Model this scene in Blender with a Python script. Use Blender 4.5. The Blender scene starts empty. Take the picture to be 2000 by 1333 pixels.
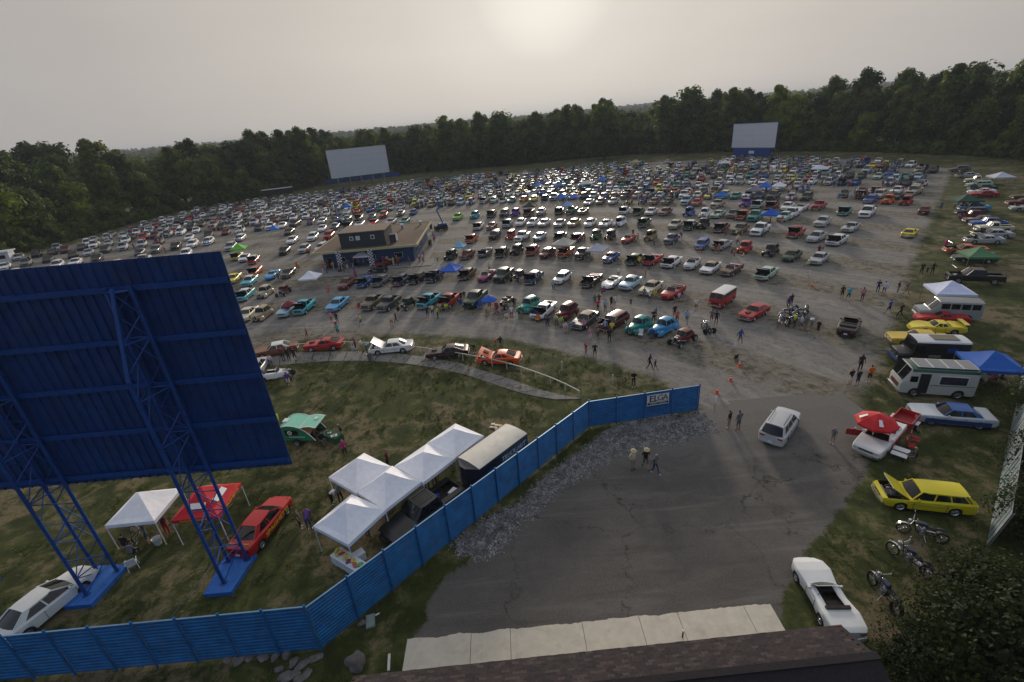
import bpy, bmesh, math, random
import numpy as np
from mathutils import Vector, Matrix, noise
rnd = random.Random(7)
D = bpy.data
SC = bpy.context.scene
COL = SC.collection
PI = math.pi
R_ = math.radians

# ------------------------------------------------------------------ camera
FPX = 935.0; CX = 1000.0; CY = 666.5; H = 23.0
ROLL = math.atan(0.088); PITCH = math.atan(428.0 / FPX)
_f = np.array([0, math.cos(PITCH), -math.sin(PITCH)])
_r0 = np.array([1.0, 0, 0]); _u0 = np.cross(_r0, _f)
_c, _s = math.cos(ROLL), math.sin(ROLL)
_R = _c * _r0 - _s * _u0; _U = _s * _r0 + _c * _u0
def at(px, py, z=0.0):
    """the world point at height z that stands at this place of the photograph"""
    d = _f * FPX + _R * (px - CX) - _U * (py - CY)
    t = (z - H) / d[2]
    return Vector((d[0] * t, d[1] * t, z))
def proj(x, y, z):
    v = np.array([x, y, z - H]); k = float(v @ _f)
    if k < 0.1: return None
    return CX + FPX * float(v @ _R) / k, CY - FPX * float(v @ _U) / k
cam = D.cameras.new('camera'); camo = D.objects.new('camera', cam); COL.objects.link(camo)
cam.sensor_width = 36.0; cam.lens = FPX / 2000.0 * 36.0; cam.clip_start = 0.1; cam.clip_end = 9000.0
camo.matrix_world = Matrix(((_R[0], _U[0], -_f[0], 0), (_R[1], _U[1], -_f[1], 0), (_R[2], _U[2], -_f[2], H), (0, 0, 0, 1)))
SC.camera = camo
# ------------------------------------------------------------------ sun and sky
_sd = _f * FPX + _R * (1062 - CX) - _U * (-45 - CY); SUN = Vector(_sd).normalized()
sun_el = math.asin(SUN.z); sun_az = math.atan2(SUN.x, SUN.y)
W = D.worlds.new('World'); SC.world = W; W.use_nodes = True
nt = W.node_tree; nt.nodes.clear()
def N(t, ty, **k):
    n = t.nodes.new(ty)
    for a, b in k.items():
        if a.startswith('i_'):
            n.inputs[a[2:]].default_value = b
        else: setattr(n, a, b)
    return n
sky = N(nt, 'ShaderNodeTexSky', sky_type='NISHITA', sun_disc=False, sun_elevation=sun_el, sun_rotation=sun_az, altitude=200, air_density=1.6, dust_density=3.0, ozone_density=1.0)
geo = N(nt, 'ShaderNodeNewGeometry')
dot = N(nt, 'ShaderNodeVectorMath', operation='DOT_PRODUCT'); dot.inputs[1].default_value = -SUN
nt.links.new(geo.outputs['Incoming'], dot.inputs[0])
ramp = N(nt, 'ShaderNodeValToRGB')
mr = N(nt, 'ShaderNodeMapRange'); mr.inputs['From Min'].default_value = -1; mr.inputs['From Max'].default_value = 1
nt.links.new(dot.outputs['Value'], mr.inputs['Value']); nt.links.new(mr.outputs['Result'], ramp.inputs['Fac'])
er = ramp.color_ramp.elements
er[0].position = 0.0; er[0].color = (0.085, 0.11, 0.165, 1)
er[1].position = 1.0; er[1].color = (0.60, 0.56, 0.50, 1)
for p, c in ((0.35, (0.11, 0.14, 0.20)), (0.55, (0.36, 0.39, 0.45)), (0.76, (0.225, 0.218, 0.216)), (0.88, (0.28, 0.26, 0.242)), (0.95, (0.35, 0.322, 0.291)), (0.985, (0.42, 0.388, 0.346)), (0.9965, (0.475, 0.44, 0.392)), (0.9993, (0.53, 0.492, 0.44))):
    e = er.new(p); e.color = (*c, 1)
# a little streaky unevenness of the haze
nz = N(nt, 'ShaderNodeTexNoise', i_Scale=2.2, i_Detail=4.0, i_Roughness=0.5)
mp = N(nt, 'ShaderNodeMapping'); mp.inputs['Scale'].default_value = (1, 1, 6)
nt.links.new(geo.outputs['Incoming'], mp.inputs['Vector']); nt.links.new(mp.outputs['Vector'], nz.inputs['Vector'])
mz = N(nt, 'ShaderNodeMapRange'); mz.inputs['To Min'].default_value = 0.93; mz.inputs['To Max'].default_value = 1.07
nt.links.new(nz.outputs['Fac'], mz.inputs['Value'])
mul = N(nt, 'ShaderNodeVectorMath', operation='SCALE'); nt.links.new(ramp.outputs['Color'], mul.inputs[0]); nt.links.new(mz.outputs['Result'], mul.inputs['Scale'])
bgh = N(nt, 'ShaderNodeBackground', i_Strength=1.0); nt.links.new(mul.outputs['Vector'], bgh.inputs['Color'])
clampv = N(nt, 'ShaderNodeVectorMath', operation='MINIMUM'); clampv.inputs[1].default_value = (0.45, 0.45, 0.45); nt.links.new(sky.outputs['Color'], clampv.inputs[0])
bgs = N(nt, 'ShaderNodeBackground', i_Strength=0.05); nt.links.new(clampv.outputs['Vector'], bgs.inputs['Color'])
add = N(nt, 'ShaderNodeAddShader'); nt.links.new(bgh.outputs[0], add.inputs[0]); nt.links.new(bgs.outputs[0], add.inputs[1])
out = N(nt, 'ShaderNodeOutputWorld'); nt.links.new(add.outputs[0], out.inputs['Surface'])
sl = D.lights.new('sun', 'SUN'); sl.energy = 1.7; sl.angle = R_(9.0); sl.color = (1.0, 0.86, 0.70)
so = D.objects.new('sun', sl); COL.objects.link(so); so.rotation_euler = SUN.to_track_quat('Z', 'Y').to_euler()
SC.view_settings.view_transform = 'Standard'; SC.view_settings.look = 'None'; SC.view_settings.exposure = 0.66
SC.view_settings.gamma = 1.0
SC.cycles.use_denoising = True
SC.cycles.max_bounces = 6; SC.cycles.volume_bounces = 0; SC.cycles.transparent_max_bounces = 8

# ------------------------------------------------------------------ helpers
def tag(o, label=None, cat=None, group=None, kind=None):
    if label: o['label'] = label
    if cat: o['category'] = cat
    if group: o['group'] = group
    if kind: o['kind'] = kind
    return o
def mesh_obj(name, me, parent=None, loc=None, rotz=None):
    o = D.objects.new(name, me); COL.objects.link(o)
    if parent: o.parent = parent
    if loc is not None: o.location = loc
    if rotz is not None: o.rotation_euler = (0, 0, rotz)
    return o
def empty(name, loc, rotz=0.0):
    o = D.objects.new(name, None); COL.objects.link(o); o.location = loc; o.rotation_euler = (0, 0, rotz); o.empty_display_size = 0.3
    return o
class MB:
    """collects faces for one mesh"""
    def __init__(s): s.v = []; s.f = []; s.m = []; s.mats = []; s.sm = []
    def mi(s, m):
        if m not in s.mats: s.mats.append(m)
        return s.mats.index(m)
    def add(s, vs, fs, m, smooth=False):
        b = len(s.v); s.v += [tuple(p) for p in vs]; k = s.mi(m)
        for f in fs: s.f.append(tuple(b + i for i in f)); s.m.append(k); s.sm.append(smooth)
    def quad(s, a, b, c, d, m): s.add([a, b, c, d], [(0, 1, 2, 3)], m)
    def box(s, c, d, m, rz=0.0, ry=0.0, rx=0.0):
        M = Matrix.Translation(c) @ Matrix.Rotation(rz, 4, 'Z') @ Matrix.Rotation(ry, 4, 'Y') @ Matrix.Rotation(rx, 4, 'X')
        vs = [M @ Vector((x * d[0] / 2, y * d[1] / 2, z * d[2] / 2)) for x in (-1, 1) for y in (-1, 1) for z in (-1, 1)]
        s.add(vs, [(0, 1, 3, 2), (4, 6, 7, 5), (0, 4, 5, 1), (2, 3, 7, 6), (0, 2, 6, 4), (1, 5, 7, 3)], m)
    def tube(s, p, q, r, m, n=8, r2=None, caps=True):
        p = Vector(p); q = Vector(q); r2 = r if r2 is None else r2; d = (q - p)
        if d.length < 1e-6: return
        d.normalize(); a = d.orthogonal().normalized(); b = d.cross(a)
        vs = []
        for (c, rr) in ((p, r), (q, r2)):
            for i in range(n):
                t = 2 * PI * i / n; vs.append(c + a * rr * math.cos(t) + b * rr * math.sin(t))
        fs = [(i, (i + 1) % n, n + (i + 1) % n, n + i) for i in range(n)]
        if caps: fs += [tuple(range(n))[::-1], tuple(range(n, 2 * n))]
        s.add(vs, fs, m, smooth=n > 6)
    def beam(s, p, q, w, h, m, up=(0, 0, 1)):
        p = Vector(p); q = Vector(q); d = (q - p).normalized(); u = Vector(up)
        if abs(d.dot(u)) > .98: u = Vector((1, 0, 0))
        a = d.cross(u).normalized(); b = a.cross(d)
        vs = [c + a * x * w / 2 + b * y * h / 2 for c in (p, q) for x, y in ((-1, -1), (1, -1), (1, 1), (-1, 1))]
        s.add(vs, [(0, 1, 2, 3), (4, 7, 6, 5), (0, 4, 5, 1), (1, 5, 6, 2), (2, 6, 7, 3), (3, 7, 4, 0)], m)
    def ell(s, c, r, m, nu=10, nv=6, z0=-1.0, M=None):
        vs = []; fs = []
        for j in range(nv + 1):
            ph = -PI / 2 + PI * j / nv; z = max(z0, math.sin(ph))
            for i in range(nu):
                t = 2 * PI * i / nu
                p = Vector((r[0] * math.cos(ph) * math.cos(t), r[1] * math.cos(ph) * math.sin(t), r[2] * z))
                if M: p = M @ p
                vs.append(Vector(c) + p)
        for j in range(nv):
            for i in range(nu): fs.append((j * nu + i, j * nu + (i + 1) % nu, (j + 1) * nu + (i + 1) % nu, (j + 1) * nu + i))
        s.add(vs, fs, m, True)
    def extrude(s, poly, z0, z1, m):
        n = len(poly); vs = [(x, y, z0) for x, y in poly] + [(x, y, z1) for x, y in poly]
        s.add(vs, [tuple(range(n, 2 * n)), tuple(range(n))[::-1]] + [(i, (i + 1) % n, n + (i + 1) % n, n + i) for i in range(n)], m)
    def rings(s, rings, m, closed=True, smooth=True, caps=False):
        n = len(rings[0]); vs = [p for r in rings for p in r]; fs = []
        for j in range(len(rings) - 1):
            for i in range(n if closed else n - 1):
                fs.append((j * n + i, j * n + (i + 1) % n, (j + 1) * n + (i + 1) % n, (j + 1) * n + i))
        if caps: fs += [tuple(range(n))[::-1], tuple(range((len(rings) - 1) * n, len(rings) * n))]
        s.add(vs, fs, m, smooth)
    def join(s, o, M=None):
        b = len(s.v); s.v += [tuple(M @ Vector(p)) if M else p for p in o.v]
        mm = [s.mi(x) for x in o.mats]
        for f, k, q in zip(o.f, o.m, o.sm): s.f.append(tuple(b + i for i in f)); s.m.append(mm[k]); s.sm.append(q)
    def mesh(s, name, angle=38):
        me = D.meshes.new(name); me.from_pydata(s.v, [], s.f)
        for m in s.mats: me.materials.append(m)
        me.polygons.foreach_set('material_index', s.m); me.polygons.foreach_set('use_smooth', s.sm)
        me.update(); me.validate()
        if any(s.sm):
            try: me.set_sharp_from_angle(angle=R_(angle))
            except Exception: pass
        return me
    def obj(s, name, parent=None, loc=None, rotz=None): return mesh_obj(name, s.mesh(name), parent, loc, rotz)
def copy_tree(o, parent=None):
    c = o.copy(); COL.objects.link(c)
    if parent: c.parent = parent
    for ch in o.children: copy_tree(ch, c)
    return c

# ------------------------------------------------------------------ materials
def newmat(name):
    m = D.materials.new(name); m.use_nodes = True; t = m.node_tree; b = t.nodes['Principled BSDF']
    return m, t, b
def mat(name, col, rough=0.6, metal=0.0, coat=0.0, var=0.12, scale=6.0, bump=0.0, spec=0.5, objcol=False, emis=None, dirt=0.0):
    m, t, b = newmat(name); L = t.links.new
    b.inputs['Roughness'].default_value = rough; b.inputs['Metallic'].default_value = metal; b.inputs['Coat Weight'].default_value = coat
    b.inputs['Coat Roughness'].default_value = 0.12; b.inputs['Specular IOR Level'].default_value = spec
    tc = N(t, 'ShaderNodeTexCoord'); nz = N(t, 'ShaderNodeTexNoise', i_Scale=scale, i_Detail=5.0, i_Roughness=0.65)
    L(tc.outputs['Object'], nz.inputs['Vector'])
    mr = N(t, 'ShaderNodeMapRange'); mr.inputs['From Min'].default_value = .3; mr.inputs['From Max'].default_value = .7
    mr.inputs['To Min'].default_value = 1 - var; mr.inputs['To Max'].default_value = 1 + var; L(nz.outputs['Fac'], mr.inputs['Value'])
    sc = N(t, 'ShaderNodeVectorMath', operation='SCALE'); L(mr.outputs['Result'], sc.inputs['Scale'])
    if objcol:
        oi = N(t, 'ShaderNodeObjectInfo'); L(oi.outputs['Color'], sc.inputs[0])
    else: sc.inputs[0].default_value = col[:3]
    src = sc.outputs['Vector']
    if dirt:
        geo = N(t, 'ShaderNodeNewGeometry'); n2 = N(t, 'ShaderNodeTexNoise', i_Scale=1.3, i_Detail=7.0, i_Roughness=0.7); L(geo.outputs['Position'], n2.inputs['Vector'])
        m2 = N(t, 'ShaderNodeMapRange'); m2.inputs['From Min'].default_value = .52; m2.inputs['From Max'].default_value = .72; m2.inputs['To Max'].default_value = dirt; L(n2.outputs['Fac'], m2.inputs['Value'])
        mx = N(t, 'ShaderNodeMix', data_type='RGBA'); L(m2.outputs['Result'], mx.inputs['Factor']); L(src, mx.inputs[6]); mx.inputs[7].default_value = (.16, .13, .10, 1)
        src = mx.outputs[2]
    L(src, b.inputs['Base Color'])
    if bump:
        bp = N(t, 'ShaderNodeBump', i_Strength=bump, i_Distance=0.03); L(nz.outputs['Fac'], bp.inputs['Height']); L(bp.outputs['Normal'], b.inputs['Normal'])
    if emis: b.inputs['Emission Color'].default_value = (*emis[:3], 1); b.inputs['Emission Strength'].default_value = emis[3]
    return m
PAINT = mat('car_paint', (1, 1, 1), .36, 0.0, .2, .05, 2.0, objcol=True, dirt=0.05)
PRIMER = mat('patina_paint', (1, 1, 1), .75, 0.1, 0, .45, 3.0, objcol=True, dirt=0.6)
WHITEP = mat('white_roof_paint', (.74, .74, .72), .35, 0, .4, .04)
BLACKP = mat('black_vinyl', (.018, .018, .02), .55, 0, 0, .1)
TANP = mat('tan_vinyl', (.30, .24, .17), .7, 0, 0, .1)
GLASS = mat('car_glass', (.008, .011, .013), .05, 0, 0, .2, spec=.45)
CHROME = mat('chrome', (.66, .67, .69), .22, .92, 0, .1)
TYRE = mat('tyre_rubber', (.014, .014, .014), .85, 0, 0, .2)
RIM = mat('rim_metal', (.45, .46, .48), .28, .9, 0, .1)
DARK = mat('dark_trim', (.012, .012, .013), .7, 0, 0, .2)
ENGINE = mat('engine_metal', (.12, .12, .13), .45, .6, 0, .8, 18)
INTER = mat('interior_cloth', (.05, .035, .03), .8, 0, 0, .3)
REDINT = mat('red_vinyl', (.30, .02, .025), .5, 0, 0, .15)
HEADL = mat('headlight_glass', (.55, .56, .55), .12, .2, .5, .05)
TAILL = mat('taillight_glass', (.40, .012, .01), .2, 0, .5, .05)
TAILON = mat('lit_taillight', (.5, .02, .01), .3, emis=(1, .05, .03, 2.5))
WHITEPL = mat('white_plastic', (.70, .71, .72), .45, 0, 0, .06)
CANVAS = mat('white_canvas', (.80, .81, .85), .8, 0, 0, .05, 2.5, bump=.12)
TENTC = mat('tent_fabric', (1, 1, 1), .8, 0, 0, .08, 3, bump=.1, objcol=True)
STEEL = mat('grey_steel', (.30, .31, .32), .45, .7, 0, .15)
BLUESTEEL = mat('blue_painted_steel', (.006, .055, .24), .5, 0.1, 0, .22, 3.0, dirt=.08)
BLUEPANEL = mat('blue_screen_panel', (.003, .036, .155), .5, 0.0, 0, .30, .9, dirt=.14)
CONC = mat('concrete', (.60, .55, .45), .9, 0, 0, .10, 1.6, bump=.3, dirt=.25)
CONCG = mat('grey_concrete', (.20, .19, .175), .92, 0, 0, .22, 2.2, bump=.3, dirt=.5)
WOODW = mat('white_painted_wood', (.62, .62, .58), .7, 0, 0, .1)
ORANGE = mat('orange_plastic', (.75, .10, .015), .5, 0, 0, .1)
REFLW = mat('reflective_white', (.75, .75, .75), .4)
SCREENW = mat('screen_white', (.66, .67, .70), .75, 0, 0, .03, .3)
def paintm(name, c, rough=.35, coat=.5): return mat(name, c, rough, 0, coat, .05, 2.0, dirt=.05)

def srgb(h):
    h = h.lstrip('#'); v = [int(h[i:i + 2], 16) / 255 for i in (0, 2, 4)]
    return tuple((x / 12.92 if x < .04 else ((x + .055) / 1.055) ** 2.4) for x in v) + (1.0,)
COLR = {'white': (.80, .80, .80), 'cream': (.60, .56, .42), 'silver': (.42, .44, .46), 'grey': (.16, .17, .18), 'dark grey': (.05, .055, .06), 'black': (.012, .012, .014),
        'red': (.42, .012, .015), 'maroon': (.13, .012, .02), 'orange': (.62, .11, .015), 'yellow': (.72, .58, .04), 'lime green': (.22, .55, .03), 'green': (.02, .12, .045), 'dark green': (.012, .05, .03),
        'mint': (.42, .58, .48), 'teal': (.015, .26, .22), 'turquoise': (.03, .42, .50), 'sky blue': (.06, .33, .62), 'pale blue': (.38, .55, .64), 'blue': (.015, .09, .36), 'navy': (.012, .03, .10),
        'purple': (.16, .03, .36), 'magenta': (.22, .02, .10), 'brown': (.09, .045, .02), 'tan': (.36, .29, .19), 'gold': (.34, .26, .12), 'beige': (.48, .43, .33), 'bronze': (.12, .09, .06), 'rust': (.20, .07, .03)}
# ------------------------------------------------------------------ ground
def seg_sd(P, poly):
    """signed distance (positive inside) of points P (n,2) to a polygon"""
    poly = np.array(poly, float); n = len(poly); d = np.full(len(P), 1e9); ins = np.zeros(len(P), bool)
    for i in range(n):
        a = poly[i]; b = poly[(i + 1) % n]; e = b - a; w = P - a
        t = np.clip((w @ e) / (e @ e), 0, 1); q = w - t[:, None] * e; d = np.minimum(d, (q ** 2).sum(1))
        c = ((a[1] <= P[:, 1]) & (b[1] > P[:, 1])) | ((b[1] <= P[:, 1]) & (a[1] > P[:, 1]))
        with np.errstate(divide='ignore', invalid='ignore'):
            xi = a[0] + (P[:, 1] - a[1]) * (b[0] - a[0]) / (b[1] - a[1] if b[1] != a[1] else 1e-9)
        ins ^= c & (P[:, 0] < xi)
    d = np.sqrt(d); return np.where(ins, d, -d)
A2 = lambda *p: [tuple(at(x, y)[:2]) for x, y in p]
ARC = Vector((-35.0, 0.0, 0.0))          # the rows of the lot are arcs round this point
LOT = [(-150, 52), (-60, 50)] + [(-31.8, 54.9), (-25.7, 55.9), (-12.6, 54.7), (0, 50.5), (7.8, 44.3), (13.9, 38.3), (15.6, 33.0), (14.6, 29.6), (14.5, 26.5), (24.0, 24.5), (26.6, 27.0), (27.5, 31.0)] + \
      A2((1665, 800), (1705, 740), (1740, 640), (1775, 540), (1810, 450), (1840, 380), (1862, 330)) + A2((1700, 312), (1500, 309), (1250, 318), (1000, 338), (760, 360), (640, 378)) + [(-108, 222), (-126, 207), (-129, 188), (-128, 160), (-131, 133), (-150, 100)]
ASPH = A2((828, 1210), (835, 1180), (870, 1130), (950, 1065), (1010, 1012), (1120, 930), (1180, 890), (1240, 868), (1330, 858), (1395, 830), (1480, 800), (1640, 795), (1705, 850), (1700, 900), (1675, 950), (1625, 1020), (1590, 1060), (1540, 1130), (1525, 1180)) + [(11.6, 14.8), (-6.6, 14.8)]
ROCKS = A2((890, 1062), (960, 1015), (1020, 982), (1080, 925), (1150, 875), (1190, 845), (1235, 822), (1300, 815), (1365, 808), (1398, 840), (1330, 862), (1240, 874), (1170, 905), (1100, 950), (1010, 1025), (960, 1085), (900, 1082))
FARLOT_R = math.hypot(160, 300)

def ground_material(kind):
    m, t, b = newmat({'g': 'grass_and_soil', 'l': 'gravel_lot_surface', 'a': 'worn_asphalt'}[kind]); L = t.links.new
    b.inputs['Roughness'].default_value = .95; b.inputs['Specular IOR Level'].default_value = .25
    geo = N(t, 'ShaderNodeNewGeometry'); P = geo.outputs['Position']
    def noise_(s, d=6, r=.6, vec=P, dist=0): n = N(t, 'ShaderNodeTexNoise', i_Scale=s, i_Detail=float(d), i_Roughness=r, i_Distortion=float(dist)); L(vec, n.inputs['Vector']); return n.outputs['Fac']
    def rng(src, a, bb, c=0.0, d=1.0, sm=True):
        n = N(t, 'ShaderNodeMapRange'); n.interpolation_type = 'SMOOTHSTEP' if sm else 'LINEAR'
        for k, v in zip(('From Min', 'From Max', 'To Min', 'To Max'), (a, bb, c, d)): n.inputs[k].default_value = v
        L(src, n.inputs['Value']); return n.outputs['Result']
    def math_(op, a, bb=None):
        n = N(t, 'ShaderNodeMath', operation=op)
        for i, v in enumerate((a, bb)):
            if v is None: continue
            if isinstance(v, (int, float)): n.inputs[i].default_value = v
            else: L(v, n.inputs[i])
        return n.outputs[0]
    def mix(f, a, bb):
        n = N(t, 'ShaderNodeMix', data_type='RGBA')
        if isinstance(f, (int, float)): n.inputs['Factor'].default_value = f
        else: L(f, n.inputs['Factor'])
        for i, v in ((6, a), (7, bb)):
            if isinstance(v, tuple): n.inputs[i].default_value = (*v, 1)
            else: L(v, n.inputs[i])
        return n.outputs[2]
    # grass
    big = noise_(.11, 5, .62); mid = noise_(.55, 7, .72, dist=.4); fine = noise_(5.5, 8, .8); vfine = noise_(24, 4, .8)
    g = mix(rng(mid, .35, .65), (.022, .031, .007), (.070, .083, .018))
    dry = mix(rng(fine, .3, .7), (.22, .165, .10), (.11, .095, .045))
    dm = rng(math_('ADD', math_('MULTIPLY', mid, .55), math_('MULTIPLY', big, .45)), .49, .58)
    grass = mix(dm, g, dry)
    grass = mix(rng(fine, .50, .72, 0, .65), grass, (.012, .018, .006))
    grass = mix(rng(vfine, .45, .75, 0, .5), grass, (.10, .105, .035))
    rough_h = math_('ADD', fine, math_('MULTIPLY', vfine, .5))
    col = grass
    if kind in 'la':
        at_ = N(t, 'ShaderNodeAttribute', attribute_name='sd'); sd = at_.outputs['Fac']
    if kind == 'l':
        sub = N(t, 'ShaderNodeVectorMath', operation='SUBTRACT'); L(P, sub.inputs[0]); sub.inputs[1].default_value = (ARC.x, ARC.y, 0)
        ln = N(t, 'ShaderNodeVectorMath', operation='LENGTH'); L(sub.outputs[0], ln.inputs[0]); rad = ln.outputs['Value']
        wob = math_('ADD', rad, math_('MULTIPLY', math_('SUBTRACT', big, .5), 5.0))
        u = math_('FRACT', math_('DIVIDE', math_('SUBTRACT', wob, 70.0 - 6.5), 13.0))      # 0.5 = under the parked cars
        du = math_('ABSOLUTE', math_('SUBTRACT', u, .5))
        ridge = rng(du, .30, .14)
        # tracks that follow the lanes
        sep = N(t, 'ShaderNodeSeparateXYZ'); L(sub.outputs[0], sep.inputs[0])
        ang = math_('ARCTAN2', sep.outputs['Y'], sep.outputs['X'])
        cmb = N(t, 'ShaderNodeCombineXYZ'); L(math_('MULTIPLY', ang, 9.0), cmb.inputs[0]); L(math_('MULTIPLY', rad, .9), cmb.inputs[1])
        tr = noise_(1.0, 6, .7, cmb.outputs[0], .3)
        gfine = noise_(9, 6, .85); gmid = noise_(1.1, 7, .75, dist=.6)
        grav = mix(rng(gfine, .3, .7), (.125, .118, .108), (.29, .272, .245))
        grav = mix(rng(tr, .45, .64, 0, .65), grav, (.32, .30, .27))
        grav = mix(rng(gmid, .46, .66, 0, .55), grav, (.09, .083, .074))
        worn = mix(rng(fine, .3, .7), (.175, .138, .085), (.085, .070, .036))
        worn = mix(rng(gmid, .5, .62), worn, (.045, .055, .016))
        rm = math_('MULTIPLY', ridge, rng(gmid, .36, .62, .25, .85))
        gcol = mix(rm, grav, worn)
        gcol = mix(rng(vfine, .5, .8, 0, .35), gcol, (.33, .32, .30))
        edge = rng(math_('ADD', sd, math_('MULTIPLY', math_('SUBTRACT', math_('ADD', math_('MULTIPLY', mid, .7), math_('MULTIPLY', fine, .3)), .5), 5.5)), -.7, 1.0)
        col = mix(edge, grass, gcol)
    if kind == 'a':
        gf = noise_(14, 5, .9); st = noise_(.42, 7, .75, dist=1.2); pa = noise_(.13, 4, .6)
        asp = mix(rng(gf, .25, .75), (.050, .046, .043), (.175, .161, .146))
        asp = mix(rng(st, .42, .66, 0, .55), asp, (.150, .132, .116))
        asp = mix(rng(pa, .42, .62, 0, .28), asp, (.045, .045, .048))
        sp = N(t, 'ShaderNodeTexVoronoi', i_Scale=2.6); sp.feature = 'F1'; L(P, sp.inputs['Vector'])
        asp = mix(rng(sp.outputs['Distance'], .035, .0, 0, .6), asp, (.012, .011, .011))
        mpp = N(t, 'ShaderNodeMapping'); mpp.inputs['Rotation'].default_value = (0, 0, -.75); mpp.inputs['Scale'].default_value = (.10, .95, 1); L(P, mpp.inputs['Vector']); stk = noise_(1.0, 7, .7, mpp.outputs[0], .8)
        asp = mix(rng(stk, .50, .68, 0, .5), asp, (.185, .168, .150)); asp = mix(rng(stk, .46, .30, 0, .35), asp, (.045, .043, .043))
        # sealed cracks, the wider ones with weeds
        wv = N(t, 'ShaderNodeVectorMath', operation='ADD'); L(P, wv.inputs[0])
        nv = N(t, 'ShaderNodeTexNoise', i_Scale=.55, i_Detail=6.0, i_Roughness=.7); L(P, nv.inputs['Vector'])
        nsc = N(t, 'ShaderNodeVectorMath', operation='SCALE'); nsc.inputs['Scale'].default_value = 3.4; L(nv.outputs['Color'], nsc.inputs[0]); L(nsc.outputs[0], wv.inputs[1])
        vo = N(t, 'ShaderNodeTexVoronoi', i_Scale=.12); vo.feature = 'DISTANCE_TO_EDGE'; L(wv.outputs[0], vo.inputs['Vector'])
        cr = rng(vo.outputs['Distance'], .007, .002); wide = rng(mid, .48, .62)
        asp = mix(math_('MULTIPLY', cr, .32), asp, (.010, .010, .009))
        weed = math_('MULTIPLY', rng(vo.outputs['Distance'], .014, .006), wide)
        asp = mix(math_('MULTIPLY', weed, .8), asp, (.022, .032, .010))
        vo2 = N(t, 'ShaderNodeTexVoronoi', i_Scale=.55); vo2.feature = 'DISTANCE_TO_EDGE'; L(wv.outputs[0], vo2.inputs['Vector'])
        asp = mix(math_('MULTIPLY', rng(vo2.outputs['Distance'], .010, .002), rng(pa, .5, .6, 0, .2)), asp, (.012, .012, .011))
        # the entry end merges into gravel
        sepp = N(t, 'ShaderNodeSeparateXYZ'); L(P, sepp.inputs[0])
        gf2 = mix(rng(gf, .3, .7), (.085, .082, .078), (.21, .20, .185))
        yy = math_('ADD', math_('SUBTRACT', sepp.outputs['Y'], 27.0), math_('MULTIPLY', math_('SUBTRACT', st, .5), 9.0))
        asp = mix(rng(yy, -1.5, 2.5, 0, .75), asp, gf2)
        edge = rng(math_('ADD', sd, math_('MULTIPLY', math_('SUBTRACT', math_('ADD', math_('MULTIPLY', mid, .6), math_('MULTIPLY', fine, .4)), .5), 2.6)), -.12, .12)
        sxx = N(t, 'ShaderNodeSeparateXYZ'); L(P, sxx.inputs[0]); outer = mix(math_('MULTIPLY', rng(math_('ADD', sxx.outputs['Y'], math_('MULTIPLY', mid, 2.0)), 27.4, 28.6), rng(sxx.outputs['X'], 13.9, 15.2)), grass, gf2); col = mix(edge, outer, asp)
        rough_h = math_('ADD', math_('MULTIPLY', gf, .35), math_('MULTIPLY', fine, .2))
    L(col, b.inputs['Base Color'])
    bp = N(t, 'ShaderNodeBump', i_Strength=.55 if kind != 'a' else .25, i_Distance=.12 if kind != 'a' else .03); L(rough_h, bp.inputs['Height']); L(bp.outputs['Normal'], b.inputs['Normal'])
    return m
GM, LM, AM = (ground_material(k) for k in 'gla')
def gnoise(x, y, s): return noise.noise(Vector((x * s, y * s, 0.3)))
def far_h(x, y):
    d = math.hypot(x - 0, y - 150)
    k = min(1, max(0, (d - 500) / 1600))
    return k * k * (3 - 2 * k) * (22 + 15 * gnoise(x, y, .0011)) + min(1, max(0, (d - 350) / 500)) * 3 * gnoise(x, y, .004)
# the ground: a polar sheet reaching the horizon
rr = [0, 40, 80, 120, 160, 200, 250, 300, 350, 420, 520, 650, 800, 1000, 1250, 1550, 1900, 2400, 3000, 3800, 5000]
gm = MB(); vs = [(0, 100, 0)]; na = 72
for r in rr[1:]:
    for i in range(na):
        a = 2 * PI * i / na; x = r * math.cos(a); y = 100 + r * math.sin(a); vs.append((x, y, far_h(x, y) if r > 330 else 0))
fs = [(0, 1 + i, 1 + (i + 1) % na) for i in range(na)]
for j in range(len(rr) - 2):
    for i in range(na): a = 1 + j * na; fs.append((a + i, a + (i + 1) % na, a + na + (i + 1) % na, a + na + i)[::-1])
gm.add(vs, fs, GM, True); tag(gm.obj('ground'), 'rough mown grass with dry brown patches around the whole lot', None, None, 'structure')
def sheet(name, poly, step, pad, z, m, label):
    P = np.array(poly); x0, y0 = P.min(0) - pad; x1, y1 = P.max(0) + pad
    nx = int((x1 - x0) / step) + 1; ny = int((y1 - y0) / step) + 1
    X, Y = np.meshgrid(x0 + np.arange(nx) * step, y0 + np.arange(ny) * step); Q = np.stack([X.ravel(), Y.ravel()], 1)
    sd = seg_sd(Q, poly).reshape(ny, nx)
    keep = sd > -pad; idx = -np.ones((ny, nx), int); cells = []
    for j in range(ny - 1):
        k = keep[j, :-1] | keep[j, 1:] | keep[j + 1, :-1] | keep[j + 1, 1:]
        for i in np.nonzero(k)[0]: cells.append((j, i))
    vs = []; sv = []
    def vid(j, i):
        if idx[j, i] < 0: idx[j, i] = len(vs); vs.append((X[j, i], Y[j, i], z)); sv.append(sd[j, i])
        return int(idx[j, i])
    fs = [(vid(j, i), vid(j, i + 1), vid(j + 1, i + 1), vid(j + 1, i)) for j, i in cells]
    me = D.meshes.new(name); me.from_pydata(vs, [], fs); me.materials.append(m)
    a = me.attributes.new('sd', 'FLOAT', 'POINT'); a.data.foreach_set('value', sv); me.update()
    o = mesh_obj(name, me); tag(o, label, None, None, 'structure'); return o
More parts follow.
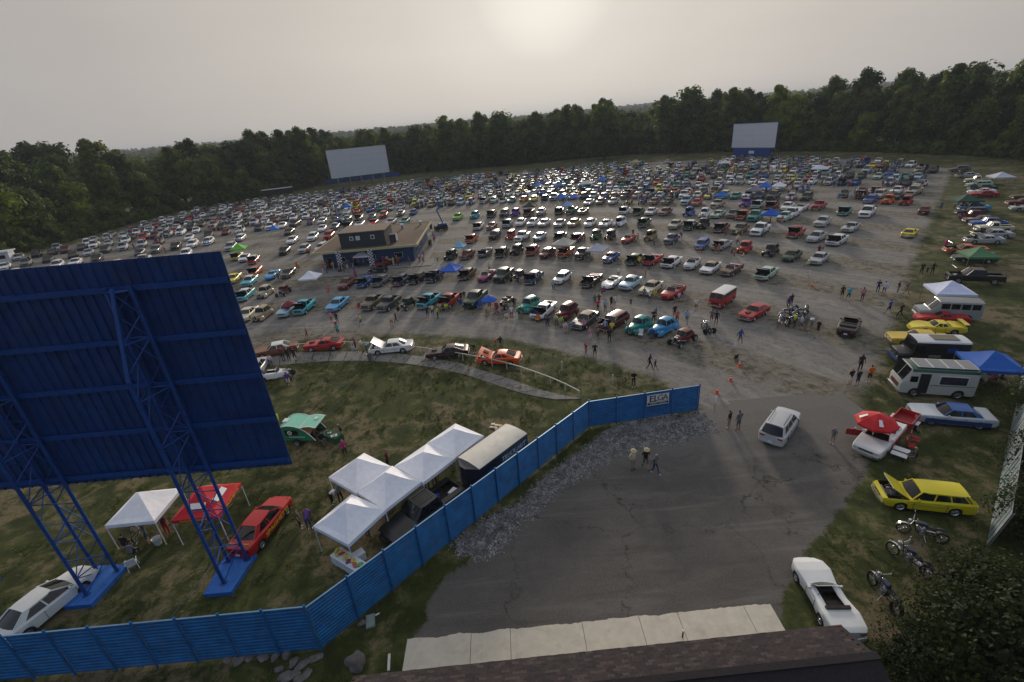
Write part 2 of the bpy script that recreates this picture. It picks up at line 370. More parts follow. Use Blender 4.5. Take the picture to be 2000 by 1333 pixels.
sheet('gravel_lot', LOT, 2.0, 3.5, .004, LM, 'worn gravel parking field with curved drive lanes')
sheet('asphalt_apron', ASPH, .5, 1.6, .009, AM, 'cracked grey asphalt apron in front of the entrance')

# pavement slabs in the foreground, seen above the roof edge
pv = empty('pavement', (0, 0, 0)); tag(pv, 'row of pale concrete slabs with a ragged edge against the asphalt', None, None, 'structure')
sx = [-6.5, -3.3, -1.35, 2.25, 5.1, 7.05, 10.4, 11.75]
for a, b_ in zip(sx[:-1], sx[1:]):
    poly = [(a + .012, 13.3), (b_ - .012, 13.3)]; n = max(4, int((b_ - a) / .12)); top = []
    for i in range(n + 1):
        x = b_ - .012 - (b_ - a - .024) * i / n
        top.append((x, 15.78 + .012 * x + .11 * noise.noise(Vector((x * .9, 3, 0))) + .05 * noise.noise(Vector((x * 4.5, 7, 0)))))
    mb = MB(); mb.extrude(poly + top, -.05, .045 + rnd.uniform(-.004, .004), CONC); mb.obj('slab', pv)

# pale stones banked against the fence
def stone_mesh(seed, k=.8):
    r = random.Random(seed); bm = bmesh.new(); bmesh.ops.create_icosphere(bm, subdivisions=1, radius=1.0)
    for v in bm.verts: v.co *= r.uniform(.7, 1.15); v.co.z *= k
    vs = [v.co.copy() for v in bm.verts]; fs = [[v.index for v in f.verts] for f in bm.faces]; bm.free(); return vs, fs
STONEM = mat('pale_stone', (.24, .235, .23), .9, 0, 0, .7, 2.0)
protos = [stone_mesh(i) for i in range(6)]
mb = MB(); P = np.array(ROCKS); cnt = 0
x0, y0 = P.min(0); x1, y1 = P.max(0)
cand = np.stack([np.random.RandomState(3).uniform(x0 - .5, x1 + .5, 60000), np.random.RandomState(4).uniform(y0 - .5, y1 + .5, 60000)], 1)
sdv = seg_sd(cand, ROCKS)
for (x, y), s in zip(cand, sdv):
    if s < -.6 + .9 * rnd.random(): continue
    if gnoise(x, y, .9) < -.32 and rnd.random() < .8: continue
    if cnt > 24000: break
    r = rnd.choice((.022, .03, .035, .045, .065)) * (1.0 + .6 * (rnd.random() < .04)); vv, ff = protos[rnd.randrange(6)]; a = rnd.uniform(0, 6.28); ca, sa = math.cos(a), math.sin(a)
    hz = .05 * max(0, min(1.0, s)) + r * .3
    mb.add([(x + r * (v.x * ca - v.y * sa), y + r * (v.x * sa + v.y * ca), hz + r * v.z) for v in vv], ff, STONEM); cnt += 1
o = mb.obj('gravel_stones'); tag(o, 'bank of pale loose stones between the blue fence and the asphalt', 'gravel', None, 'stuff')
BANK = mat('stone_bed', (.10, .098, .093), .95, 0, 0, .85, 7.0, bump=.5)
sb_ = sheet('gravel_bank', ROCKS, .4, -.05, .014, BANK, 'bed of pale stones between fence and asphalt')
# boulders: near corner of the fence and beside the roof
STONE2 = mat('field_stone', (.15, .14, .13), .95, 0, 0, .35, 2.5, bump=.6)
def boulder(x, y, r, seed, label, group=None, z=0.0):
    r2 = random.Random(seed); bm = bmesh.new(); bmesh.ops.create_icosphere(bm, subdivisions=3, radius=1.0); off = Vector((seed * 3.1, 0, 0))
    for v in bm.verts:
        n = noise.noise(v.co * 1.1 + off) * .45 + noise.noise(v.co * 2.7 + off) * .16; v.co *= 1 + n; v.co.x *= r[0]; v.co.y *= r[1]; v.co.z *= r[2]
    me = D.meshes.new('boulder'); bm.to_mesh(me); bm.free(); me.materials.append(STONE2)
    for p in me.polygons: p.use_smooth = True
    o = mesh_obj('boulder', me, None, (x, y, z + r[2] * .55), r2.uniform(0, 6)); tag(o, label, 'boulder', group); return o
bp_ = at(697, 1300); boulder(bp_.x, bp_.y, (.38, .42, .5), 3, 'large rounded pale boulder beside the left end of the shingle roof')
bp_ = at(707, 1220); boulder(bp_.x, bp_.y, (.22, .16, .13), 5, 'small stone beside the flat grey cover plate near the fence')
k = 0
for (px, py, s) in ((445, 1288, .30), (470, 1290, .26), (488, 1288, .22), (515, 1285, .28), (540, 1283, .25), (560, 1280, .3), (575, 1296, .34), (592, 1300, .3), (600, 1318, .3), (575, 1318, .26), (610, 1290, .24), (560, 1325, .4), (622, 1285, .26), (585, 1330, .26), (545, 1310, .22)):
    q = at(px, py); boulder(q.x, q.y, (s * rnd.uniform(.8, 1.2), s * rnd.uniform(.6, .9), s * rnd.uniform(.35, .5)), 20 + k, 'pale flat field stone in the rock pile below the fence corner', 'stones piled below the fence corner'); k += 1
# curved walk of separate slabs beside the rail
wk = empty('walkway', (0, 0, 0)); tag(wk, 'curved walkway of grey concrete slabs beside the low white rail', None, None, 'structure')
wo = [at(*p) for p in ((480, 696), (560, 690), (640, 688), (700, 687), (770, 690), (840, 699), (900, 710), (940, 724), (1000, 742), (1060, 764), (1136, 780))]
wi = [at(*p) for p in ((480, 722), (560, 712), (640, 706), (700, 705), (770, 708), (840, 717), (900, 730), (940, 742), (985, 758), (1030, 772), (1085, 781))]
def resample(pts, n):
    L_ = [0]
    for a, b_ in zip(pts[:-1], pts[1:]): L_.append(L_[-1] + (b_ - a).length)
    res = []
    for i in range(n + 1):
        s = L_[-1] * i / n
        for j in range(len(pts) - 1):
            if s <= L_[j + 1] + 1e-6: t = (s - L_[j]) / max(1e-6, (L_[j + 1] - L_[j])); res.append(pts[j].lerp(pts[j + 1], t)); break
    return res
ns = 20; ro, ri = resample(wo, ns), resample(wi, ns)
for i in range(ns):
    mb = MB(); e = .025; a, b_, c, d = ro[i].lerp(ro[i + 1], e), ro[i].lerp(ro[i + 1], 1 - e), ri[i].lerp(ri[i + 1], 1 - e), ri[i].lerp(ri[i + 1], e)
    z1 = .03 + rnd.uniform(-.008, .015); mb.extrude([(p.x, p.y) for p in (d, c, b_, a)], -.05, z1, CONCG); mb.obj('slab', wk)
# ------------------------------------------------------------------ the near screen, seen from behind
YS = 21.72; XR = -12.72; XL = -32.0; ZB = 6.75; ZT = 18.75
scr = empty('movie_screen', (-22, YS, 0)); tag(scr, 'huge dark blue back of the near movie screen on two lattice towers', 'movie screen')
def to_local(o, ob): ob.matrix_parent_inverse = o.matrix_world.inverted(); return ob
def P_(o, mb, name, x=None):
    ob = mb.obj(name, o); ob.matrix_parent_inverse = Matrix.Translation(-o.location) if o.rotation_euler.z == 0 else (Matrix.Translation(o.location) @ Matrix.Rotation(o.rotation_euler.z, 4, 'Z')).inverted(); return ob
# ribbed sheets
pw = .50; n = int((XR - XL) / pw)
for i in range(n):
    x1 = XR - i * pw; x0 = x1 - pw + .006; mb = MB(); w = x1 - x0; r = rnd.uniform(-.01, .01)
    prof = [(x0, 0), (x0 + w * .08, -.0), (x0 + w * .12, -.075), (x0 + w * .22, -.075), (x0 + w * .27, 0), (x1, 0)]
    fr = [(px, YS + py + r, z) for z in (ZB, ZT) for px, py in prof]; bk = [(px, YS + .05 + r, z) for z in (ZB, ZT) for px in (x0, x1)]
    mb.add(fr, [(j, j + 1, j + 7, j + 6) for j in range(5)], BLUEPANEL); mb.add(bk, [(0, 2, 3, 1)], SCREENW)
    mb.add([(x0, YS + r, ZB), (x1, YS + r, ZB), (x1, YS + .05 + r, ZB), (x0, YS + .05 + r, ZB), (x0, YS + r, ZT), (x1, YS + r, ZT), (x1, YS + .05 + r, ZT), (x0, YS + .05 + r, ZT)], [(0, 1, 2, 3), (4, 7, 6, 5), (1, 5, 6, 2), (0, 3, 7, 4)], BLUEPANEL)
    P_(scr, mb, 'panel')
for z in (17.45, 14.85, 12.45, 9.85, 7.2):
    mb = MB(); mb.box(((XL + XR) / 2, YS - .17, z), (XR - XL, .035, .24), BLUESTEEL); mb.box(((XL + XR) / 2, YS - .13, z + .115), (XR - XL, .09, .03), BLUESTEEL); mb.box(((XL + XR) / 2, YS - .13, z - .115), (XR - XL, .09, .03), BLUESTEEL); P_(scr, mb, 'girt')
for x0 in (-17.1, -25.0, -32.9):
    A = Vector((x0 - .62, 19.85, 0)); B = Vector((x0, YS - .3, 0)); C_ = Vector((x0 - 1.15, YS - .3, 0)); zt = 17.6
    A2_ = lambda z: Vector((x0 - .62 + 0 * z, 19.85 + (YS - .55 - 19.85) * max(0, (z - 13.5) / 4.1) ** 1.0, z)) if z > 13.5 else Vector((x0 - .62, 19.85, z))
    for nm, fn in (('a', A2_), ('b', lambda z: Vector((B.x, B.y, z))), ('c', lambda z: Vector((C_.x, C_.y, z)))):
        mb = MB(); zs = [.25, 13.5, zt]
        for z0, z1 in zip(zs[:-1], zs[1:]): mb.tube(fn(z0), fn(z1), .09, BLUESTEEL, 10)
        mb.tube(fn(.25), fn(.29), .22, BLUESTEEL, 10); P_(scr, mb, 'tower_leg')
    zz = [1.6, 4.3, 7.0, 9.7, 12.4, 15.1, 17.4]
    fB = lambda z: Vector((B.x, B.y, z)); fC = lambda z: Vector((C_.x, C_.y, z))
    for i, z in enumerate(zz):
        for p, q in ((A2_, fB), (fB, fC), (fC, A2_)):
            mb = MB(); mb.tube(p(z), q(z), .036, BLUESTEEL, 6); P_(scr, mb, 'strut')
            if i < len(zz) - 1:
                z2 = zz[i + 1]; mb = MB(); mb.tube(p(z) if i % 2 else q(z), q((z + z2) / 2) if i % 2 else p((z + z2) / 2), .030, BLUESTEEL, 6)
                mb.tube(q((z + z2) / 2) if i % 2 else p((z + z2) / 2), p(z2) if i % 2 else q(z2), .030, BLUESTEEL, 6); P_(scr, mb, 'brace')
    for p, q in ((A2_, fB), (fC, A2_)):
        mb = MB(); mb.tube(p(.3), q(1.6), .030, BLUESTEEL, 6); P_(scr, mb, 'brace')
    FOOTM = BLUESTEEL
    mb = MB(); xa = x0 - 1.5; mb.extrude([(xa + .05, 19.2), (xa + 1.62, 19.2), (xa + 1.85, YS + .15), (xa - .05, YS + .25)], -.1, .28, mat('blue_painted_footing', (.02, .14, .48), .7, 0, 0, .25, 3, dirt=.3)); P_(scr, mb, 'footing')
mb = MB(); mb.tube(at(468, 1035, 3.2), at(335, 1205), .012, STEEL, 5); P_(scr, mb, 'guy_wire')

# ------------------------------------------------------------------ blue corrugated fence
FENCEM = mat('blue_fence_sheet', (.010, .145, .385), .55, .1, 0, .32, 1.6, dirt=.30)
FPOST = mat('blue_fence_post', (.008, .13, .36), .55, .1, 0, .2, 2)
fence = empty('blue_fence', (-10.6, 15.6, 0)); tag(fence, 'tall blue corrugated metal fence that bends twice round the grass field', 'fence')
def fence_run(p, q, n, h0, h1, first=True):
    p = Vector((*p, 0)); q = Vector((*q, 0)); d = (q - p) / n; u = d.normalized(); nrm = Vector((u.y, -u.x, 0))
    for i in range(n):
        a = p + d * i; b_ = p + d * (i + 1); ha = h0 + (h1 - h0) * i / n; hb = h0 + (h1 - h0) * (i + 1) / n
        mb = MB(); ribs = 14; rows = []
        for k in range(ribs * 4 + 1):
            t = k / (ribs * 4); off = (.0, .0, .03, .03)[k % 4]
            rows.append([a + u * .03 + nrm * off + Vector((0, 0, .06 + (ha - .06) * t)), b_ - u * .03 + nrm * off + Vector((0, 0, .06 + (hb - .06) * t))])
        mb.rings(rows, FENCEM, closed=False, smooth=False)
        mb.beam(a + Vector((0, 0, ha + .015)) + nrm * .015, b_ + Vector((0, 0, hb + .015)) + nrm * .015, .07, .03, mat_cap); P_(fence, mb, 'panel')
    for i in range(0 if first else 1, n + 1):
        a = p + d * i + nrm * .085; ha = h0 + (h1 - h0) * i / n + .22; mb = MB(); mb.tube(a, a + Vector((0, 0, ha)), .055, FPOST, 8); mb.box(a - nrm * .03 + Vector((0, 0, ha * .52)), (.05, .05, ha * .8), FPOST); P_(fence, mb, 'post')
mat_cap = mat('fence_cap', (.25, .42, .62), .4, .4, 0, .1)
F0 = (-34.9, 15.35); F1 = (-10.75, 15.6); F2 = (5.55, 32.15); F3 = (14.8, 33.2)
fence_run(F0, F1, 12, 3.15, 3.15); fence_run(F1, F2, 11, 3.1, 2.45, False); fence_run(F2, F3, 4, 2.45, 2.4, False)
# the sign on it
def text_mesh(s, size, depth=.004, font_mat=DARK, align='CENTER', shear=0.0, sx=1.0):
    c = D.curves.new('t', 'FONT'); c.body = s; c.size = size; c.align_x = align; c.align_y = 'CENTER'; c.extrude = depth; c.shear = shear; c.resolution_u = 2
    o = D.objects.new('t', c); COL.objects.link(o); dg = bpy.context.evaluated_depsgraph_get(); me = D.meshes.new_from_object(o.evaluated_get(dg)); D.objects.remove(o); D.curves.remove(c)
    me.materials.clear(); me.materials.append(font_mat)
    for p in me.polygons: p.material_index = 0
    return me
def bold(me, k):
    return me
def put_text(parent, s, size, M, m, name='lettering', depth=.004, shear=0.0, sx=1.0, weight=0.0):
    me = text_mesh(s, size, depth, m, shear=shear)
    me.transform(Matrix.Diagonal((sx, 1, 1, 1)))
    if weight:       # a heavier face: a second, shifted copy
        bm = bmesh.new(); bm.from_mesh(me); g = bmesh.ops.duplicate(bm, geom=bm.verts[:] + bm.edges[:] + bm.faces[:]); bmesh.ops.translate(bm, verts=[e for e in g['geom'] if isinstance(e, bmesh.types.BMVert)], vec=(weight, weight * .4, .001)); bm.to_mesh(me); bm.free()
    me.name = name; o = mesh_obj(name, me, parent); o.matrix_local = M; return o
def frame(origin, right, up):
    r = Vector(right).normalized(); u = Vector(up).normalized(); n = r.cross(u)
    return Matrix(((r.x, u.x, n.x, origin[0]), (r.y, u.y, n.y, origin[1]), (r.z, u.z, n.z, origin[2]), (0, 0, 0, 1)))
d3 = (Vector((*F3, 0)) - Vector((*F2, 0))).normalized(); n3 = Vector((d3.y, -d3.x, 0)); cs = Vector((*F2, 0)) + d3 * 5.75 + n3 * .17
sg = empty('fence_sign', cs, math.atan2(d3.y, d3.x)); tag(sg, 'white banner with black serif letters fixed to the blue fence', 'sign')
mb = MB(); mb.box((0, 0, 1.78), (1.85, .02, .98), WHITEPL); mb.obj('board', sg)
mb = MB(); mb.box((0, -.014, 1.46), (1.75, .012, .17), DARK); mb.obj('strip', sg)
OLIVE = mat('olive_print', (.16, .15, .07), .5)
for k, (ch, x, m) in enumerate((('E', -.56, DARK), ('L', -.20, DARK), ('G', .18, OLIVE), ('A', .60, OLIVE))):
    put_text(sg, ch, .78, frame((x, -.013, 1.90), (1, 0, 0), (0, 0, 1)), m, depth=.003, sx=.95 if ch != 'L' else .85, weight=.03)
    for dz in (-.27, .27):   # serifs
        mb = MB(); mb.box((x - .12 if ch == 'E' or ch == 'L' else x, -.014, 1.90 + dz), (.26 if ch in 'EL' else .3, .008, .035), m)
        if not (ch in 'GA' and dz > 0) and not (ch == 'G'): mb.obj('serif', sg)
put_text(sg, 'CREDIT  UNION', .15, frame((0, -.022, 1.465), (1, 0, 0), (0, 0, 1)), REFLW, depth=.002, sx=1.25, weight=.006)

# far fence at the right with woven slats
sf = empty('slat_fence', (24.8, 18.2, 0)); tag(sf, 'leaning chain link fence woven with pale and teal slats at the right edge', 'fence')
SL = [mat('slat_pale', (.34, .37, .38), .5, .2, 0, .3, 3), mat('slat_teal', (.03, .13, .15), .5, .1, 0, .3, 3)]
pA = Vector((24.7, 18.1, 0)); pB = Vector((45.5, 36.5, 0)); dd = (pB - pA); Lf = dd.length; uf = dd / Lf; lean = Vector((.10, -.10, 0))
nsl = 240
for i in range(nsl):
    a = pA + uf * (Lf * (i + .5) / nsl); mb = MB(); hh = 2.45 + rnd.uniform(-.04, .04); tp = a + lean * hh + Vector((0, 0, hh)) + uf * rnd.uniform(-.03, .03)
    mb.beam(a + Vector((0, 0, .05)), tp, .012, .095, SL[(i * 7 // 3) % 2 if rnd.random() < .7 else 0], up=uf); P_(sf, mb, 'slat')
for i in range(11):
    a = pA + uf * (Lf * i / 10) + Vector((.05, -.05, 0)); mb = MB(); mb.tube(a, a + lean * 2.6 + Vector((0, 0, 2.6)), .035, STEEL, 8); P_(sf, mb, 'post')
mb = MB(); mb.tube(pA + lean * 2.5 + Vector((0, 0, 2.52)), pB + lean * 2.5 + Vector((0, 0, 2.52)), .025, STEEL, 6); P_(sf, mb, 'rail')

# low white rail beside the walkway
rl = empty('rail_fence', wo[4]); tag(rl, 'low white pipe rail following the curve of the concrete walkway', 'railing')
RAILM = mat('white_rail_paint', (.55, .54, .48), .6, 0, 0, .15)
rpts = [at(*p) for p in ((512, 694), (530, 689), (612, 682), (655, 679), (690, 680), (763, 684), (803, 688), (841, 694), (883, 700), (925, 708), (965, 716), (1005, 726), (1050, 742), (1090, 757), (1132, 779))]
rpts = resample(rpts, 22)
for i, p in enumerate(rpts):
    mb = MB(); mb.box((p.x, p.y, .37), (.09, .09, .78), RAILM); P_(rl, mb, 'post')
    if i and i != 9:
        a = rpts[i - 1]; mb = MB(); mb.beam((a.x, a.y, .80), (p.x, p.y, .80), .06, .085, RAILM); P_(rl, mb, 'rail')

# ------------------------------------------------------------------ the far screens
def far_screen(pl, pr, zb, zt, label, solid=False):
    a = Vector(pl); b_ = Vector(pr); c = (a + b_) / 2; u = (b_ - a).normalized(); w = (b_ - a).length; ang = math.atan2(u.y, u.x)
    o = empty('movie_screen', (c.x, c.y, 0), ang); tag(o, label, 'movie screen', 'screens beyond the parking field')
    nx, nz_ = 8, 4
    for i in range(nx):
        for j in range(nz_):
            mb = MB(); pw_ = w / nx; ph = (zt - zb) / nz_
            mb.box((-w / 2 + (i + .5) * pw_, rnd.uniform(-.01, .01), zb + (j + .5) * ph), (pw_ - .03, .12, ph - .03), SCREENW); mb.obj('panel', o)
    mb = MB()
    for z in (zb - .1, zt + .1): mb.box((0, 0, z), (w + .4, .3, .18), BLUESTEEL if solid else WHITEPL)
    for s in (-1, 1): mb.box((s * (w / 2 + .1), 0, (zb + zt) / 2), (.18, .3, zt - zb), BLUESTEEL if solid else WHITEPL)
    mb.obj('frame', o)
    for i in range(5):
        x = -w / 2 + w * (i + .5) / 5; mb = MB(); mb.box((x, .5, zt / 2), (.35, .35, zt), STEEL); mb.beam((x, 5, 0), (x, .7, zt * .75), .3, .3, STEEL); mb.obj('support', o)
    return o, w
def fit_plane(p1, p2):  # ground points straight below the two lower corners
    return at(*p1), at(*p2)
a, b_ = at(652, 365), at(763, 351)
s1, w1 = far_screen(a, b_, 4.0, 16.9, 'left far white movie screen above a low blue fence')
a2, b2 = at(1427, 306), at(1511, 307)
def z_on(p, ty):
    lo, hi = 0, 60
    for _ in range(40):
        m_ = (lo + hi) / 2
        if proj(p.x, p.y, m_)[1] > ty: lo = m_
        else: hi = m_
    return lo
s2, w2 = far_screen(a2, b2, z_on(a2, 289), z_on(a2, 243), 'right far white movie screen on a solid blue base', True)
mb = MB(); zb2 = z_on(a2, 289) - .25; mb.box((0, .1, zb2 / 2), (w2 * .84, 1.0, zb2), BLUESTEEL); ob = mb.obj('base_wall', s2)
mb = MB(); mb.box((0, -.43, zb2 * .55), (2.6, .04, 1.2), WHITEPL); mb.obj('banner', s2)
bf = empty('blue_fence', at(700, 355)); tag(bf, 'low blue board fence in front of the left far movie screen', 'fence')
q0, q1 = at(636, 361), at(782, 344)
for i in range(16):
    a = q0.lerp(q1, i / 16); b__ = q0.lerp(q1, (i + 1) / 16); mb = MB(); mb.beam(a.lerp(b__, .01) + Vector((0, 0, 1.2)), a.lerp(b__, .99) + Vector((0, 0, 1.2)), .08, 2.3, BLUESTEEL); P_(bf, mb, 'panel')

# ------------------------------------------------------------------ concession building
bx0, bx1, by0, by1, RZ = -35.9, -16.2, 89.6, 112.6, 3.5
cb = empty('concession_building', ((bx0 + bx1) / 2, (by0 + by1) / 2, 0)); tag(cb, 'low blue snack building with brown gravel roof and cream fascia', 'building')
WALLB = mat('blue_wall_paint', (.014, .06, .17), .6, 0, 0, .15, 1, dirt=.2); FASC = mat('cream_fascia', (.52, .47, .27), .6, 0, 0, .1)
ROOFG = mat('brown_gravel_roof', (.105, .066, .042), .95, 0, 0, .3, 1.1, bump=.6, dirt=.3)
mb = MB(); ov = 1.2; fx0, fx1, fy0, fy1 = bx0 + 1.4, bx1 - 1.2, by0 + 1.6, by1 - 1.2
for (p, q) in (((fx0, fy0), (fx1, fy0)), ((fx1, fy0), (fx1, fy1)), ((fx1, fy1), (fx0, fy1)), ((fx0, fy1), (fx0, fy0))):
    L_ = math.hypot(q[0] - p[0], q[1] - p[1]); nn = int(L_ / 2.6)
    for i in range(nn):
        a = Vector((*p, 0)).lerp(Vector((*q, 0)), i / nn); b_ = Vector((*p, 0)).lerp(Vector((*q, 0)), (i + 1) / nn); mb = MB(); mb.beam(a + Vector((0, 0, 1.6)), b_ + Vector((0, 0, 1.6)), .2, 3.2, WALLB); P_(cb, mb, 'wall_panel')
for x, w, zc, hh in ((-33.5, .95, 1.05, 2.1), (-28.6, .95, 1.05, 2.1), (-31.2, 1.6, 1.5, 1.0), (-25.5, 1.8, 1.5, 1.0), (-20.2, 1.6, 1.5, 1.0)):
    mb = MB(); mb.box((x, fy0 - .13, zc), (w, .06, hh), WHITEPL if hh < 2 else STEEL); mb.box((x, fy0 - .17, zc), (w - .14, .03, hh - .14), GLASS); P_(cb, mb, 'window' if hh < 2 else 'door')
for y in (94.5, 99, 103.5):
    mb = MB(); mb.box((fx1 + .13, y, 1.5), (.06, 1.6, 1.0), WHITEPL); mb.box((fx1 + .17, y, 1.5), (.03, 1.45, .86), GLASS); P_(cb, mb, 'window')
mb = MB(); mb.extrude([(bx0, by0), (bx1, by0), (bx1, by1), (bx0, by1)], RZ - .35, RZ - .01, ROOFG); P_(cb, mb, 'roof')
mb = MB()
for (p, q) in (((bx0, by0), (bx1, by0)), ((bx1, by0), (bx1, by1)), ((bx1, by1), (bx0, by1)), ((bx0, by1), (bx0, by0))): mb.beam((*p, RZ - .12), (*q, RZ - .12), .16, .42, FASC)
P_(cb, mb, 'fascia')
PENT = mat('slate_siding', (.045, .055, .065), .7, 0, 0, .1)
px0, px1, py0, py1 = -30.9, -22.3, 91.6, 98.6
mb = MB(); mb.extrude([(px0, py0), (px1, py0), (px1, py1), (px0, py1)], RZ, RZ + 2.75, PENT)
for k in range(9): mb.box(((px0 + px1) / 2, py0 - .015, RZ + .3 + k * .28), (px1 - px0, .03, .02), PENT)
P_(cb, mb, 'penthouse')
mb = MB(); mb.extrude([(px0 - .25, py0 - .25), (px1 + .25, py0 - .25), (px1 + .25, py1 + .25), (px0 - .25, py1 + .25)], RZ + 2.75, RZ + 2.93, mat('penthouse_roof', (.17, .12, .085), .9, 0, 0, .3, bump=.4)); P_(cb, mb, 'penthouse_roof')
for x, w, m in ((-28.6, .75, GLASS), (-27.4, .8, SCREENW), (-24.6, .75, GLASS)):
    mb = MB(); mb.box((x, py0 - .05, RZ + 1.75), (w, .08, w), WHITEPL); mb.box((x, py0 - .1, RZ + 1.75), (w - .3, .04, w - .3), m); P_(cb, mb, 'window')
mb = MB(); mb.box((-21.3, 94.2, RZ + .75), (1.2, 1.6, 1.5), PENT); mb.box((-20.67, 94.2, RZ + .8), (.05, 1.4, 1.3), WHITEPL); P_(cb, mb, 'air_unit')
for x, y, h in ((-33.0, 106, .6), (-31.2, 108.5, 1.1), (-30.1, 106.5, 1.0), (-29, 108, 1.1), (-29.8, 104.8, .9), (-21.8, 106.5, .8), (-18.2, 109.5, .6), (-33.5, 108.5, .35)):
    mb = MB(); mb.tube((x, y, RZ), (x, y, RZ + h), .2, STEEL, 8); mb.tube((x, y, RZ + h), (x, y, RZ + h + .3), .45, WHITEPL, 10, .35); P_(cb, mb, 'vent')
tag(sheet('forecourt', [(-38.5, 84.8), (-22.5, 84.8), (-21.5, 86.8), (-12.8, 87.2), (-13.2, 90), (-14.6, 91), (-14.6, 113), (-16, 113), (-16, 92), (-38.5, 92)], 1.0, 0.0, .09, CONCG, 'pale concrete apron along the snack building'), None, None, None, 'structure')

# ------------------------------------------------------------------ shingle roof below the camera
rf = empty('shingle_roof', (2, 10, 0)); tag(rf, 'dark brown shingled roof edge of the building below the viewer', 'roof')
E0 = at(690, 1322, 5.0); E1 = at(1644, 1221, 5.0); E0 = Vector((E0.x, E0.y, 5)); E1 = Vector((E1.x, E1.y, 5))
ue = (E1 - E0).normalized(); ne = Vector((-ue.y, ue.x, 0)); slope = Vector((-ne.x, -ne.y, .45)).normalized(); LR = (E1 - E0).length
SH = [mat('shingle_a', (.030, .021, .024), .95, 0, 0, .35, 9, bump=.4), mat('shingle_b', (.052, .039, .038), .95, 0, 0, .35, 9, bump=.4), mat('shingle_c', (.018, .014, .017), .95, 0, 0, .35, 9, bump=.4)]
mb = MB(); nz3 = slope.cross(ue).normalized() * -1.0; nz3 = nz3 if nz3.z > 0 else -nz3
deck = [E0 - nz3 * .03, E1 - nz3 * .03, E1 + slope * 1.75 - nz3 * .03, E0 + slope * 1.75 - nz3 * .03]; dk2 = [p - nz3 * .15 for p in deck]
mb.add(deck + dk2, [(0, 1, 2, 3), (7, 6, 5, 4), (0, 4, 5, 1), (1, 5, 6, 2), (2, 6, 7, 3), (3, 7, 4, 0)], SH[2]); P_(rf, mb, 'deck')
mb = MB(); mb.beam(E0 - nz3 * .06 + ne * .02, E1 - nz3 * .06 + ne * .02, .05, .10, mat('red_drip_edge', (.16, .03, .025), .5)); P_(rf, mb, 'drip_edge')
tw = .26; ex = .13; rows_ = int(1.75 / ex); cols_ = int(LR / tw); cnt = 0; rest = MB()
cand = []
for j in range(rows_):
    for i in range(cols_): cand.append((j, i))
vis = []
for j, i in cand:
    o = E0 + ue * ((i + (j % 2) * .5) * tw) + slope * (j * ex); pp = proj(*o); vis.append((0 if pp and 0 < pp[0] < 2000 and pp[1] < 1333 else 1, (o - Vector((2, 0, H))).length, j, i))
vis.sort(); chosen = set((j, i) for _, _, j, i in vis[:290])
for j, i in cand:
    r1 = rnd.random(); o = E0 + ue * ((i + (j % 2) * .5) * tw) + slope * (j * ex); th = .010 + (.007 if r1 < .35 else 0); wv = tw * (.97 if r1 > .2 else 1.0)
    if (i + 1.5) * tw > LR: continue
    a, b_, c, d = o, o + ue * wv, o + ue * wv + slope * (ex * 1.3), o + slope * (ex * 1.3)
    vs_ = [a + nz3 * th * 1.6, b_ + nz3 * th * 1.6, c + nz3 * .002, d + nz3 * .002, a, b_, c - nz3 * .01, d - nz3 * .01]; fs_ = [(0, 1, 2, 3), (0, 4, 5, 1), (1, 5, 6, 2), (3, 7, 4, 0)]
    m = SH[rnd.choice((0, 0, 0, 1, 2, 2))]
    if (j, i) in chosen: mm = MB(); mm.add(vs_, fs_, m); P_(rf, mm, 'shingle')
    else: rest.add(vs_, fs_, m)
ob = P_(rf, rest, 'shingles'); ob['kind'] = 'stuff'
mb = MB(); R0 = E0 + slope * 1.75; R1 = E1 + slope * 1.75
mb.beam(R0 + nz3 * .03, R1 + nz3 * .03, .25, .03, SH[2]); P_(rf, mb, 'ridge_cap')
WALLD = mat('dark_brown_siding', (.05, .035, .03), .8)
mb = MB(); q0_, q1_ = E0 - ne * .35 + ue * .3, E1 - ne * .35 - ue * .3
mb.extrude([(q0_.x, q0_.y), (q0_.x - ne.x * 2.4, q0_.y - ne.y * 2.4), (q1_.x - ne.x * 2.4, q1_.y - ne.y * 2.4), (q1_.x, q1_.y)], 0, 4.95, WALLD); P_(rf, mb, 'wall')
S0, S1 = R0, R1; bs = Vector((-ne.x, -ne.y, -.45)).normalized()
mb = MB(); mb.add([S0, S1, S1 + bs * 1.6, S0 + bs * 1.6], [(0, 1, 2, 3)], SH[2]); P_(rf, mb, 'rear_slope')
# small things near the slabs
q = at(1333, 1246); vp = empty('vent_pipe', (q.x, q.y, .04)); tag(vp, 'short dark pipe with a white cap standing on the concrete slab', 'pipe')
mb = MB(); mb.tube((0, 0, 0), (0, 0, .42), .04, DARK, 8); mb.obj('pipe', vp); mb = MB(); mb.tube((0, 0, .42), (0, 0, .5), .055, WHITEPL, 8); mb.obj('cap', vp)
q = at(724, 1215); mb = MB(); mb.box((0, 0, .05), (.45, .75, .1), mat('greenish_lid', (.20, .27, .25), .6)); mb.box((0, 0, .11), (.36, .66, .02), mat('greenish_lid2', (.25, .32, .29), .6)); o = mb.obj('cover_plate', None, (q.x, q.y, 0), .25); tag(o, 'flat grey green cover plate in the grass below the fence', 'cover')
q = at(737, 1202); mb = MB(); mb.tube((-.1, 0, .05), (.1, .02, .05), .045, WHITEPL, 8); mb.tube((.1, .02, .05), (.15, .03, .05), .02, WHITEPL, 8); o = mb.obj('plastic_bottle', None, (q.x, q.y, 0), .4); tag(o, 'white plastic bottle lying beside the grey green cover plate', 'bottle')
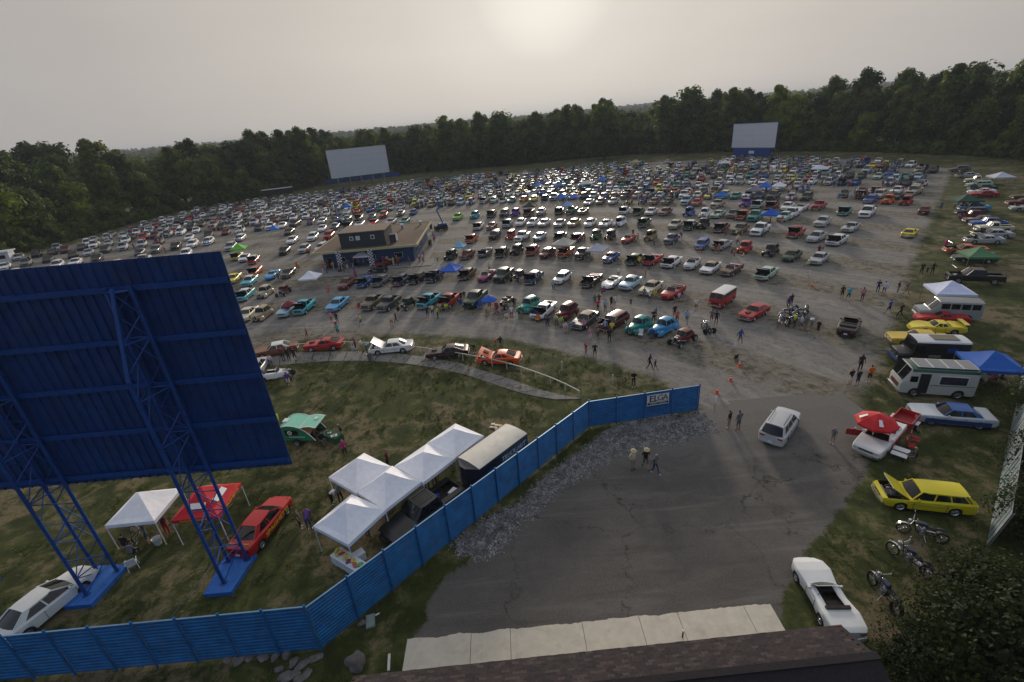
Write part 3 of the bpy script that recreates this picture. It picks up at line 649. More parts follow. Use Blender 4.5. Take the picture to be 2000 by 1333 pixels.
q = at(760, 1295); mb = MB(); mb.box((0, 0, .04), (.12, .8, .07), WOODW); mb.box((.02, .2, .085), (.10, .2, .02), WOODW); o = mb.obj('wooden_board', None, (q.x, q.y, 0), .15); tag(o, 'pale wooden board lying at the left end of the slabs', 'board')

# ------------------------------------------------------------------ trees
def leafmat(name, c, tr=.3):
    m, t, b = newmat(name); L = t.links.new
    oi = N(t, 'ShaderNodeObjectInfo'); geo = N(t, 'ShaderNodeNewGeometry'); nz = N(t, 'ShaderNodeTexNoise', i_Scale=.35, i_Detail=4.0); L(geo.outputs['Position'], nz.inputs['Vector'])
    mr = N(t, 'ShaderNodeMapRange'); mr.inputs['From Min'].default_value = .3; mr.inputs['From Max'].default_value = .7; mr.inputs['To Min'].default_value = .4; mr.inputs['To Max'].default_value = 1.7; L(nz.outputs['Fac'], mr.inputs['Value'])
    a = N(t, 'ShaderNodeVectorMath', operation='MULTIPLY'); a.inputs[0].default_value = c; L(oi.outputs['Color'], a.inputs[1])
    s = N(t, 'ShaderNodeVectorMath', operation='SCALE'); L(a.outputs[0], s.inputs[0]); L(mr.outputs['Result'], s.inputs['Scale'])
    L(s.outputs[0], b.inputs['Base Color']); b.inputs['Roughness'].default_value = .65; b.inputs['Specular IOR Level'].default_value = .25
    tl = N(t, 'ShaderNodeBsdfTranslucent'); s2 = N(t, 'ShaderNodeVectorMath', operation='MULTIPLY'); L(s.outputs[0], s2.inputs[0]); s2.inputs[1].default_value = (1.5, 1.5, .5); L(s2.outputs[0], tl.inputs['Color'])
    mx = N(t, 'ShaderNodeMixShader', i_Fac=tr); L(b.outputs[0], mx.inputs[1]); L(tl.outputs[0], mx.inputs[2]); L(mx.outputs[0], t.nodes['Material Output'].inputs['Surface'])
    return m
LEAF = leafmat('leaves', (.064, .098, .022), .42); BARK = mat('bark', (.05, .04, .03), .95, 0, 0, .3, 4)
def crown_mb(seed, h, w, nb, nl, ls, narrow=False, core=.70):
    r = random.Random(seed); mb = MB(); lobes = []
    for k in range(nb):
        t = (k + .5) / nb; z = h * (.22 + .74 * t); prof = math.sin(PI * min(1, max(0, (t * .86 + .12)))) ** .6
        a = k * 2.4 + r.uniform(-.5, .5); rad = w * .5 * prof * r.uniform(.35, .78); lr = w * r.uniform(.17, .29) * (.75 + .4 * prof)
        lobes.append((Vector((rad * math.cos(a), rad * math.sin(a), z)), lr))
    for c, lr in lobes:
        bm = bmesh.new(); bmesh.ops.create_icosphere(bm, subdivisions=1, radius=lr * core)
        for v in bm.verts: v.co *= r.uniform(.75, 1.1)
        mb.add([c + v.co for v in bm.verts], [[v.index for v in f.verts] for f in bm.faces], LEAF); bm.free()
        for i in range(nl):
            u = r.uniform(-1, 1); t = r.uniform(0, 6.283); q = math.sqrt(1 - u * u); d = Vector((q * math.cos(t), q * math.sin(t), u))
            if d.z < -.5 and r.random() < .6: continue
            rr_ = lr * (r.uniform(.72, 1.16) + (.25 * r.random() if r.random() < .12 else 0)); p = c + Vector((d.x * rr_, d.y * rr_, d.z * rr_ * .92)); s = ls * r.uniform(.6, 1.35)
            n = (d + Vector((r.uniform(-.7, .7), r.uniform(-.7, .7), r.uniform(-.3, .9)))).normalized(); a_ = n.orthogonal().normalized(); a_ = (Matrix.Rotation(r.uniform(0, 6.28), 3, n) @ a_); b_ = n.cross(a_)
            mb.add([p + a_ * s, p + b_ * s * .62 + n * s * .12, p - a_ * s * .9, p - b_ * s * .62 - n * s * .1], [(0, 1, 2, 3)], LEAF)
    return mb, lobes
def trunk_mb(seed, h, w, lobes):
    r = random.Random(seed); mb = MB(); pts = [Vector((0, 0, 0)), Vector((r.uniform(-.2, .2), r.uniform(-.2, .2), h * .3)), Vector((r.uniform(-.4, .4), r.uniform(-.4, .4), h * .6)), Vector((0, 0, h * .88))]
    rad = [h * .02, h * .015, h * .010, h * .004]
    for i in range(3): mb.tube(pts[i], pts[i + 1], rad[i], BARK, 7, rad[i + 1], caps=False)
    for c, lr in lobes:
        base = pts[1].lerp(pts[3], max(0, min(1, (c.z / h - .35) * .9))); mb.tube(base, c, h * .006, BARK, 5, h * .002, caps=False)
    return mb
TP = []
for i, (h, w, nb, nl, ls) in enumerate(((24, 13, 15, 190, .62), (28, 12, 16, 190, .62), (20, 14, 15, 180, .62), (26, 9.5, 14, 180, .55), (16, 11, 12, 170, .5), (9, 9, 9, 150, .40), (22, 16, 18, 180, .66))):
    c, lb = crown_mb(50 + i, h, w, nb, nl, ls); TP.append((c.mesh('crown'), trunk_mb(80 + i, h, w, lb).mesh('trunk'), h, w))
_nc, _nl = crown_mb(77, 4.2, 5.4, 22, 420, .085, core=.35); _nt = trunk_mb(78, 4.2, 5.4, _nl)
TP.append((_nc.mesh('crown'), _nt.mesh('trunk'), 4.2, 5.4))
TONES = [('dark green', (.55, .64, .68, 1)), ('olive green', (1.35, 1.15, .75, 1)), ('mid green', (.95, 1.0, .85, 1)), ('yellow green', (1.9, 1.65, .7, 1)), ('deep green', (.38, .48, .52, 1))]
treelog = []
def tree(k, x, y, sc=1.0, tone=None, z=0.0, wide=1.0):
    c, t, h, w = TP[k]; tone = rnd.choice(range(5)) if tone is None else tone
    o = empty('tree', (x, y, z), rnd.uniform(0, 6.28)); o.scale = (sc * wide, sc * wide, sc)
    a = mesh_obj('crown', c, o); a.color = TONES[tone][1]; mesh_obj('trunk', t, o)
    treelog.append([o, x, y, h * sc, tone, k]); return o
def edge_pts(poly, step):
    P = [Vector((*p, 0)) for p in poly]; out_ = []
    L_ = sum((b_ - a).length for a, b_ in zip(P[:-1], P[1:])); return resample(P, max(1, int(L_ / step)))
LEFTE = [(-152, 118), (-141, 132), (-139, 160), (-140, 190), (-136, 212), (-120, 232), (-104, 258), (-98, 280), (-70, 300), (-30, 300), (8, 296), (45, 300), (84, 298)]
RIGHTE = [(84, 298), (120, 262), (140, 236), (156, 205), (162, 175), (165, 150), (150, 128), (128, 105), (108, 84), (88, 66), (74, 52), (62, 43)]
nT = 0
for bi, (E_, dirn) in enumerate(((LEFTE, -1), (RIGHTE, 1))):
    pts = edge_pts(E_, 8.0)
    for i, p in enumerate(pts):
        q = pts[min(i + 1, len(pts) - 1)] - pts[max(i - 1, 0)]; nn = Vector((-q.y, q.x, 0)).normalized()
        if nn.dot(p - Vector((0, 150, 0))) < 0: nn = -nn
        for row in range(4):
            if row == 3 and i % 2: continue
            off = row * 9.5 + rnd.uniform(-2.5, 2.5) + (0 if row else 1); pos = p + nn * off + q.normalized() * rnd.uniform(-3, 3)
            far = p.y > 235
            if row == 0: k = rnd.choice((4, 5, 5, 4, 2) if rnd.random() < .75 else (3,)); sc = rnd.uniform(.75, 1.15)
            elif row == 1: k = rnd.choice((4, 2, 3, 0, 6)); sc = rnd.uniform(.75, 1.0)
            else: k = rnd.choice((0, 1, 3, 6, 2, 1)); sc = rnd.choice((.68, .85, .95, 1.05)) * rnd.uniform(.93, 1.08)
            if bi == 1 and row: sc *= 1.03 if p.y > 120 else .95
            if bi == 1 and p.y < 70 and row == 0: k = 5
            pp = proj(pos.x, pos.y, 8)
            if pp is None or not (-150 < pp[0] < 2150): continue
            tone = rnd.choice((0, 4, 2, 0, 1, 2) if row else (1, 3, 2, 1, 0))
            tree(k, pos.x, pos.y, sc, tone)
# tall trees that stand out above the others in the photograph
for (px, by, ty, k) in ((110, 410, 277, 1), (150, 410, 283, 0), (35, 400, 298, 0), (600, 330, 248, 1), (880, 310, 236, 0), (1050, 285, 218, 1), (1345, 270, 178, 6), (1300, 275, 186, 1), (1440, 265, 183, 0), (1180, 285, 210, 6), (1810, 240, 140, 1), (1880, 250, 132, 6), (1945, 260, 142, 0), (1760, 240, 152, 0), (980, 295, 225, 6)):
    p = at(px, by); hh = z_on(p, ty); c, t, h, w = TP[k]
    while p.length > 300: p *= .93; hh = z_on(p, ty)
    if hh < 40: tree(k, p.x, p.y, max(.6, hh / h), 0 if px < 200 or px > 1700 else 2)
# bushes and crowns close below the viewer, right corner
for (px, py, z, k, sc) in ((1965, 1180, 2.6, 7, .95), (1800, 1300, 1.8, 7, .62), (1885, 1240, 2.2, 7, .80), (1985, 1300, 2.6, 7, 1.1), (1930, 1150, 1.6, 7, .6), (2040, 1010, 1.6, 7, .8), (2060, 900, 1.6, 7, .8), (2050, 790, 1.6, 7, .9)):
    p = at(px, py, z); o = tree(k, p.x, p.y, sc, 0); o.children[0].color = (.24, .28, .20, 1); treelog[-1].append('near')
# far woods to the horizon: one mass
fm = MB(); pr = random.Random(5)
small = [crown_mb(200 + i, 16, 13, 9, 70, 1.3)[0] for i in range(4)]
smesh = [s_.mesh('far_crown') for s_ in small]
verts = []; 
ptsl = []
for i in range(60000):
    rr_ = 310 + (3400 - 310) * pr.random() ** 1.25; az = pr.uniform(-62, 60); x = rr_ * math.sin(R_(az)); y = 40 + rr_ * math.cos(R_(az))
    if min(x + 175, 1e9) > 0 and x < 185 and y < 330: continue
    if len(ptsl) >= 9000: break
    if rr_ < 900 or pr.random() < .45: ptsl.append((x, y, far_h(x, y)))
# a modest joined mesh of instanced crowns through geometry nodes
def scatter(name, pts, meshes, smin, smax, seed, m):
    me = D.meshes.new(name); me.from_pydata(pts, [], []); o = mesh_obj(name, me)
    hid = []
    ng = D.node_groups.new(name + '_nodes', 'GeometryNodeTree'); ng.interface.new_socket('Geometry', in_out='INPUT', socket_type='NodeSocketGeometry'); ng.interface.new_socket('Geometry', in_out='OUTPUT', socket_type='NodeSocketGeometry')
    gi = ng.nodes.new('NodeGroupInput'); go = ng.nodes.new('NodeGroupOutput'); L = ng.links.new
    g2i = ng.nodes.new('GeometryNodeGeometryToInstance')
    for mm in meshes:
        ob = D.objects.new('seed_' + mm.name, mm); oi = ng.nodes.new('GeometryNodeObjectInfo'); oi.inputs['Object'].default_value = ob; L(oi.outputs['Geometry'], g2i.inputs[0])
    ip = ng.nodes.new('GeometryNodeInstanceOnPoints'); L(gi.outputs[0], ip.inputs['Points']); L(g2i.outputs[0], ip.inputs['Instance']); ip.inputs['Pick Instance'].default_value = True
    ri = ng.nodes.new('FunctionNodeRandomValue'); ri.data_type = 'INT'; ri.inputs[4].default_value = 0; ri.inputs[5].default_value = len(meshes) - 1; ri.inputs['Seed'].default_value = seed; L(ri.outputs[2], ip.inputs['Instance Index'])
    rz = ng.nodes.new('FunctionNodeRandomValue'); rz.data_type = 'FLOAT_VECTOR'; rz.inputs[0].default_value = (0, 0, 0); rz.inputs[1].default_value = (0, 0, 6.28); rz.inputs['Seed'].default_value = seed + 1; L(rz.outputs[0], ip.inputs['Rotation'])
    rs = ng.nodes.new('FunctionNodeRandomValue'); rs.data_type = 'FLOAT'; rs.inputs[2].default_value = smin; rs.inputs[3].default_value = smax; rs.inputs['Seed'].default_value = seed + 2; L(rs.outputs[1], ip.inputs['Scale'])
    L(ip.outputs[0], go.inputs[0]); md = o.modifiers.new('scatter', 'NODES'); md.node_group = ng; return o
fo = scatter('distant_woods', ptsl, smesh, .75, 1.25, 3, LEAF); fo.color = (.8, .9, .85, 1); tag(fo, 'unbroken woods fading into haze towards the horizon', 'woods', None, 'stuff')
# low undergrowth at the edge of the woods
ug = []
for E_ in (LEFTE, RIGHTE):
    for p in edge_pts(E_, 1.1):
        if p.y < 60: continue
        for _ in range(2): ug.append((p.x + pr.uniform(-3.5, 3.5), p.y + pr.uniform(-3.5, 3.5), -1.2))
bush = [crown_mb(300 + i, 4.2, 4.6, 5, 60, .42)[0].mesh('shrub') for i in range(3)]
fo = scatter('undergrowth', ug, bush, .6, 1.3, 9, LEAF); fo.color = (1.15, 1.1, .8, 1); tag(fo, 'low leafy undergrowth along the foot of the trees', 'undergrowth', None, 'stuff')
# tufts of grass
def tuft(seed):
    r = random.Random(seed); mb = MB()
    for i in range(14):
        a = r.uniform(0, 6.28); d = Vector((math.cos(a), math.sin(a), 0)); s = r.uniform(.02, .12); p = d * r.uniform(0, .14); mb.add([p - d.cross(Vector((0, 0, 1))) * .012, p + d.cross(Vector((0, 0, 1))) * .012, p + d * s + Vector((0, 0, r.uniform(.05, .15)))], [(0, 1, 2)], GRASSM)
    return mb.mesh('tuft')
GRASSM = leafmat('grass_blades', (.075, .095, .022), .2)
tf = []; LP = np.array(LOT)
Q = np.stack([np.random.RandomState(8).uniform(-34, 44, 26000), np.random.RandomState(9).uniform(13, 62, 26000)], 1)
dl = seg_sd(Q, LOT); da = seg_sd(Q, ASPH); dr = seg_sd(Q, ROCKS)
for (x, y), a, b_, c in zip(Q, dl, da, dr):
    if a > -.4 or b_ > -.1 or (c > -.1 and rnd.random() < .95): continue
    if -6.8 < x < 12 and y < 16.2: continue
    nn = gnoise(x, y, .35)
    if nn > -.1 + .5 * rnd.random() or rnd.random() < .12: tf.append((x, y, 0))
fo = scatter('grass_tufts', tf, [tuft(i) for i in range(4)], .7, 1.7, 21, GRASSM); tag(fo, 'scattered tufts of rough grass over the near lawns', 'grass', None, 'stuff')
# one closed box of hazy air around the whole scene
hz = MB(); hz.box((0, 2450, 34), (9000, 5400, 70), None)
HM = D.materials.new('haze_air'); HM.use_nodes = True; ht = HM.node_tree; ht.nodes.clear()
pv_ = N(ht, 'ShaderNodeVolumePrincipled', i_Density=HAZE if 'HAZE' in globals() else .0002); pv_.inputs['Color'].default_value = (.86, .90, .97, 1); pv_.inputs['Anisotropy'].default_value = 0.0
ho = N(ht, 'ShaderNodeOutputMaterial'); ht.links.new(pv_.outputs[0], ho.inputs['Volume'])
hz.mats = [HM]; ob = hz.obj('haze'); ob['kind'] = 'stuff'; ob['label'] = 'thin warm evening haze over field and woods'
HM.cycles.homogeneous_volume = True
# ------------------------------------------------------------------ cars
# spec: stations (x, half width, shoulder z, middle z), cabin (base front, roof front, roof rear, base rear, belt z, roof z, half width base, half width roof, C pillar share)
def wheel_mb(r, w, white=False, steel=RIM):
    t = MB(); n = 14
    rings = []
    for y, rr_ in ((-w / 2, r * .62), (-w / 2, r * .93), (-w * .35, r), (w * .35, r), (w / 2, r * .93), (w / 2, r * .62)):
        rings.append([(rr_ * math.cos(2 * PI * i / n), y, rr_ * math.sin(2 * PI * i / n)) for i in range(n)])
    t.rings(rings, TYRE)
    rm = MB(); y = w / 2 - .01
    if white: rm.rings([[(r * k * math.cos(2 * PI * i / n), y + .012, r * k * math.sin(2 * PI * i / n)) for i in range(n)] for k in (.90, .66)], WHITEPL, smooth=False)
    rm.rings([[(r * k * math.cos(2 * PI * i / n), yy, r * k * math.sin(2 * PI * i / n)) for i in range(n)] for k, yy in ((.64, y + .006), (.56, y - .03), (.20, y - .015), (.16, y + .02), (.01, y + .025))], steel, smooth=False)
    for i in range(5):
        a = 2 * PI * i / 5; rm.box((r * .38 * math.cos(a), y - .005, r * .38 * math.sin(a)), (r * .36, .02, r * .10), steel, ry=-a)
    return t, rm
def interp(st, x):
    for a, b_ in zip(st[:-1], st[1:]):
        if x <= b_[0] + 1e-9: t = (x - a[0]) / max(1e-9, b_[0] - a[0]); return tuple(a[i] + (b_[i] - a[i]) * t for i in range(1, 4))
    return st[-1][1:]
CARS = {}
def car_parts(S):
    """returns {part: (MB, parent or None)} for one kind of car; x forward, origin on the ground"""
    P = {}; st = S['st']; wx = S['wx']; R = S.get('R', .37); wr = S.get('wr', .33); zb = S.get('zb', .24)
    xs = set(x for x, *_ in st)
    x0, x1 = st[0][0], st[-1][0]; n_ = 14
    for i in range(n_ + 1): xs.add(x0 + (x1 - x0) * i / n_)
    opens = S.get('open', [])          # (xa, xb, kind)
    for a, b_, k in opens: xs |= {a, b_}
    if S.get('fend') is None:
        for w in wx:
            for k in (-1.002, -.998, -.8, -.45, 0, .45, .8, .998, 1.002): xs.add(w + R * k)
    xs = sorted(x for x in xs if x0 - 1e-6 <= x <= x1 + 1e-6)
    rings = []
    for x in xs:
        w, zs, zt = interp(st, x); b_ = zb
        e0 = (x - x0) / .5; e1 = (x1 - x) / .5; b_ += .14 * max(0, 1 - min(e0, e1)) ** 2
        za = 0
        if S.get('fend') is None:
            for q in wx:
                if abs(x - q) < R: za = max(za, wr + math.sqrt(R * R - (x - q) ** 2))
        z2 = max(b_ + .05, za); z1 = max(b_, za); z3 = max(b_ + (zs - b_) * .52, za + .02)
        rings.append([(x, 0, b_), (x, w * .78, z1), (x, w * .97, z2), (x, w * 1.0, z3), (x, w * .985, max(zs - .06, z3 + .01)), (x, w * .93, max(zs, z3 + .02)), (x, w * .52, max(zt, z3 - .1)), (x, 0, zt)])
    body = MB(); vs = []; m_ = len(rings); idx = []
    for r in rings:
        row = []
        for p in r: row.append(len(vs)); vs.append(p)
        row2 = [row[0]]
        for p in r[1:-1]: row2.append(len(vs)); vs.append((p[0], -p[1], p[2]))
        row2.append(row[-1]); idx.append((row, row2))
    low = S.get('lowmat'); lm = {'white': WHITEP}.get(low, PAINT)
    hoodf = []; trunkf = []
    for i in range(m_ - 1):
        xm = (xs[i] + xs[i + 1]) / 2
        for side in (0, 1):
            A_, B_ = idx[i][side], idx[i + 1][side]
            for j in range(7):
                f = (A_[j], B_[j], B_[j + 1], A_[j + 1]) if side == 0 else (A_[j + 1], B_[j + 1], B_[j], A_[j])
                kind = None
                if j >= 5:
                    for a, b_, k in opens:
                        if a < xm < b_: kind = k if (j == 6 or k in ('tub', 'bed')) else ('hoodc' if k == 'hood' else None)
                if kind == 'hoodc': kind = 'hood'
                if kind == 'hood': hoodf.append([vs[q] for q in f]); continue
                if kind in ('tub', 'bed') and j == 5: kind = None
                if kind in ('tub', 'bed'): continue
                body.add([vs[q] for q in f], [(0, 1, 2, 3)], DARK if j == 0 else (lm if j < 3 and low else PAINT), True)
    for (row, row2), flip in ((idx[0], False), (idx[-1], True)):
        ring = [vs[q] for q in row] + [vs[q] for q in row2[1:-1][::-1]]; body.add(ring, [tuple(range(len(ring)))[::(-1 if flip else 1)]], PAINT)
    # weld so the shading runs over the panels
    P['body'] = (body, None)
    for a, b_, k in opens:
        w, zs, zt = interp(st, (a + b_) / 2)
        if k == 'hood':
            zl = zs - .38; tb = MB(); ww = w * .86
            wf = interp(st, b_)[0] * .86; wr_ = interp(st, a)[0] * .86
            q = [(a, -wr_, zl), (b_, -wf, zl), (b_, wf, zl), (a, wr_, zl)]; up = [(a, -wr_, interp(st, a)[1]), (b_, -wf, interp(st, b_)[1]), (b_, wf, interp(st, b_)[1]), (a, wr_, interp(st, a)[1])]
            tb.add(q + up, [(0, 1, 2, 3), (0, 4, 5, 1), (1, 5, 6, 2), (2, 6, 7, 3), (3, 7, 4, 0)], DARK)
            xc = (a + b_) / 2 - .05; tb.box((xc, 0, zs - .26), (min(.8, b_ - a - .25), ww * .75, .22), ENGINE); tb.tube((xc, 0, zs - .18), (xc, 0, zs - .06), .19, CHROME, 10)
            for s in (-1, 1): tb.box((xc, s * ww * .42, zs - .16), (min(.6, b_ - a - .4), .12, .1), CHROME)
            tb.box((b_ - .07, 0, zs - .22), (.08, ww * 1.2, .3), STEEL); tb.box((a + .2, ww * .7, zs - .2), (.22, .18, .16), DARK)
            P['engine'] = (tb, None)
            hm = MB(); th = .035
            for f in hoodf:
                hm.add(f, [(0, 1, 2, 3)], S.get('hoodmat', PAINT), True); hm.add([(p[0], p[1], p[2] - th) for p in f], [(3, 2, 1, 0)], DARK)
            hm.box((b_ - .01, 0, interp(st, b_)[2] - .02), (.02, wf * 1.9, .035), CHROME if S.get('era') else PAINT)
            if S.get('scoop'): hm.box((xc, 0, interp(st, xc)[2] + .05), (.6, .42, .12), DARK)
            P['hood'] = (hm, None); S['hinge'] = (a, interp(st, a)[2])
        if k == 'bed':
            zl = S.get('bedz', zs - .5); ww = w * .80; tb = MB()
            q = [(a, -ww, zl), (b_, -ww, zl), (b_, ww, zl), (a, ww, zl)]; up = [(p[0], p[1] * 1.02, zs + .005) for p in q]
            tb.add(q + up, [(0, 1, 2, 3), (0, 4, 5, 1), (1, 5, 6, 2), (2, 6, 7, 3), (3, 7, 4, 0)], S.get('bedmat', DARK))
            for s in (-1, 1): tb.box(((a + b_) / 2, s * w * .87, zs - .0), (b_ - a + .04, w * .16, .05), PAINT)
            tb.box((a - .02, 0, zs - .0), (.07, w * 1.86, .05), PAINT)
            for i in range(6): tb.box(((a + b_) / 2, (-.6 + i * .24) * ww / .75, zl + .01), (b_ - a - .05, .05, .02), S.get('bedmat', DARK))
            P['bed'] = (tb, None)
        if k == 'tub':
            zl = zs - .52; ww = w * .84; tb = MB(); im = S.get('int', INTER)
            q = [(a, -ww, zl), (b_, -ww, zl), (b_, ww, zl), (a, ww, zl)]; up = [(p[0], p[1] * 1.0, zs + .005) for p in q]
            tb.add(q + up, [(0, 1, 2, 3), (0, 4, 5, 1), (1, 5, 6, 2), (2, 6, 7, 3), (3, 7, 4, 0)], im)
            for s in (-1, 1): tb.box(((a + b_) / 2, s * w * .885, zs - .0), (b_ - a, w * .11, .04), PAINT)
            tb.box((b_ - .18, 0, zs - .10), (.3, ww * 1.9, .16), DARK); P['cockpit'] = (tb, None)
            seats = [b_ - 1.15] + ([b_ - 1.95] if b_ - a > 2.0 else [])
            for x in seats:
                sb = MB(); sb.box((x + .15, 0, zl + .22), (.5, ww * 1.75, .2), im); sb.box((x - .18, 0, zl + .45), (.16, ww * 1.75, .52), im, ry=-.15); P.setdefault('seat', []) if False else None
                P['seat' + ('' if x == seats[0] else '~2')] = (sb, None)
            wm = MB(); xx = b_ - .55; 
            for i in range(10): wm.tube((xx + .03 * math.sin(.6 * i), .36 + .18 * math.cos(2 * PI * i / 10), zs - .02 + .16 * math.sin(2 * PI * i / 10)), (xx, .36 + .18 * math.cos(2 * PI * (i + 1) / 10), zs - .02 + .16 * math.sin(2 * PI * (i + 1) / 10)), .014, DARK, 4)
            P['steering_wheel'] = (wm, None)
            if S.get('boot'):
                rb = MB(); rb.box((a + .2, 0, zs + .05), (.55, ww * 1.9, .2), S['boot']); P['folded_top'] = (rb, None)
    c = S.get('cab')
    if c:
        bf, rf_, rr_, br, zbelt, zr, wb, wf_, cp = c; roofm = S.get('roofmat', PAINT); zbf = zbelt; zbr = S.get('beltr', zbelt)
        def side(t, up, s, out_=0.0):   # a point of the side glass: t 0 front..1 rear, up 0 belt..1 roof
            a = Vector((bf + (br - bf) * t, wb, zbf + (zbr - zbf) * t - .02)); b__ = Vector((rf_ + (rr_ - rf_) * t, wf_, zr - .03)); p = a.lerp(b__, up); p.y += out_ + .05 * math.sin(PI * up) ; p.y *= s; return p
        ws = MB(); ns_ = 4
        for nm, xb, xr, zb__ in (('windshield', bf, rf_, zbf), ('rear_window', br, rr_, zbr)):
            g = MB(); sg_ = 1 if nm == 'windshield' else -1; bot = []; top = []
            for i in range(ns_ + 1):
                y = -1 + 2 * i / ns_; bul = .10 * (1 - y * y) * sg_; bot.append((xb + bul, y * (wb - .07), zb__)); top.append((xr + bul * .6, y * (wf_ - .06), zr - .05 + .02 * (1 - y * y)))
            g.rings([bot, top], GLASS, closed=False, smooth=True); P[nm] = (g, None)
        hasroof = S.get('roof', True)
        if hasroof:
            for s in (1, -1):
                g = MB(); g.add([side(.0, 0, s), side(1 - cp * .8, 0, s), side(1 - cp, .97, s), side(.03, .97, s)], [(0, 1, 2, 3) if s > 0 else (3, 2, 1, 0)], GLASS); P['side_window' + ('' if s > 0 else '~2')] = (g, None)
            rb = MB(); grid = []; nu, nv = 6, 6; crown = S.get('crown', .05)
            for i in range(nu + 1):
                t = i / nu; x = rf_ + (rr_ - rf_) * t + (.05 if i == 0 else 0) - (.05 if i == nu else 0); row = []
                for j in range(nv + 1):
                    y = -1 + 2 * j / nv; row.append((x, y * (wf_ + .03 - (.06 if i in (0, nu) else 0)), zr - .02 + crown * (1 - abs(y) ** 2.4) * (.45 + .55 * math.sin(PI * min(1, max(0, .12 + t * .8))))))
                grid.append(row)
            rb.rings(grid, roofm, closed=False, smooth=True)
            edge = [grid[0][j] for j in range(nv + 1)] + [grid[i][nv] for i in range(1, nu + 1)] + [grid[nu][j] for j in range(nv - 1, -1, -1)] + [grid[i][0] for i in range(nu - 1, 0, -1)]
            rb.rings([[(p[0], p[1], p[2]) for p in edge], [(p[0], p[1] * 1.01, zr - .09) for p in edge]], roofm, closed=True, smooth=False)
            for s in (1, -1):
                rb.beam(side(0, -.02, s, .0), side(0.0, 1, s), .06, .05, roofm, up=(0, 1, 0))
                q = [side(1 - cp * .8, 0, s, .015), side(1, -.02, s, .015), side(1, .99, s, .015), side(1 - cp, .99, s, .015)]; inn = [Vector((p.x - (.04 if k in (1, 2) else 0), p.y - s * .08, p.z)) for k, p in enumerate(q)]
                rb.add(q + inn, [(0, 1, 2, 3), (1, 5, 6, 2), (4, 7, 6, 5), (0, 3, 7, 4)] if s > 0 else [(3, 2, 1, 0), (2, 6, 5, 1), (5, 6, 7, 4), (4, 7, 3, 0)], roofm)
                rb.beam(Vector((br, s * (wb - .03), zbr)), Vector((rr_, s * (wf_ - .03), zr - .04)), .10, .06, roofm, up=(0, 1, 0))
                for t in S.get('bp', (.45,)): rb.beam(side(t, 0, s, .012), side(t - .02, .98, s, .012), .07, .03, S.get('pilmat', roofm), up=(0, 1, 0))
                tr = MB()
            P['roof'] = (rb, None)
            if S.get('rack'):
                for s in (1, -1): rk = MB(); rk.beam((rf_ - .2, s * wf_ * .85, zr + .09), (rr_ + .15, s * wf_ * .85, zr + .09), .035, .03, DARK); P['roof_rail' + ('' if s > 0 else '~2')] = (rk, None)
        else:
            fr = MB()
            for s in (1, -1): fr.beam((bf, s * (wb - .06), zbf), (rf_, s * (wf_ - .06), zr), .05, .04, CHROME, up=(0, 1, 0))
            fr.beam((rf_, -wf_ + .06, zr), (rf_, wf_ - .06, zr), .05, .04, CHROME); P['windshield_frame'] = (fr, None)
            P.pop('rear_window', None)
    # 40s fenders
    if S.get('fend'):
        fw, fl, fh = S['fend']; w_ = S['fy']
        for i, x in enumerate(wx):
            for s in (1, -1):
                f = MB(); f.ell((x + (.06 if i else -.04), s * w_, .30), (fl, fw, fh), PAINT, 14, 10, z0=-.12); P['fender' + ('' if (i, s) == (0, 1) else '~%d%d' % (i, s + 1))] = (f, None)
        rbm = MB()
        for s in (1, -1): rbm.box(((wx[0] + wx[1]) / 2, s * (w_ - .02), .33), (wx[1] - wx[0] - fl * .9, .3, .05), PAINT)
        P['running_boards'] = (rbm, None)
    wt, wrim = wheel_mb(wr, S.get('ww', .21), S.get('whitewall', False), CHROME if S.get('era') else RIM)
    k = 0
    for i, x in enumerate(wx):
        for s in (1, -1):
            yw = S.get('wy', st[len(st) // 2][1] - .16); wri = S.get('rw', {}).get(i)
            if wri: wt2, wr2 = wheel_mb(wri, S.get('ww', .21) * 1.3, False); rr2 = wri
            else: wt2, wr2, rr2 = wt, wrim, wr
            M = Matrix.Translation((x, s * yw, rr2)) @ (Matrix.Identity(4) if s > 0 else Matrix.Rotation(PI, 4, 'Z'))
            a = MB(); a.join(wt2, M); b_ = MB(); b_.join(wr2, M); nm = 'wheel' + ('' if k == 0 else '~%d' % k); P[nm] = (a, None); P['rim' + ('' if k == 0 else '~%d' % k)] = (b_, nm); k += 1
    # ends
    wF, zF, tF = interp(st, x1); wB, zB, tB = interp(st, x0); era = S.get('era'); lw = S.get('lights', 'quad')
    if S.get('ends', True):
        g = MB(); gz = S.get('gz', zF - .16); gw = S.get('gw', .66)
        g.box((x1 + .005, 0, gz), (.03, wF * 2 * gw, S.get('gh', .16)), DARK)
        for i in range(3): g.box((x1 + .02, 0, gz + (i - 1) * .05), (.02, wF * 2 * gw, .014), CHROME if era else DARK)
        P['grille'] = (g, None)
        for nm, xx, ww, s, zz in (('front_bumper', x1, wF, 1, .42), ('rear_bumper', x0, wB, -1, .46)):
            b_ = MB(); pts = [(xx - s * .16, -ww * 1.02, zz), (xx + s * .05, -ww * .93, zz), (xx + s * .11, -ww * .4, zz), (xx + s * .11, ww * .4, zz), (xx + s * .05, ww * .93, zz), (xx - s * .16, ww * 1.02, zz)]
            for p, q in zip(pts[:-1], pts[1:]): b_.beam(p, q, .05, .15 if era else .2, CHROME if era else PAINT)
            P[nm] = (b_, None)
        k = 0
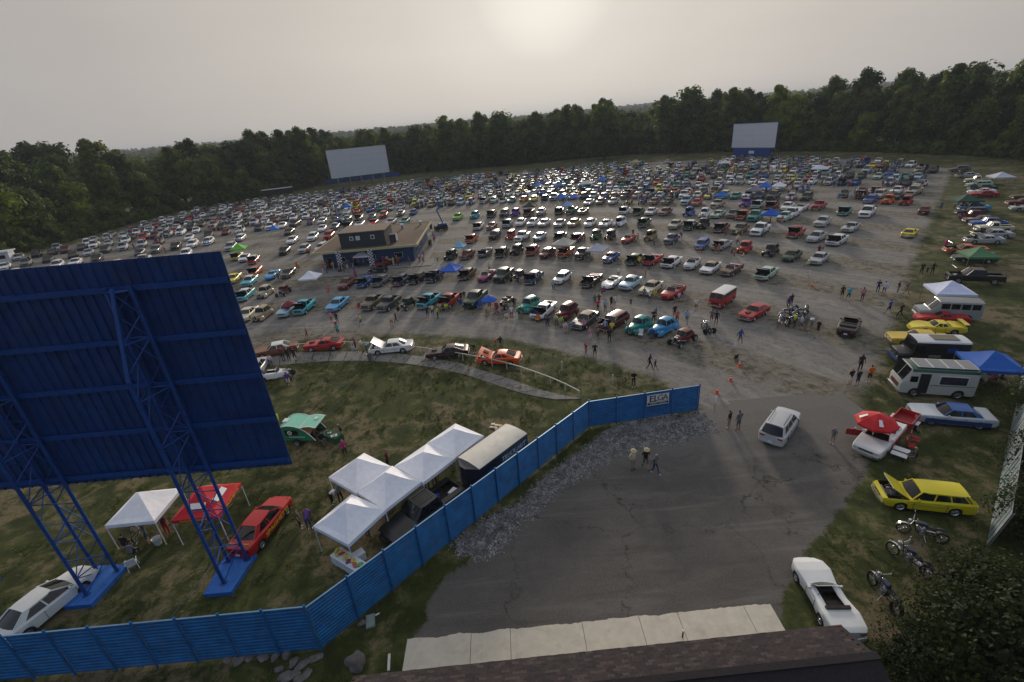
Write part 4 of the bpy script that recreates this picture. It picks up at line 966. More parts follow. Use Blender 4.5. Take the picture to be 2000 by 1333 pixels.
        for s in (1, -1):
            for dy in ((0, .17) if lw == 'quad' else (0,)):
                h_ = MB(); yy = s * (wF * .93 - .10 - dy); rr2 = .10 if lw != 'quad' else .075
                h_.tube((x1 - .05, yy, gz + .01), (x1 + .035, yy, gz + .01), rr2, HEADL, 10); P['headlight' + ('' if k == 0 else '~%d' % k)] = (h_, None); k += 1
            t_ = MB(); t_.box((x0 - .012, s * (wB * .72), zB - .14), (.03, wB * .38, .11), S.get('tail', TAILL)); P['taillight' + ('' if s > 0 else '~2')] = (t_, None)
        pl = MB(); pl.box((x0 - .13, 0, .55), (.015, .32, .16), WHITEPL); P['number_plate'] = (pl, None)
    if c and S.get('mirrors', True):
        for s in (1, -1): mmr = MB(); mmr.box((bf - .25, s * (wb + .14), zbelt + .06), (.09, .16, .11), PAINT); mmr.tube((bf - .25, s * wb, zbelt + .01), (bf - .25, s * (wb + .1), zbelt + .05), .015, DARK, 5); P['mirror' + ('' if s > 0 else '~2')] = (mmr, None)
    if S.get('seams', True) and c:
        sm = MB()
        for x in S.get('doors', (bf - .05, (bf + br) / 2 - .15)):
            w, zs, zt = interp(st, x)
            for s in (1, -1): sm.box((x, s * w * 1.0, zb + (zs - zb) * .52), (.014, .016, (zs - zb) * .78), DARK)
        for s in (1, -1):
            a, b_ = min(wx) + .4, max(wx) - .45; w = interp(st, 0)[0]
            if era: sm.box(((a + b_) / 2, s * (w * 1.0 + .004), zb + (interp(st, 0)[1] - zb) * .62), (b_ - a + .0, .016, .03), CHROME)
            dx = (S.get('doors', (bf - .05, (bf + br) / 2 - .15))[1]) + .14; sm.box((dx, s * (interp(st, dx)[0] * .99 + .01), interp(st, dx)[1] - .14), (.16, .03, .03), CHROME if era else PAINT)
        P['trim'] = (sm, None)
    if S.get('extra'): S['extra'](P, S)
    return P
def K(name, **s): CARS[name] = s
# --- kinds (proportions only, no particular make)
K('sedan60', word='hardtop car', cat='car', era=1, st=[(-2.55, .80, .84, .82), (-2.4, .90, .95, .88), (-1.2, .95, .95, .92), (0, .96, .90, .9), (1.2, .95, .91, .90), (2.3, .90, .86, .82), (2.5, .84, .80, .76)], wx=(-1.45, 1.45), cab=(.75, .22, -1.0, -1.65, .90, 1.36, .78, .60, .16), open=[(.95, 2.3, 'hood')])
K('sedan60w', word='white-roofed hardtop car', cat='car', base='sedan60', roofmat=WHITEP)
K('sedan60t', word='tan-roofed hardtop car', cat='car', base='sedan60', roofmat=TANP)
K('sedan60b', word='black-roofed hardtop car', cat='car', base='sedan60', roofmat=BLACKP)
K('muscle', word='fastback muscle car', cat='car', era=1, lights='quad', scoop=1, st=[(-2.35, .78, .86, .88), (-2.15, .90, .95, .94), (-1.1, .94, .96, .95), (0, .92, .88, .9), (1.2, .92, .88, .90), (2.15, .88, .82, .84), (2.4, .80, .76, .74)], wx=(-1.38, 1.38), cab=(.55, 0, -.9, -1.9, .90, 1.29, .76, .56, .30), open=[(.8, 2.15, 'hood')])
K('car50', word='rounded fifties car', cat='car', era=1, lights='pair', whitewall=1, crown=.09, st=[(-2.5, .74, .84, .80), (-2.35, .88, 1.0, .88), (-1.2, .93, 1.0, .95), (0, .93, .94, .96), (1.2, .93, .95, 1.02), (2.2, .88, .93, .95), (2.45, .78, .86, .84)], wx=(-1.4, 1.45), cab=(.72, .25, -.95, -1.55, .96, 1.50, .76, .60, .14), open=[(.92, 2.2, 'hood')])
K('car50w', word='white-roofed fifties car', cat='car', base='car50', roofmat=WHITEP)
K('coupe40', word='forties coupe', cat='car', era=1, lights='pair', crown=.13, mirrors=False, zb=.32, st=[(-2.1, .34, .72, .72), (-1.9, .52, .95, .95), (-1.2, .68, 1.02, 1.04), (0, .72, 1.0, 1.02), (.9, .60, 1.03, 1.10), (1.75, .34, 1.0, 1.06), (2.0, .20, .92, .96)], wx=(-1.3, 1.42), cab=(.55, .28, -.8, -1.65, 1.02, 1.60, .66, .52, .26), fend=(.24, .56, .50), fy=.70, wy=.70, open=[(.75, 1.8, 'hood')], gw=.5, gh=.5, gz=.66, extra=lambda P, S: fender_lamps(P))
K('sedan40', word='forties sedan', cat='car', base='coupe40', cab=(.60, .36, -1.05, -1.85, 1.02, 1.66, .70, .58, .18), bp=(.40, .7), mirrors=False)
K('hotrod', word='fenderless hot rod', cat='hot rod', era=1, lights='pair', mirrors=False, seams=False, ww=.26, rw={0: .40}, zb=.36, st=[(-1.45, .55, .80, .82), (-1.2, .62, .98, 1.0), (0, .62, .98, 1.0), (.45, .55, .98, 1.0), (1.3, .30, .94, .98), (1.4, .24, .90, .92)], fend=None, R=.0001, wx=(-1.25, 1.5), wy=.72, cab=(.35, .18, -.8, -1.25, .98, 1.48, .58, .50, .24), crown=.06, ends=False, extra=lambda P, S: rod_bits(P))
K('roadster', word='open hot rod roadster', cat='hot rod', base='hotrod', roof=False, open=[(-1.0, .35, 'tub')], cab=(.35, .2, -.8, -1.2, .98, 1.30, .56, .5, .2))
K('modela', word='boxy vintage sedan', cat='car', era=1, lights='pair', mirrors=False, crown=.05, zb=.42, st=[(-1.75, .60, 1.0, 1.0), (-1.6, .66, 1.1, 1.1), (0, .68, 1.1, 1.12), (.45, .62, 1.1, 1.14), (1.35, .34, 1.06, 1.12), (1.4, .32, 1.0, 1.0)], wx=(-1.2, 1.35), wr=.37, wy=.66, fend=(.18, .52, .52), fy=.68, cab=(.38, .32, -1.55, -1.72, 1.10, 1.82, .66, .62, .10), bp=(.38, .68), gw=.7, gh=.6, gz=.78)
K('pickup50', word='old pickup truck', cat='pickup truck', era=1, lights='pair', crown=.08, st=[(-2.5, .88, .98, .98), (-2.45, .92, 1.02, 1.02), (-.75, .94, 1.04, 1.04), (0, .94, 1.08, 1.1), (.9, .93, 1.06, 1.16), (2.0, .86, 1.0, 1.08), (2.3, .80, .92, .94)], wx=(-1.6, 1.45), wr=.37, R=.42, zb=.34, cab=(.62, .30, -.52, -.62, 1.06, 1.66, .80, .66, .12), bp=(), open=[(-2.4, -.78, 'bed'), (.85, 2.1, 'hood')], gw=.7, gh=.3)
K('pickupnew', word='modern pickup truck', cat='pickup truck', lights='pair', rw={}, st=[(-2.85, .94, 1.08, 1.08), (-2.8, .97, 1.12, 1.12), (-.95, .98, 1.14, 1.14), (0, .99, 1.14, 1.16), (1.1, .98, 1.12, 1.18), (2.5, .92, 1.05, 1.12), (2.75, .86, .98, 1.0)], wx=(-1.8, 1.75), wr=.40, R=.46, zb=.38, cab=(1.05, .45, -.75, -.95, 1.14, 1.82, .86, .70, .08), bp=(.48,), open=[(-2.72, -1.02, 'bed'), (1.2, 2.5, 'hood')], bedz=.62, gw=.7, gh=.3)
K('camino', word='car-based pickup', cat='pickup truck', era=1, st=[(-2.55, .84, .92, .92), (-2.4, .93, .97, .97), (-.8, .96, .97, .97), (0, .96, .91, .92), (1.2, .95, .91, .92), (2.3, .90, .86, .84), (2.5, .84, .80, .76)], wx=(-1.45, 1.45), cab=(.75, .25, -.55, -.85, .92, 1.38, .78, .62, .14), bp=(), open=[(-2.35, -.95, 'bed'), (.95, 2.3, 'hood')], bedmat=TANP)
K('wagon', word='station wagon', cat='car', era=1, st=[(-2.4, .84, .92, .92), (-2.3, .91, .98, .98), (-1.2, .92, .96, .96), (0, .92, .92, .92), (1.15, .92, .91, .92), (2.15, .88, .86, .84), (2.35, .80, .80, .76)], wx=(-1.35, 1.4), cab=(.85, .40, -1.9, -2.3, .94, 1.42, .76, .62, .05), bp=(.34, .62, .92), open=[(1.0, 2.12, 'hood')], crown=.06)
K('suv', word='modern SUV', cat='car', lights='pair', rack=1, st=[(-2.3, .84, 1.0, 1.0), (-2.15, .92, 1.08, 1.08), (-1, .94, 1.06, 1.06), (0, .94, 1.02, 1.04), (1.2, .93, 1.0, 1.08), (2.1, .86, .92, .98), (2.35, .72, .80, .84)], wx=(-1.38, 1.42), wr=.37, R=.42, zb=.3, cab=(1.1, .42, -1.75, -2.2, 1.05, 1.64, .80, .64, .14), bp=(.34, .64), crown=.07, gh=.2)
K('sedannew', word='modern sedan', cat='car', lights='pair', crown=.06, st=[(-2.35, .74, .90, .92), (-2.15, .86, 1.0, 1.0), (-1, .91, .98, .98), (0, .91, .92, .95), (1.2, .90, .88, .96), (2.1, .82, .78, .84), (2.4, .62, .64, .66)], wx=(-1.38, 1.42), cab=(1.15, .30, -.95, -1.75, .94, 1.42, .76, .56, .22), open=[(1.25, 2.1, 'hood')], gz=.52)
K('hatch', word='compact hatchback', cat='car', lights='pair', crown=.05, st=[(-2.0, .76, .92, .92), (-1.9, .84, .95, .95), (-1, .86, .92, .92), (0, .86, .88, .9), (1.2, .85, .84, .86), (1.9, .80, .76, .78), (2.05, .74, .70, .70)], wx=(-1.2, 1.25), wr=.30, cab=(.85, .3, -1.45, -1.85, .90, 1.36, .74, .58, .10), bp=(.42, .72), open=[(.95, 1.85, 'hood')])
K('convert', word='open convertible', cat='car', era=1, st=[(-2.5, .80, .86, .86), (-2.35, .90, .97, .92), (-1.2, .94, .96, .93), (0, .95, .92, .92), (1.2, .94, .93, .94), (2.3, .89, .90, .86), (2.5, .82, .84, .78)], wx=(-1.45, 1.45), cab=(.75, .42, -.9, -1.5, .92, 1.30, .78, .66, .2), roof=False, open=[(-1.5, .7, 'tub'), (.92, 2.3, 'hood')], int=REDINT, boot=WHITEPL)
K('sports', word='low sports car', cat='car', lights='pair', crown=.03, st=[(-2.25, .74, .84, .86), (-2.05, .86, .93, .92), (-1.3, .92, .98, .92), (-.3, .80, .84, .84), (.5, .80, .82, .84), (1.3, .92, .92, .84), (1.9, .84, .82, .78), (2.3, .56, .62, .62)], wx=(-1.22, 1.28), wr=.33, wy=.78, cab=(.45, .05, -.55, -1.05, .86, 1.19, .66, .52, .24), open=[(.7, 1.85, 'hood')], ends=True, gz=.42, gh=.1, gw=.4)
K('sportsopen', word='open sports car', cat='car', base='sports', roof=False, open=[(-1.05, .35, 'tub'), (.7, 1.85, 'hood')])
K('convnew', word='modern convertible', cat='car', base='sedannew', roof=False, cab=(.85, .35, -.8, -1.4, .94, 1.34, .76, .62, .2), open=[(-1.35, .72, 'tub'), (1.2, 2.1, 'hood')], boot=DARK)
def fender_lamps(P):
    k = 0
    for s in (1, -1):
        h_ = MB(); h_.ell((1.86, s * .56, .74), (.13, .11, .11), PAINT, 8, 6); h_.tube((1.90, s * .56, .74), (1.99, s * .56, .74), .09, HEADL, 8); P['headlight' + ('' if s > 0 else '~1')] = (h_, None)
    for k_ in ('headlight~2', 'headlight~3'): P.pop(k_, None)
def rod_bits(P):
    e = MB(); e.box((.95, 0, .82), (.75, .42, .34), ENGINE); 
    for s in (1, -1): e.tube((1.25, s * .3, .75), (.2, s * .62, .42), .05, CHROME, 6)
    e.tube((.95, 0, .98), (.95, 0, 1.12), .15, CHROME, 10); P['engine'] = (e, None)
    f = MB(); f.beam((-1.4, .3, .42), (1.6, .26, .42), .08, .1, DARK); f.beam((-1.4, -.3, .42), (1.6, -.26, .42), .08, .1, DARK); f.tube((1.5, -.72, .33), (1.5, .72, .33), .035, CHROME, 6); f.tube((-1.25, -.7, .4), (-1.25, .7, .4), .06, DARK, 6); P['chassis'] = (f, None)
    g = MB(); g.box((1.42, 0, .74), (.08, .46, .6), CHROME); g.box((1.465, 0, .74), (.02, .38, .5), DARK); P['grille'] = (g, None)
    for s in (1, -1): h_ = MB(); h_.tube((1.35, s * .42, .78), (1.5, s * .42, .78), .09, HEADL, 8); P['headlight' + ('' if s > 0 else '~1')] = (h_, None)
def spec(name):
    s = CARS[name]
    if 'base' in s: b_ = dict(spec(s['base'])); b_.update({k: v for k, v in s.items() if k != 'base'}); return b_
    return dict(s)
# --- van like boxes
def van_parts(L, Wd, Hh, wsx, wsz, wheels, wr=.36, roofm=PAINT, lower=PAINT, zb=.32, side_win=True, hood=0.0, round_=.12, lowz=None, roof_panels=0):
    """box van: windshield slopes from (L/2-hood, wsz) up to (L/2-wsx, roof)"""
    P = {}; x0, x1 = -L / 2, L / 2; w = Wd / 2; R = wr + .07
    xs = sorted(set([x0, x0 + .12, x1 - hood - wsx, x1 - hood, x1 - hood - .02, x1 - .1, x1] + [x0 + (x1 - x0) * i / 10 for i in range(11)] + [q + R * k for q in wheels for k in (-1.002, -.998, -.8, -.45, 0, .45, .8, .998, 1.002)]))
    body = MB(); roof = MB(); rows = []
    def top(x):
        if x <= x1 - hood - wsx: return Hh
        if x <= x1 - hood: t = (x - (x1 - hood - wsx)) / max(1e-6, wsx); return Hh + (wsz - Hh) * t
        return wsz - .10 * (x - (x1 - hood)) / max(.01, hood) if hood else wsz
    for x in xs:
        za = 0
        for q in wheels:
            if abs(x - q) < R: za = max(za, wr + math.sqrt(R * R - (x - q) ** 2))
        b_ = zb + (.08 if x in (x0, x1) else 0); T = top(x); ww = w * (.97 if x in (x0, x1) else 1.0) * (1 - .05 * max(0, (x - x1 + .3) / .3)); rnd_ = min(round_, (T - b_) * .2)
        beltz = min(wsz, T - rnd_ - .01); lo = max(b_ + .02, za); mid = max(lowz or beltz * .8, lo + .02)
        rows.append([(x, 0, b_), (x, ww * .86, max(b_, za)), (x, ww, lo), (x, ww, min(mid, beltz)), (x, ww, max(beltz, lo + .03)), (x, ww * .965, T - rnd_), (x, ww * .90, T - rnd_ * .3), (x, ww * .5, T), (x, 0, T + .02)])
    for s in (1, -1):
        for i in range(len(rows) - 1):
            A_ = [(p[0], p[1] * s, p[2]) for p in rows[i]]; B_ = [(p[0], p[1] * s, p[2]) for p in rows[i + 1]]
            for j in range(8):
                f = [A_[j], B_[j], B_[j + 1], A_[j + 1]][::s]; xm = (xs[i] + xs[i + 1]) / 2
                if j >= 5 and xm < x1 - hood - wsx: roof.add(f, [(0, 1, 2, 3)], roofm, True)
                else: body.add(f, [(0, 1, 2, 3)], DARK if j == 0 else lower if j < 3 else PAINT, True)
    for r, fl in ((rows[0], 1), (rows[-1], -1)): ring = [p for p in r] + [(p[0], -p[1], p[2]) for p in r[1:-1][::-1]]; body.add(ring, [tuple(range(len(ring)))[::fl]], PAINT)
    P['body'] = (body, None); P['roof'] = (roof, None)
    g = MB(); xa, xb = x1 - hood - .04, x1 - hood - wsx + .05; nrm = Vector((Hh - wsz, 0, wsx)).normalized() * .012
    for sgn in (1, -1):
        ya, yb = sgn * .03, sgn * (w * .88); a = Vector((xa, ya, wsz + .06)) + nrm; b_ = Vector((xa, yb, wsz + .06)) + nrm; c = Vector((xb, yb, Hh - .14)) + nrm; d = Vector((xb, ya, Hh - .14)) + nrm
        if abs(Hh - wsz) > .01:
            k = (Hh - wsz) / wsx; c.z = wsz + (x1 - hood - xb) * k + .012; d.z = c.z; a.z = wsz + (x1 - hood - xa) * k + .012; b_.z = a.z
        g.add([a, b_, c, d], [(0, 1, 2, 3)[::sgn]], GLASS)
    P['windshield'] = (g, None)
    if side_win:
        n = int(side_win) if side_win is not True else 5; xa = x1 - hood - wsx - .05; ww = (xa - x0 - .2) / n
        for s in (1, -1):
            for i in range(n):
                q = MB(); q.box((xa - (i + .5) * ww, s * (w * .985 + .004), (wsz + Hh) / 2 - .03), (ww * .84, .02, (Hh - wsz) * .62), GLASS); P['side_window' + ('' if (s, i) == (1, 0) else '~%d%d' % (s + 1, i))] = (q, None)
    wt, wm = wheel_mb(wr, .24); k = 0
    for x in wheels:
        for s in (1, -1):
            M = Matrix.Translation((x, s * (w - .15), wr)) @ (Matrix.Identity(4) if s > 0 else Matrix.Rotation(PI, 4, 'Z')); a = MB(); a.join(wt, M); b_ = MB(); b_.join(wm, M); nm = 'wheel' + ('' if k == 0 else '~%d' % k); P[nm] = (a, None); P['rim' + ('' if k == 0 else '~%d' % k)] = (b_, nm); k += 1
    for s in (1, -1):
        h_ = MB(); h_.tube((x1 - .04, s * w * .72, zb + .38), (x1 + .03, s * w * .72, zb + .38), .10, HEADL, 10); P['headlight' + ('' if s > 0 else '~2')] = (h_, None)
        t_ = MB(); t_.box((x0 - .012, s * w * .86, zb + .5), (.03, .12, .3), TAILL); P['taillight' + ('' if s > 0 else '~2')] = (t_, None)
    for nm, xx, s in (('front_bumper', x1, 1), ('rear_bumper', x0, -1)):
        b_ = MB(); b_.box((xx + s * .07, 0, zb + .08), (.08, Wd * .98, .16), CHROME); P[nm] = (b_, None)
    b_ = MB(); b_.box((x1 + .01, 0, zb + .38), (.03, w * 1.0, .2), DARK); P['grille'] = (b_, None)
    return P
VANS = {'van': dict(word='window van', cat='van', a=(4.4, 1.85, 2.0, .45, 1.25, (-1.25, 1.25)), k=dict(roofm=WHITEP, side_win=5))}

def part_name(k): return k.split('~')[0]
def weld(me):
    bm = bmesh.new(); bm.from_mesh(me); bmesh.ops.remove_doubles(bm, verts=bm.verts, dist=.0008); bm.to_mesh(me); bm.free()
    try: me.set_sharp_from_angle(angle=R_(36))
    except Exception: pass
_pm = {}
def parts_meshes(key, P):
    if key not in _pm:
        out_ = {}
        for k, (mb, par) in P.items():
            me = mb.mesh(part_name(k)); 
            if part_name(k) in ('body', 'hood', 'roof', 'wheel', 'fender'): weld(me)
            out_[k] = (me, par)
        _pm[key] = out_
    return _pm[key]
_PC = {}
def get_parts(kind):
    if kind not in _PC:
        if kind in VANS: v = VANS[kind]; _PC[kind] = (van_parts(*v['a'], **v['k']), dict(v))
        else: s = spec(kind); _PC[kind] = (car_parts(s), s)
    return _PC[kind]
LOD1 = ('body', 'hood', 'engine', 'roof', 'windshield', 'rear_window', 'side_window', 'wheel', 'rim', 'bed', 'cockpit', 'seat', 'front_bumper', 'rear_bumper', 'headlight', 'fender', 'grille', 'windshield_frame', 'folded_top', 'chassis', 'running_boards', 'taillight')
def hood_matrix(S, ang): a, z = S['hinge']; return Matrix.Translation((a, 0, z)) @ Matrix.Rotation(ang, 4, 'Y') @ Matrix.Translation((-a, 0, -z))
def build_car(kind, pos, head, color, hood=False, lod=1, name='parked_car', roofcol=None, paint=None, scale=1.0):
    P, S = get_parts(kind); o = None
    if lod <= 1:
        o = empty(name, pos, head); o.scale = (scale,) * 3; objs = {}
        ms = parts_meshes(kind, P)
        for k, (me, par) in ms.items():
            pn = part_name(k)
            if lod == 1 and pn not in LOD1: continue
            if pn == 'engine' and not hood and 'hinge' in S: continue
            ob = D.objects.new(pn, me); COL.objects.link(ob); ob.parent = objs.get(par) if par and par in objs else o; ob.color = (*color[:3], 1); objs[k] = ob
            if pn == 'hood' and hood: ob.matrix_basis = hood_matrix(S, -R_(42 if hood is True else hood))
            if pn == 'roof' and roofcol: ob.color = (*roofcol, 1)
            if paint and pn in ('body', 'hood', 'roof', 'fender', 'bed'):
                for i, sl_ in enumerate(ob.material_slots):
                    if sl_.material == PAINT: sl_.link = 'OBJECT'; sl_.material = paint
        return o, objs
    key = (kind, bool(hood), 'flat')
    if key not in _pm:
        mb = MB()
        for k, (m_, par) in P.items():
            pn = part_name(k)
            if pn not in LOD1 or (pn in ('engine',) and not hood and 'hinge' in S) or (lod >= 2 and pn in ('seat',) and False): continue
            mb.join(m_, hood_matrix(S, -R_(42)) if pn == 'hood' and hood else None)
        me = mb.mesh('car'); weld(me); _pm[key] = me
    o = D.objects.new(name, _pm[key]); COL.objects.link(o); o.location = pos; o.rotation_euler = (0, 0, head); o.scale = (scale,) * 3; o.color = (*color[:3], 1); return o, {}
# ------------------------------------------------------------------ the cars of the rows, read off the photograph
KD = dict(s='sedan60', sw='sedan60w', st='sedan60t', sb='sedan60b', m='muscle', f='car50', fw='car50w', c='coupe40', C='sedan40', h='hotrod', r='roadster', a='modela', p='pickup50', P='pickupnew', e='camino', w='wagon', u='suv', d='sedannew', k='hatch', v='convert', t='sports', T='sportsopen', V='convnew', n='van')
CK = dict(W='white', cr='cream', si='silver', gy='grey', dg='dark grey', bk='black', re='red', ma='maroon', or_='orange', ye='yellow', li='lime green', gr='green', dG='dark green', mi='mint', te='teal', tu='turquoise', sk='sky blue', pb='pale blue', bl='blue', nv='navy', pu='purple', mg='magenta', br='brown', tn='tan', go='gold', be='beige', bz='bronze', ru='rust')
ROWS = {
 1: "482,612 s cr;512,612 C tn;562,603 fw pb;594,599 p tu h;659,592 s sk;727,590 p bz;758,592 p dg;794,592 h bk;837,587 p tu h;876,587 p re h;928,583 P dG;988,588 r bz;1033,595 C te;1062,604 e W h;1107,608 C ma;1143,622 st dg;1197,626 w ma h;1249,634 c te;1297,637 c sk;1334,657 h ma;1411,583 n re;1473,607 m re",
 2: "478,575 fw tu h;517,570 C be;553,567 h ma;677,552 d ma;714,548 s bl h;745,546 s gy h;783,545 s nv h;816,541 s bk h;848,539 p nv h;912,533 s br h;950,537 V mg;983,537 P dG;1012,537 h bk;1042,541 fw nv h;1098,541 k W;1155,546 v bk h;1195,549 T W;1232,551 f pb;1272,560 st cr;1315,568 V re",
 3: "455,543 s ye;487,548 fw tu;497,529 e or_ h;532,535 t sk;562,532 s bk;880,498 C dG h;912,496 s ma;947,492 V gy h;980,492 f bk h;1009,488 C bk;1040,488 f re h;1069,493 d ma;1104,492 p or_ h;1138,495 p bk;1193,501 m bl;1240,505 s dG h;1275,505 v re h;1312,510 s W h;1352,513 V si;1388,521 st W;1429,524 v br;1497,532 s mi h",
 4: "462,500 s ye h;477,503 sw W;495,507 fw re h;921,466 f or_ h;966,459 u bk;997,460 a re;1020,462 P W;1054,461 s pb;1094,461 s dG h;1127,463 e ma h;1164,459 C gr;1192,460 a bk;1228,465 V re;1271,460 C go h;1312,466 f nv;1371,476 w bl;1410,477 s si h;1455,483 C re;1506,489 C bk;1547,498 d dG;1600,503 s si",
 5: "934,442 s W h;960,441 m ma;991,437 f si h;1017,434 d W;1041,435 f W;1063,435 s W;1093,436 sb si;1121,435 s go;1153,435 d W;1183,436 m W;1211,434 C W h;1258,435 f gr h;1319,438 s be;1348,440 fw dG h;1374,438 C bk;1409,444 s ma h;1446,447 f br;1485,449 P W;1554,454 p re h;1595,462 d si;1635,468 s W h",
 6: "894,424 f li;927,421 C tu;960,418 f bk h;985,417 u dg;1006,416 C pu;1032,416 p br h;1057,414 f si;1092,412 s nv h;1116,412 p gr;1139,412 v bk;1219,412 fw W h;1247,413 m dG h;1272,413 s W;1300,413 s ma;1346,414 c bl h;1376,417 C W;1402,418 m mi;1432,417 s dG;1452,421 p or_ h;1475,423 P te;1533,423 f mi;1546,418 P W;1607,433 f si;1662,443 m si",
 7: "1150,395 s W;1173,393 s bk;1198,393 d si;1227,394 r ye;1255,393 r bl;1278,393 s ma;1304,393 m bk;1340,393 P pb;1361,395 s re;1401,399 p be;1456,397 C pu;1480,400 f mi h;1508,401 s ma h;1538,403 d W;1565,405 v W;1599,402 p re;1650,412 s te h;1694,415 P W",
}
def parse(line, sep=';'):
    for it in line.split(sep):
        q = it.split(); x, y = map(float, q[0].split(',')); yield x, y, KD[q[1]], CK[q[2]], len(q) > 3
ORD = ['zeroth', 'first', 'second', 'third', 'fourth', 'fifth', 'sixth', 'seventh', 'eighth', 'ninth', 'tenth', 'eleventh', 'twelfth', 'thirteenth', 'fourteenth', 'fifteenth', 'sixteenth', 'seventeenth', 'eighteenth', 'nineteenth', 'twentieth']
rowcars = {}     # row -> list of dict
def ray_in(poly, x, y): return seg_sd(np.array([[x, y]]), poly)[0]
for r, line in ROWS.items():
    for x, y, kd, cn, hd in parse(line):
        p = at(x, y, .7); v = p - ARC; v.z = 0; R0_ = 70 + 13.0 * (r - 1); a = math.atan2(v.y, v.x); rad = v.length
        rowcars.setdefault(r, []).append(dict(a=a, rad=rad, kind=kd, col=cn, hood=hd, real=True))
KEEP = [(bx0 - 6, by0 - 8), (bx1 + 6, by0 - 8), (bx1 + 8, by1 + 6), (bx0 - 4, by1 + 6)]
gk = ['d', 'd', 'u', 'u', 'P', 's', 's', 'sw', 'f', 'm', 'k', 'p', 'w', 'C', 'v', 't', 'fw']
gk_left = ['d', 'd', 'd', 'u', 'u', 'u', 'P', 'P', 'k', 's', 'V', 'w']
gc = ['W', 'W', 'W', 'W', 'si', 'si', 'si', 'W', 'gy', 'dg', 'bk', 'bk', 'ma', 're', 'nv', 'bl', 'pb', 'cr', 'dG', 'te', 'mi', 'be', 'go', 'ye', 'or_', 'br']
cr_ = random.Random(11)
for r, RO in [(r_, 0) for r_ in range(1, 20)] + [(r_, 6.2) for r_ in range(8, 19)]:
    R0_ = 69.5 + 13.0 * (r - 1) - max(0, r - 5) * .12 + RO
    have = sorted(c['a'] for c in rowcars.get(r, []))
    a = R_(168)
    while a > R_(20):
        sp = (3.3 if r > 7 else 3.9 if r > 5 else 4.4) * cr_.choice((.85, .9, 1, 1, 1.1, 1.25)) / R0_
        a -= sp
        x, y = ARC.x + R0_ * math.cos(a), ARC.y + R0_ * math.sin(a)
        if r <= 7:
            lo_, hi_ = (have[0], have[-1]) if have else (9, -9)
            if r <= 3 and a < hi_ + .04: continue
            if 4 <= r <= 7 and a < R_(86): continue
            if any(abs(a - h_) < 4.3 / R0_ for h_ in have): continue
        if ray_in(LOT, x, y) < 3.5: continue
        if ray_in(KEEP, x, y) > 0: continue
        if y < 30: continue
        pp = proj(x, y, .5)
        if pp is None or not (-60 < pp[0] < 2050) or pp[1] > 720: continue
        if pp[0] > 1990 - 0: continue
        left = pp[0] < 640
        if RO and cr_.random() < .30: continue
        hole = noise.noise(Vector((x * .02, y * .02, 5.0)))
        if hole < -.42 and cr_.random() < .6: continue
        if cr_.random() < (.03 if r > 6 else .10): continue
        if r >= 8 and pp[0] > 1500 and cr_.random() < .12: continue
        kk = KD[cr_.choice(gk_left if left else gk)]; cc = CK[cr_.choice(gc[:14] if left else gc)]
        rowcars.setdefault(r, []).append(dict(a=a, rad=R0_ + cr_.uniform(-.7, .7), kind=kk, col=cc, hood=(not left and kk not in ('suv', 'sedannew', 'pickupnew', 'van') and cr_.random() < .18), real=False))
allcars = []
for r, L_ in rowcars.items():
    L_.sort(key=lambda c: -c['a'])
    for i, c in enumerate(L_):
        c['row'] = r; c['i'] = i; x, y = ARC.x + c['rad'] * math.cos(c['a']), ARC.y + c['rad'] * math.sin(c['a']); c['pos'] = Vector((x, y, 0)); c['d'] = (c['pos'] - Vector((0, 0, H))).length
        c['head'] = math.atan2(ARC.y - y, ARC.x - x) + cr_.gauss(0, .045); c['pp'] = proj(x, y, .7)
        # hidden behind the near screen?
        c['hid'] = c['pp'][1] > 555 + (0 - 0) and c['pp'][0] < 300 or (c['pp'][0] < 440 + (c['pp'][1] - 500) * .3 and c['pp'][1] > 545 - c['pp'][0] * .09 + 8)
        allcars.append(c)
vis_ = sorted([c for c in allcars if not c['hid']], key=lambda c: c['d'])
NIND = 262
indiv = vis_[:NIND]; mass = vis_[NIND:]
HEDGE = {'rust': 'rust coloured'}
WORD = lambda k: (spec(k) if k in CARS else VANS[k])['word']
def side_of(c, L_):
    i = L_.index(c); n = len(L_)
    lf = L_[i - 1] if i else None; rt = L_[i + 1] if i + 1 < n else None
    return lf, rt
usedlab = set()
def short(c): w = WORD(c['kind']).split(); return c['col'] + ' ' + w[-1]
